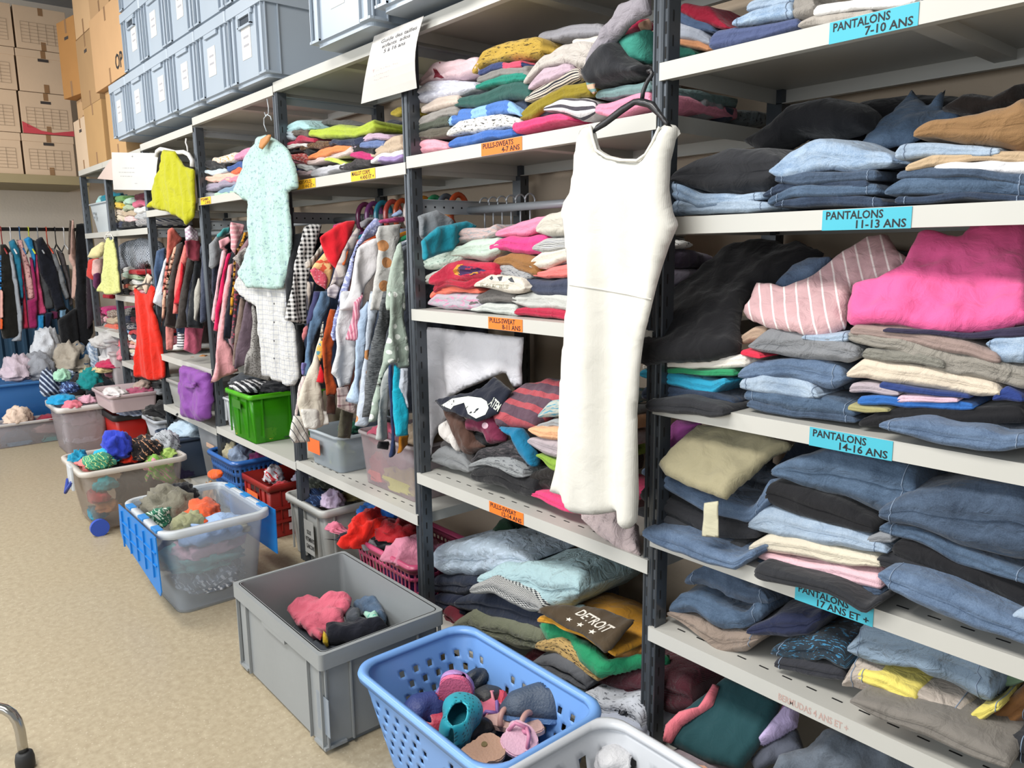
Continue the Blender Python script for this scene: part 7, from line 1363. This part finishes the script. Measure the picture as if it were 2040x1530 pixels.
fill('', -3.53, .18, .02, [(0, 0, .0, (.26, .3, .22), '#3a2a38', 'dark garment inside the brick red crate'), (-.03, -.08, .22, (.10, .1, .09), cloth('#c9c9cf', 'floral', '#b8323a', .04), 'white and red socks on the brick red crate'), (.11, .02, .22, (.12, .12, .07), cloth('#a9a4b4', 'print', '#5a6fa0', .03), 'pale patterned socks at the right of the brick red crate'), (.12, -.1, .2, (.1, .1, .06), '#a33038', 'red socks at the corner of the brick red crate'), (.02, .1, .24, (.2, .16, .1), '#34264a', 'purple garment behind the socks')], 'socks in the brick red crate')
bE = basket('laundry_basket', 'royal blue lattice laundry basket on the floor under the low shelf', -4.06, -3.69, -.045, .28, .03, .31, plain('#2f62a8', .3, name='blue_plastic'), gridhole(2, 1, 3), nz=16, r=.04, taper=.03)
fill('', -3.87, .11, .1, [(0, 0, .0, (.24, .24, .2), '#3a4a68', 'blue garment inside the royal blue basket'), (-.08, -.06, .19, (.1, .12, .1), '#a39b80', 'sand coloured garment on the royal blue basket'), (.0, -.05, .19, (.12, .12, .1), '#7f8da3', 'grey blue garment on the royal blue basket'), (.1, .04, .18, (.14, .2, .1), '#6a1f52', 'dark magenta garment on the royal blue basket')], 'clothes in the royal blue basket')
puff(VC3, [(140, 720), (170, 705), (215, 710), (238, 740), (225, 770), (180, 785), (145, 770)], *FR(-.12), cloth('#e05a1c'), 'garment', 'orange scrap hanging against the royal blue basket', T=.03, R_=.03)
crumple((-3.97, -.08, .07), (.10, .07, .14), cloth('#b98a5a'), 'garment', 'tan cloth below the orange scrap', cat='garment')
bp = basket('laundry_basket', 'pink lattice basket beside the sweater bay post', -2.62, -2.20, .02, .33, .0, .225, plain('#b0466a', .35, name='pink_plastic'), gridhole(3, 2, 4), nz=16, r=.03, taper=.02, cell=.009)
G = 'clothes on the pink basket'
fill('', -2.42, .14, .03, [(0, .02, .0, (.3, .26, .16), '#6a4a8a', 'purple garment inside the pink basket'), (.1, -.03, .17, (.24, .2, .12), '#c07a90', 'dusty pink garment spread on the pink basket'), (-.17, .05, .27, (.1, .1, .09), '#1f57a3', 'blue cap tip on the pile by the post'), (-.27, .02, .22, (.16, .12, .11), '#2a66b0', 'bright blue cap on the pile by the post'), (-.18, -.06, .20, (.3, .16, .14), '#cf2218', 'bright red garment over the pink basket'), (-.06, .0, .22, (.18, .16, .08), '#a01c24', 'dark red garment right of the bright red one'), (-.24, -.12, .13, (.30, .12, .10), '#171b2a', 'navy garment hanging over the big grey crate'), (-.14, -.10, .15, (.2, .1, .1), '#77787c', 'grey sleeve on the navy garment'), (-.06, -.02, .16, (.2, .18, .12), '#191a22', 'black garment beside the pink one'), (-.36, -.12, .17, (.08, .08, .06), '#d0748c', 'pink looped strap near the frosted tote'), (-.40, -.14, .12, (.12, .06, .04), '#66666a', 'grey pointed toe of a garment by the tote')], G)
crumple((-1.98, .3, .22), (.2, .2, .24), cloth('#17301f'), 'garment', 'dark green bag in the shade behind the post', cat='garment')
bm = bmesh.new(); box(bm, -1.93, -1.90, .49, .52, .1, .45); tag(bobj('wooden_batten', bm, plain('#a3804a', .7, name='wood')), 'narrow wooden batten standing against the wall', 'batten')
# lower left bays
PUR = cloth('#7f4596', rough=.5, bump=.25)
BG = puff(VE2, [(908, 510), (960, 525), (1000, 545), (1085, 575), (1095, 640), (1110, 800), (1112, 945), (1060, 965), (1000, 955), (890, 915), (893, 760), (900, 690), (880, 650), (915, 625)], *FR(-.04), PUR, 'purple_bag', 'purple cloth bag hanging from the lower shelf', T=.06, R_=.04, cat='bag', wave=(.008, 30), rough=.008)
puff(VE2, [(925, 655), (985, 665), (1010, 690), (985, 705), (930, 690)], *FR(-.072), PUR, 'strap', None, T=.02, R_=.01, parent=BG)
puff(VE2, [(985, 645), (1010, 655), (1005, 690), (985, 680)], *FR(-.085), PUR, 'knot', None, T=.02, R_=.01, parent=BG)
tub('storage_box', 'clear box of brown toys left of the purple bag', 'box', -4.86, -4.47, .0, .36, .432, .60, clear('#c4c4c2', .5, .3), taper=.02, rimw=.01, r=.02)
fill('', -4.66, .15, .45, [(.05, -.03, .15, (.2, .2, .2), '#8a5a34', 'brown garment on the clear box left of the purple bag'), (-.05, .02, .20, (.22, .22, .12), '#1d1c20', 'black garment on the clear box left of the purple bag'), (.08, 0, .23, (.1, .1, .1), '#a8703e', 'tan garment on the clear box left of the purple bag')], 'clothes left of the purple bag')
t = tub('storage_bin', 'tall plain grey bin standing on the bottom shelf', 'bin', -4.42, -4.085, .01, .42, .052, .425, plain('#76797d', .5, name='grey_plastic'), taper=.03, rimw=.006, rimh=.01, r=.03)
bm = bmesh.new(); box(bm, .02, .135, -.206, -.202, .24, .262); bobj('tape_strip', bm, plain('#c9a892', .6, name='tape'), t)
fill('', -4.25, .2, .45, [], '')
t = tub('storage_bin', 'dark blue tub full of clothes left of the tall grey bin', 'bin', -4.83, -4.47, -.10, .30, .052, .30, clear('#46566e', .7, .4), taper=.03, rimw=.01, r=.03)
fill('', -4.63, .08, .1, [(.02, 0, .2, (.3, .3, .12), '#a9bccb', 'pale blue garment draped over the dark blue tub'), (.05, .08, .25, (.26, .24, .06), '#2c78b5', 'bright blue garment edge on the dark blue tub'), (.0, .1, .29, (.34, .34, .1), '#141517', 'black garments heaped above the dark blue tub'), (.1, -.19, .1, (.12, .08, .2), '#8fa3b4', 'grey blue sleeve hanging down the dark blue tub'), (.1, -.12, -.02, (.2, .1, .14), '#3a3558', 'violet garment at the foot of the dark blue tub')], 'clothes on the dark blue tub')
t = tub('storage_bin', 'light grey bin with a black garment hanging on it', 'bin', -5.20, -4.90, -.07, .18, .0, .33, plain('#a3a8b0', .45, name='pale_grey_plastic'), taper=.06, rimw=.012, r=.02)
fill('', -4.94, .0, .1, [(.04, .06, .02, (.1, .18, .34), '#101012', 'black garment hanging down the light grey bin'), (-.08, .06, .26, (.3, .26, .1), '#161618', 'black garment on top of the light grey bin')], 'clothes on the light grey bin')
t = tub('shopping_basket', 'red basket with black rim and white lettering marks', 'basket', -5.92, -5.47, -.17, .07, .0, .29, plain('#b01c14', .4, name='red_plastic'), plain('#1f2023', .5, name='black_plastic'), taper=.03, rimw=.012, rimh=.04, r=.02)
bm = bmesh.new()
for i in range(9): yy = -.09 + .018 * (i % 4); zz = .20 - .018 * (i // 3); box(bm, .196, .1975, yy, yy + .011, zz, zz + .010)
box(bm, .196, .1975, -.08, -.04, .10, .15); bobj('white_print', bm, plain('#cfc4c0', .6, name='white_paint'), t)
fill('', -5.6, -.03, .2, [(.08, .02, .10, (.3, .22, .09), cloth('#8793ac', 'stripeh', '#aab4c6', .03), 'blue and grey striped garment on the red basket')], 'clothes on the red basket')
tub('storage_box', 'pale pink translucent box on the low shelf above the red basket', 'box', -5.78, -5.31, -.22, .09, .335, .45, clear('#c9b5b8', .8, .4), taper=.015, rimw=.01, r=.02)
fill('', -5.45, -.07, .40, [(.0, -.08, .04, (.3, .14, .06), '#cfcaca', 'white garment on the pale pink box'), (.04, .06, .04, (.2, .14, .05), '#a3506a', 'burgundy edged garment on the pale pink box'), (.0, .1, .06, (.16, .12, .07), '#a08c82', 'beige garment on the pale pink box')], 'clothes on the pale pink box')
for nm, pl, zz in (('upper', ([157, 655], [200, 742]), .62), ):
    tub('storage_box', 'clear box crammed with white clothes near the far post', 'box', -6.32, -5.98, -.06, .2, .46, .74, clear('#cfcdd0', .5, .4), taper=.03, rimw=.01, r=.03)
    tub('storage_box', 'clear box crammed with pink clothes near the far post', 'box', -5.96, -5.84, -.06, .2, .36, .66, clear('#d2cacb', .5, .4), taper=.01, rimw=.008, r=.02)
LASTBOX[0] = None
fill('', -6.1, .06, .50, [(.0, -.04, .03, (.26, .2, .26), '#c9c6c6', 'white garment pressed in the clear box near the far post'), (.0, -.03, .2, (.3, .22, .14), '#b9b7b6', 'white heap on the clear box near the far post'), (.08, -.02, -.02, (.14, .2, .1), '#c27a8a', 'pink garment low in the clear box near the far post'), (.2, .0, .12, (.1, .2, .14), '#c9808c', 'rose garment in the second clear box near the far post'), (.2, .02, .2, (.12, .16, .08), '#cf5a64', 'red pink garment topping the second clear box'), (.18, .04, .26, (.14, .14, .05), '#1f86a3', 'turquoise garment topping the second clear box'), (.2, .0, -.06, (.1, .2, .14), '#a9adb8', 'pale grey garment low in the second clear box')], 'clothes in the clear boxes near the far post')
crumple((-6.35, -.1, .34), (.3, .3, .2), cloth('#151216'), 'garment', 'black garment on the floor heap below the far clear boxes', cat='garment', group='clothes piled on the far clear boxes')
t = tub('storage_box', 'milky white tub on the upper shelf of the farthest bay', 'box', -6.44, -5.86, .02, .36, 1.492, 1.70, plain('#b9c0c4', .4, name='white_plastic'), taper=.03, rimw=.008, rimh=.01, r=.03)
bm = bmesh.new(); 
for z in (.12, .15): box(bm, -.17, -.12, -.166, -.1645, z - .02, z - .005)
bobj('marking', bm, plain('#7d858c', .7, name='print_ink'), t)
fill('', -6.15, .18, 1.66, [(-.05, -.08, .02, (.2, .14, .1), '#9cc4c4', 'pale aqua garment on the milky white tub'), (.1, -.06, .03, (.18, .14, .12), '#1f7486', 'teal garment on the milky white tub')], 'clothes on the milky white tub')
# ================================================================ cardboard boxes
CB = plain('#bd9a72', .85, bump=.06, bscale=40, var=.05, name='cardboard'); CBL = plain('#c6ae94', .85, bump=.05, var=.04, name='pale_cardboard'); CBD = plain('#7d5f42', .9, name='dark_cardboard'); TAPE = plain('#8a6a4c', .25, name='packing_tape'); SH = plain('#3a3432', .9, name='dark_opening'); PR = plain('#93826f', .85, name='print_ink')
def carton(label, x0, x1, y0, y1, z0, z1, face='x', m=None, grip=SH, grid=False, lid=False, rz=0, group='cardboard boxes stacked high', text=None, red=False):
    a, b, h = (x1 - x0) / 2, (y1 - y0) / 2, z1 - z0; t = thing('cardboard_box', label, 'box', ((x0 + x1) / 2, (y0 + y1) / 2, z0), rz, group); m = m or CB
    bm = bmesh.new(); box(bm, -a, a, -b, b, 0, h - (.0 if not lid else .05), bev=.003)
    bobj('body', bm, m, t)
    if lid: bm = bmesh.new(); box(bm, -a - .004, a + .004, -b - .004, b + .004, h - .055, h, bev=.003); bobj('lid', bm, m, t)
    def F(u0, u1, w0, w1, mm, nm, d=.0012):
        bm = bmesh.new()
        if face == 'x': box(bm, a + (.004 if lid else 0), a + d + (.004 if lid else 0), u0, u1, w0, w1)
        else: box(bm, u0, u1, -b - d, -b, w0, w1)
        bobj(nm, bm, mm, t)
    if grip: F(-.035, .035, h * .74, h * .74 + .02, grip, 'grip_hole')
    if grid:
        bm = bmesh.new()
        for k in range(7): box(bm, a + .004, a + .0052, -b * .8, b * .8, h * (.15 + .08 * k), h * (.15 + .08 * k) + .0015)
        for k in range(6): box(bm, a + .004, a + .0052, -b * .8 + b * .32 * k, -b * .8 + b * .32 * k + .0015, h * .15, h * .63)
        bobj('printed_grid', bm, PR, t)
    if red:
        bm = bmesh.new(); V = [bm.verts.new((a + .0052, y, z)) for y, z in ((-b, .0), (b, .0), (b, .04), (.03, .015), (-.05, .025), (-b, .085))]; bm.faces.new(V); bobj('red_print', bm, plain('#b8404a', .8, name='red_ink'), t)
    F(-.012, .02, 0, h * .2, TAPE, 'packing_tape', .0008); F(-.012, .02, h * .82, h, TAPE, 'packing_tape', .0008)
    if text:
        tv, tf = text_mesh([(text, 0, 0, .12)], 1); mesh_obj('lettering', [(.14 + x, -b - .0012, .05 + y) for x, y in tv], tf, INK, t, smooth=False)
    return t
rows = ['bottom row', 'second row', 'third row', 'top row']
for c, (ya, yb, cn) in enumerate(((-.66, -.272, 'left of the gap'), (-.258, .085, 'right of the gap'))):
    for k in range(4):
        z0 = 1.943 + k * .306; carton(f'pale archive box in the {rows[k]} over the far shelf, {cn}', -7.40, -7.0 - .0, ya + .012 * k, yb + .012 * k, z0, z0 + .302, m=CBL, grid=(k + c) % 3 != 0 or c == 0, lid=(k % 2 == 0), red=(c == 1 and k == 1), grip=SH if k != 3 or c == 0 else None)
B0 = 1.942
carton('brown carton at the foot of the stack, beside the blue grey crates', -5.66, -5.29, .02, .42, B0, 2.36, 'y', plain('#b08c60', .85, name='cardboard'), None)
carton('brown carton marked OP above the crates end', -5.72, -4.96, -.02, .42, 2.365, 2.80, 'y', plain('#b38e66', .85, name='cardboard'), None, text='OP')
carton('brown carton with a white label left of the foot carton', -6.18, -5.70, .0, .42, B0, 2.33, 'y', plain('#a88558', .85, name='cardboard'), None)
carton('pale narrow carton next to the archive boxes', -6.62, -6.22, .02, .42, B0, 2.30, 'y', CBL, SH)
carton('tall brown carton in the second layer left of the OP carton', -6.30, -5.80, .02, .42, 2.345, 2.80, 'y', plain('#a07f58', .85, name='cardboard'), SH)
carton('brown carton turned slightly, at the top left of the stack', -6.66, -6.34, .0, .36, 2.46, 2.98, 'y', plain('#a3743f', .85, name='cardboard'), SH, rz=.15)
carton('brown carton under the turned one', -6.64, -6.32, .06, .42, 2.305, 2.455, 'y', CB, None)
carton('brown carton above the OP carton', -5.76, -5.30, .0, .42, 2.805, 3.2, 'y', plain('#a88660', .85, name='cardboard'), None)
carton('brown carton above the tall brown one', -6.28, -5.82, .02, .42, 2.805, 3.25, 'y', CB, SH)
bm = bmesh.new(); box(bm, -.0, .0012, 0, .05, 0, .12); 
puff(VL1, [(890, 655), (920, 630), (1010, 612), (1005, 640), (930, 682), (900, 672)], *FR(-.03), cloth('#1f2a4c'), 'garment', 'navy cloth peeping over the first blue grey crate', T=.04, R_=.03, cat='garment')
bm = bmesh.new(); box(bm, -7.74, -6.93, -1.6, .16, 1.872, 1.94, bev=.004); box(bm, -7.0, -6.94, -1.6, -1.54, 0, 1.87); box(bm, -7.0, -6.95, .10, .15, 0, 1.87)
tag(bobj('wide_rack', bm, plain('#8f8262', .6, name='rack_beam')), 'wide rack with olive beige beam carrying the archive boxes', 'rack')
# ================================================================ coats on the far rail
bm = bmesh.new(); tube(bm, [(-7.05, -1.5, 1.535), (-7.05, .12, 1.535)], .014, 10); tag(bobj('coat_rail', bm, plain('#2a2b2e', .4, metal=.4, name='rail_paint'), None, True), 'dark horizontal coat rail in front of the far wall', 'rail')
GJ = 'coats on the far rail'
cc = [([(0, 560), (8, 600), (12, 860), (0, 880)], '#2f86c9', 'bright blue coat at the left edge of the far rail'), ([(0, 860), (22, 880), (25, 1080), (0, 1090)], '#cf9a90', 'pale salmon coat at the left edge of the far rail'), ([(0, 1085), (22, 1090), (18, 1170), (0, 1170)], '#c9501c', 'orange hem at the left edge of the far rail'),
 ([(0, 525), (40, 520), (75, 560), (125, 740), (130, 900), (162, 1080), (140, 1230), (20, 1245), (0, 1150)], '#15140f', 'black coat first on the far rail'), ([(60, 570), (100, 590), (128, 760), (172, 1080), (165, 1262), (80, 1262), (140, 1200), (110, 900)], '#8e939a', 'silver grey coat lining beside the black coat'),
 ([(65, 505), (105, 480), (150, 560), (180, 880), (166, 1035), (128, 780)], '#1f6a86', 'petrol blue coat on the far rail'), ([(110, 500), (145, 560), (175, 700), (200, 950), (222, 1165), (170, 1168), (174, 950)], '#a02440', 'crimson coat on the far rail'),
 ([(125, 490), (168, 488), (200, 600), (232, 700), (264, 932), (212, 950), (172, 720)], cloth('#cfa3a0', 'print', '#8a5a60', .04), 'pale pink patterned coat on the far rail'), ([(220, 600), (250, 640), (285, 880), (282, 1165), (215, 1165), (205, 950), (262, 930)], '#8a1f52', 'dark magenta coat on the far rail'),
 ([(178, 485), (215, 463), (245, 480), (272, 600), (268, 790), (235, 600)], '#1f7fb5', 'cyan blue coat on the far rail'), ([(255, 560), (285, 590), (300, 750), (330, 950), (362, 1050), (285, 1060), (268, 800)], '#c44a74', 'candy pink coat on the far rail'),
 ([(235, 480), (285, 500), (360, 800), (415, 1012), (335, 1022), (300, 780)], '#45484b', 'charcoal coat on the far rail'), ([(272, 490), (318, 460), (365, 540), (440, 720), (467, 900), (500, 1000), (420, 1030), (370, 870), (300, 750)], '#12151f', 'navy puffer coat on the far rail'),
 ([(360, 545), (415, 555), (470, 720), (532, 930), (500, 950), (440, 820)], '#75787c', 'light grey coat on the far rail'), ([(425, 560), (485, 590), (530, 780), (560, 980), (535, 1000), (500, 800)], '#4f4a4c', 'brown grey coat on the far rail'),
 ([(430, 1020), (500, 1000), (570, 1060), (565, 1230), (450, 1225)], '#17181a', 'black coat hem low on the far rail'), ([(282, 1062), (335, 1060), (330, 1212), (280, 1208)], '#1f78ac', 'bright blue hem under the candy pink coat'), ([(335, 1040), (400, 1040), (380, 1180), (330, 1230)], '#131c33', 'dark navy hem beside the bright blue one'), ([(440, 1020), (505, 1010), (500, 1080), (450, 1085)], '#7fa6c4', 'pale blue bag under the navy puffer coat'), ([(385, 1030), (440, 1030), (440, 1090), (400, 1095)], '#5a1f40', 'plum bag under the navy puffer coat')]
for i, (pl, c, lb) in enumerate(cc):
    hang(px(VL2, pl), -6.98 - .012 * (i % 4), c, 'coat', lb, GJ, T=.09, wave=.004, k=30, cat='coat')
for i, (pl, c, nm, lb) in enumerate([([(545, 340), (560, 330), (575, 480), (590, 700), (595, 900), (575, 950), (545, 930), (555, 700), (525, 640), (540, 480)], '#b8968a', 'scarf', 'rose beige scarf hanging beside the far post'), ([(580, 370), (640, 360), (665, 480), (680, 700), (700, 900), (710, 1200), (650, 1330), (580, 1300), (570, 900), (575, 600)], '#121317', 'coat', 'black leather garments hanging beside the far post'), ([(440, 1100), (580, 1000), (600, 1200), (620, 1500), (560, 1520), (470, 1300)], '#101114', 'coat', 'long black garment hanging low beside the blue panel'), ([(655, 700), (700, 720), (712, 1100), (660, 1200)], '#2b2028', 'coat', 'plum black garment against the far post'), ([(528, 340), (545, 345), (535, 600), (515, 600)], '#4a4038', 'belt', 'brown belt hanging beside the rose beige scarf')]):
    hang(px(VL2, pl), -6.80 + i * .015, c, nm, lb, 'things hanging beside the far post', T=.06)
hcol = ['#8a2a2a', '#c9c9cc', '#2a5a8a', '#b9c23a', '#8a8d92', '#b9402a', '#1f2024', '#d0d0d2']
for i in range(8):
    y = -.46 + i * .06; t = thing('hanger', ['dark red', 'white', 'blue', 'lime', 'grey', 'orange red', 'black', 'milky'][i] + ' hanger on the far coat rail', 'hanger', (-7.05, y, 1.42), 0, 'hangers on the far coat rail'); m = plain(hcol[i], .3, name='hanger_plastic')
    bm = bmesh.new(); tube(bm, [(0, 0, 0), (0, 0, .09)] + [(.018 * math.cos(a), 0, .115 + .018 * math.sin(a)) for a in np.linspace(-1.5, 2.8, 7)], .004, 6); tube(bm, [(-.18, 0, -.07), (0, 0, 0), (.18, 0, -.07)], .006, 6); bobj('hook', bm, m, t, True)
# ================================================================ chair foot
CHR = plain('#b5b3ae', .18, metal=1.0, var=.02, name='chrome')
t = thing('chair', 'chromed tube chair leg with a black rubber foot at the lower left', 'chair', (0, 0, 0))
f0 = atz(47, 1500, .045); n0 = lambda u, v, d=0.0: tuple(unp(u, v, (f0[0] + d, f0[1], 0), (.75, -.66, 0)))
bm = bmesh.new(); tube(bm, [n0(47, 1500), n0(44, 1480), n0(40, 1455), n0(34, 1436), n0(24, 1422), n0(10, 1413), n0(-10, 1408), n0(-60, 1400), n0(-160, 1385)], .0125, 14); bobj('leg', bm, CHR, t, True)
q = Vector(n0(49, 1508)); bm = bmesh.new()
loft(bm, [[(q.x + r_ * math.cos(a), q.y + r_ * math.sin(a), z) for a in np.linspace(0, 2 * math.pi, 20, endpoint=False)] for z, r_ in ((.001, .019), (.008, .023), (.03, .023), (.045, .020), (.05, .014))], cap1=True); bobj('rubber_foot', bm, plain('#1f2022', .6, name='rubber'), t)
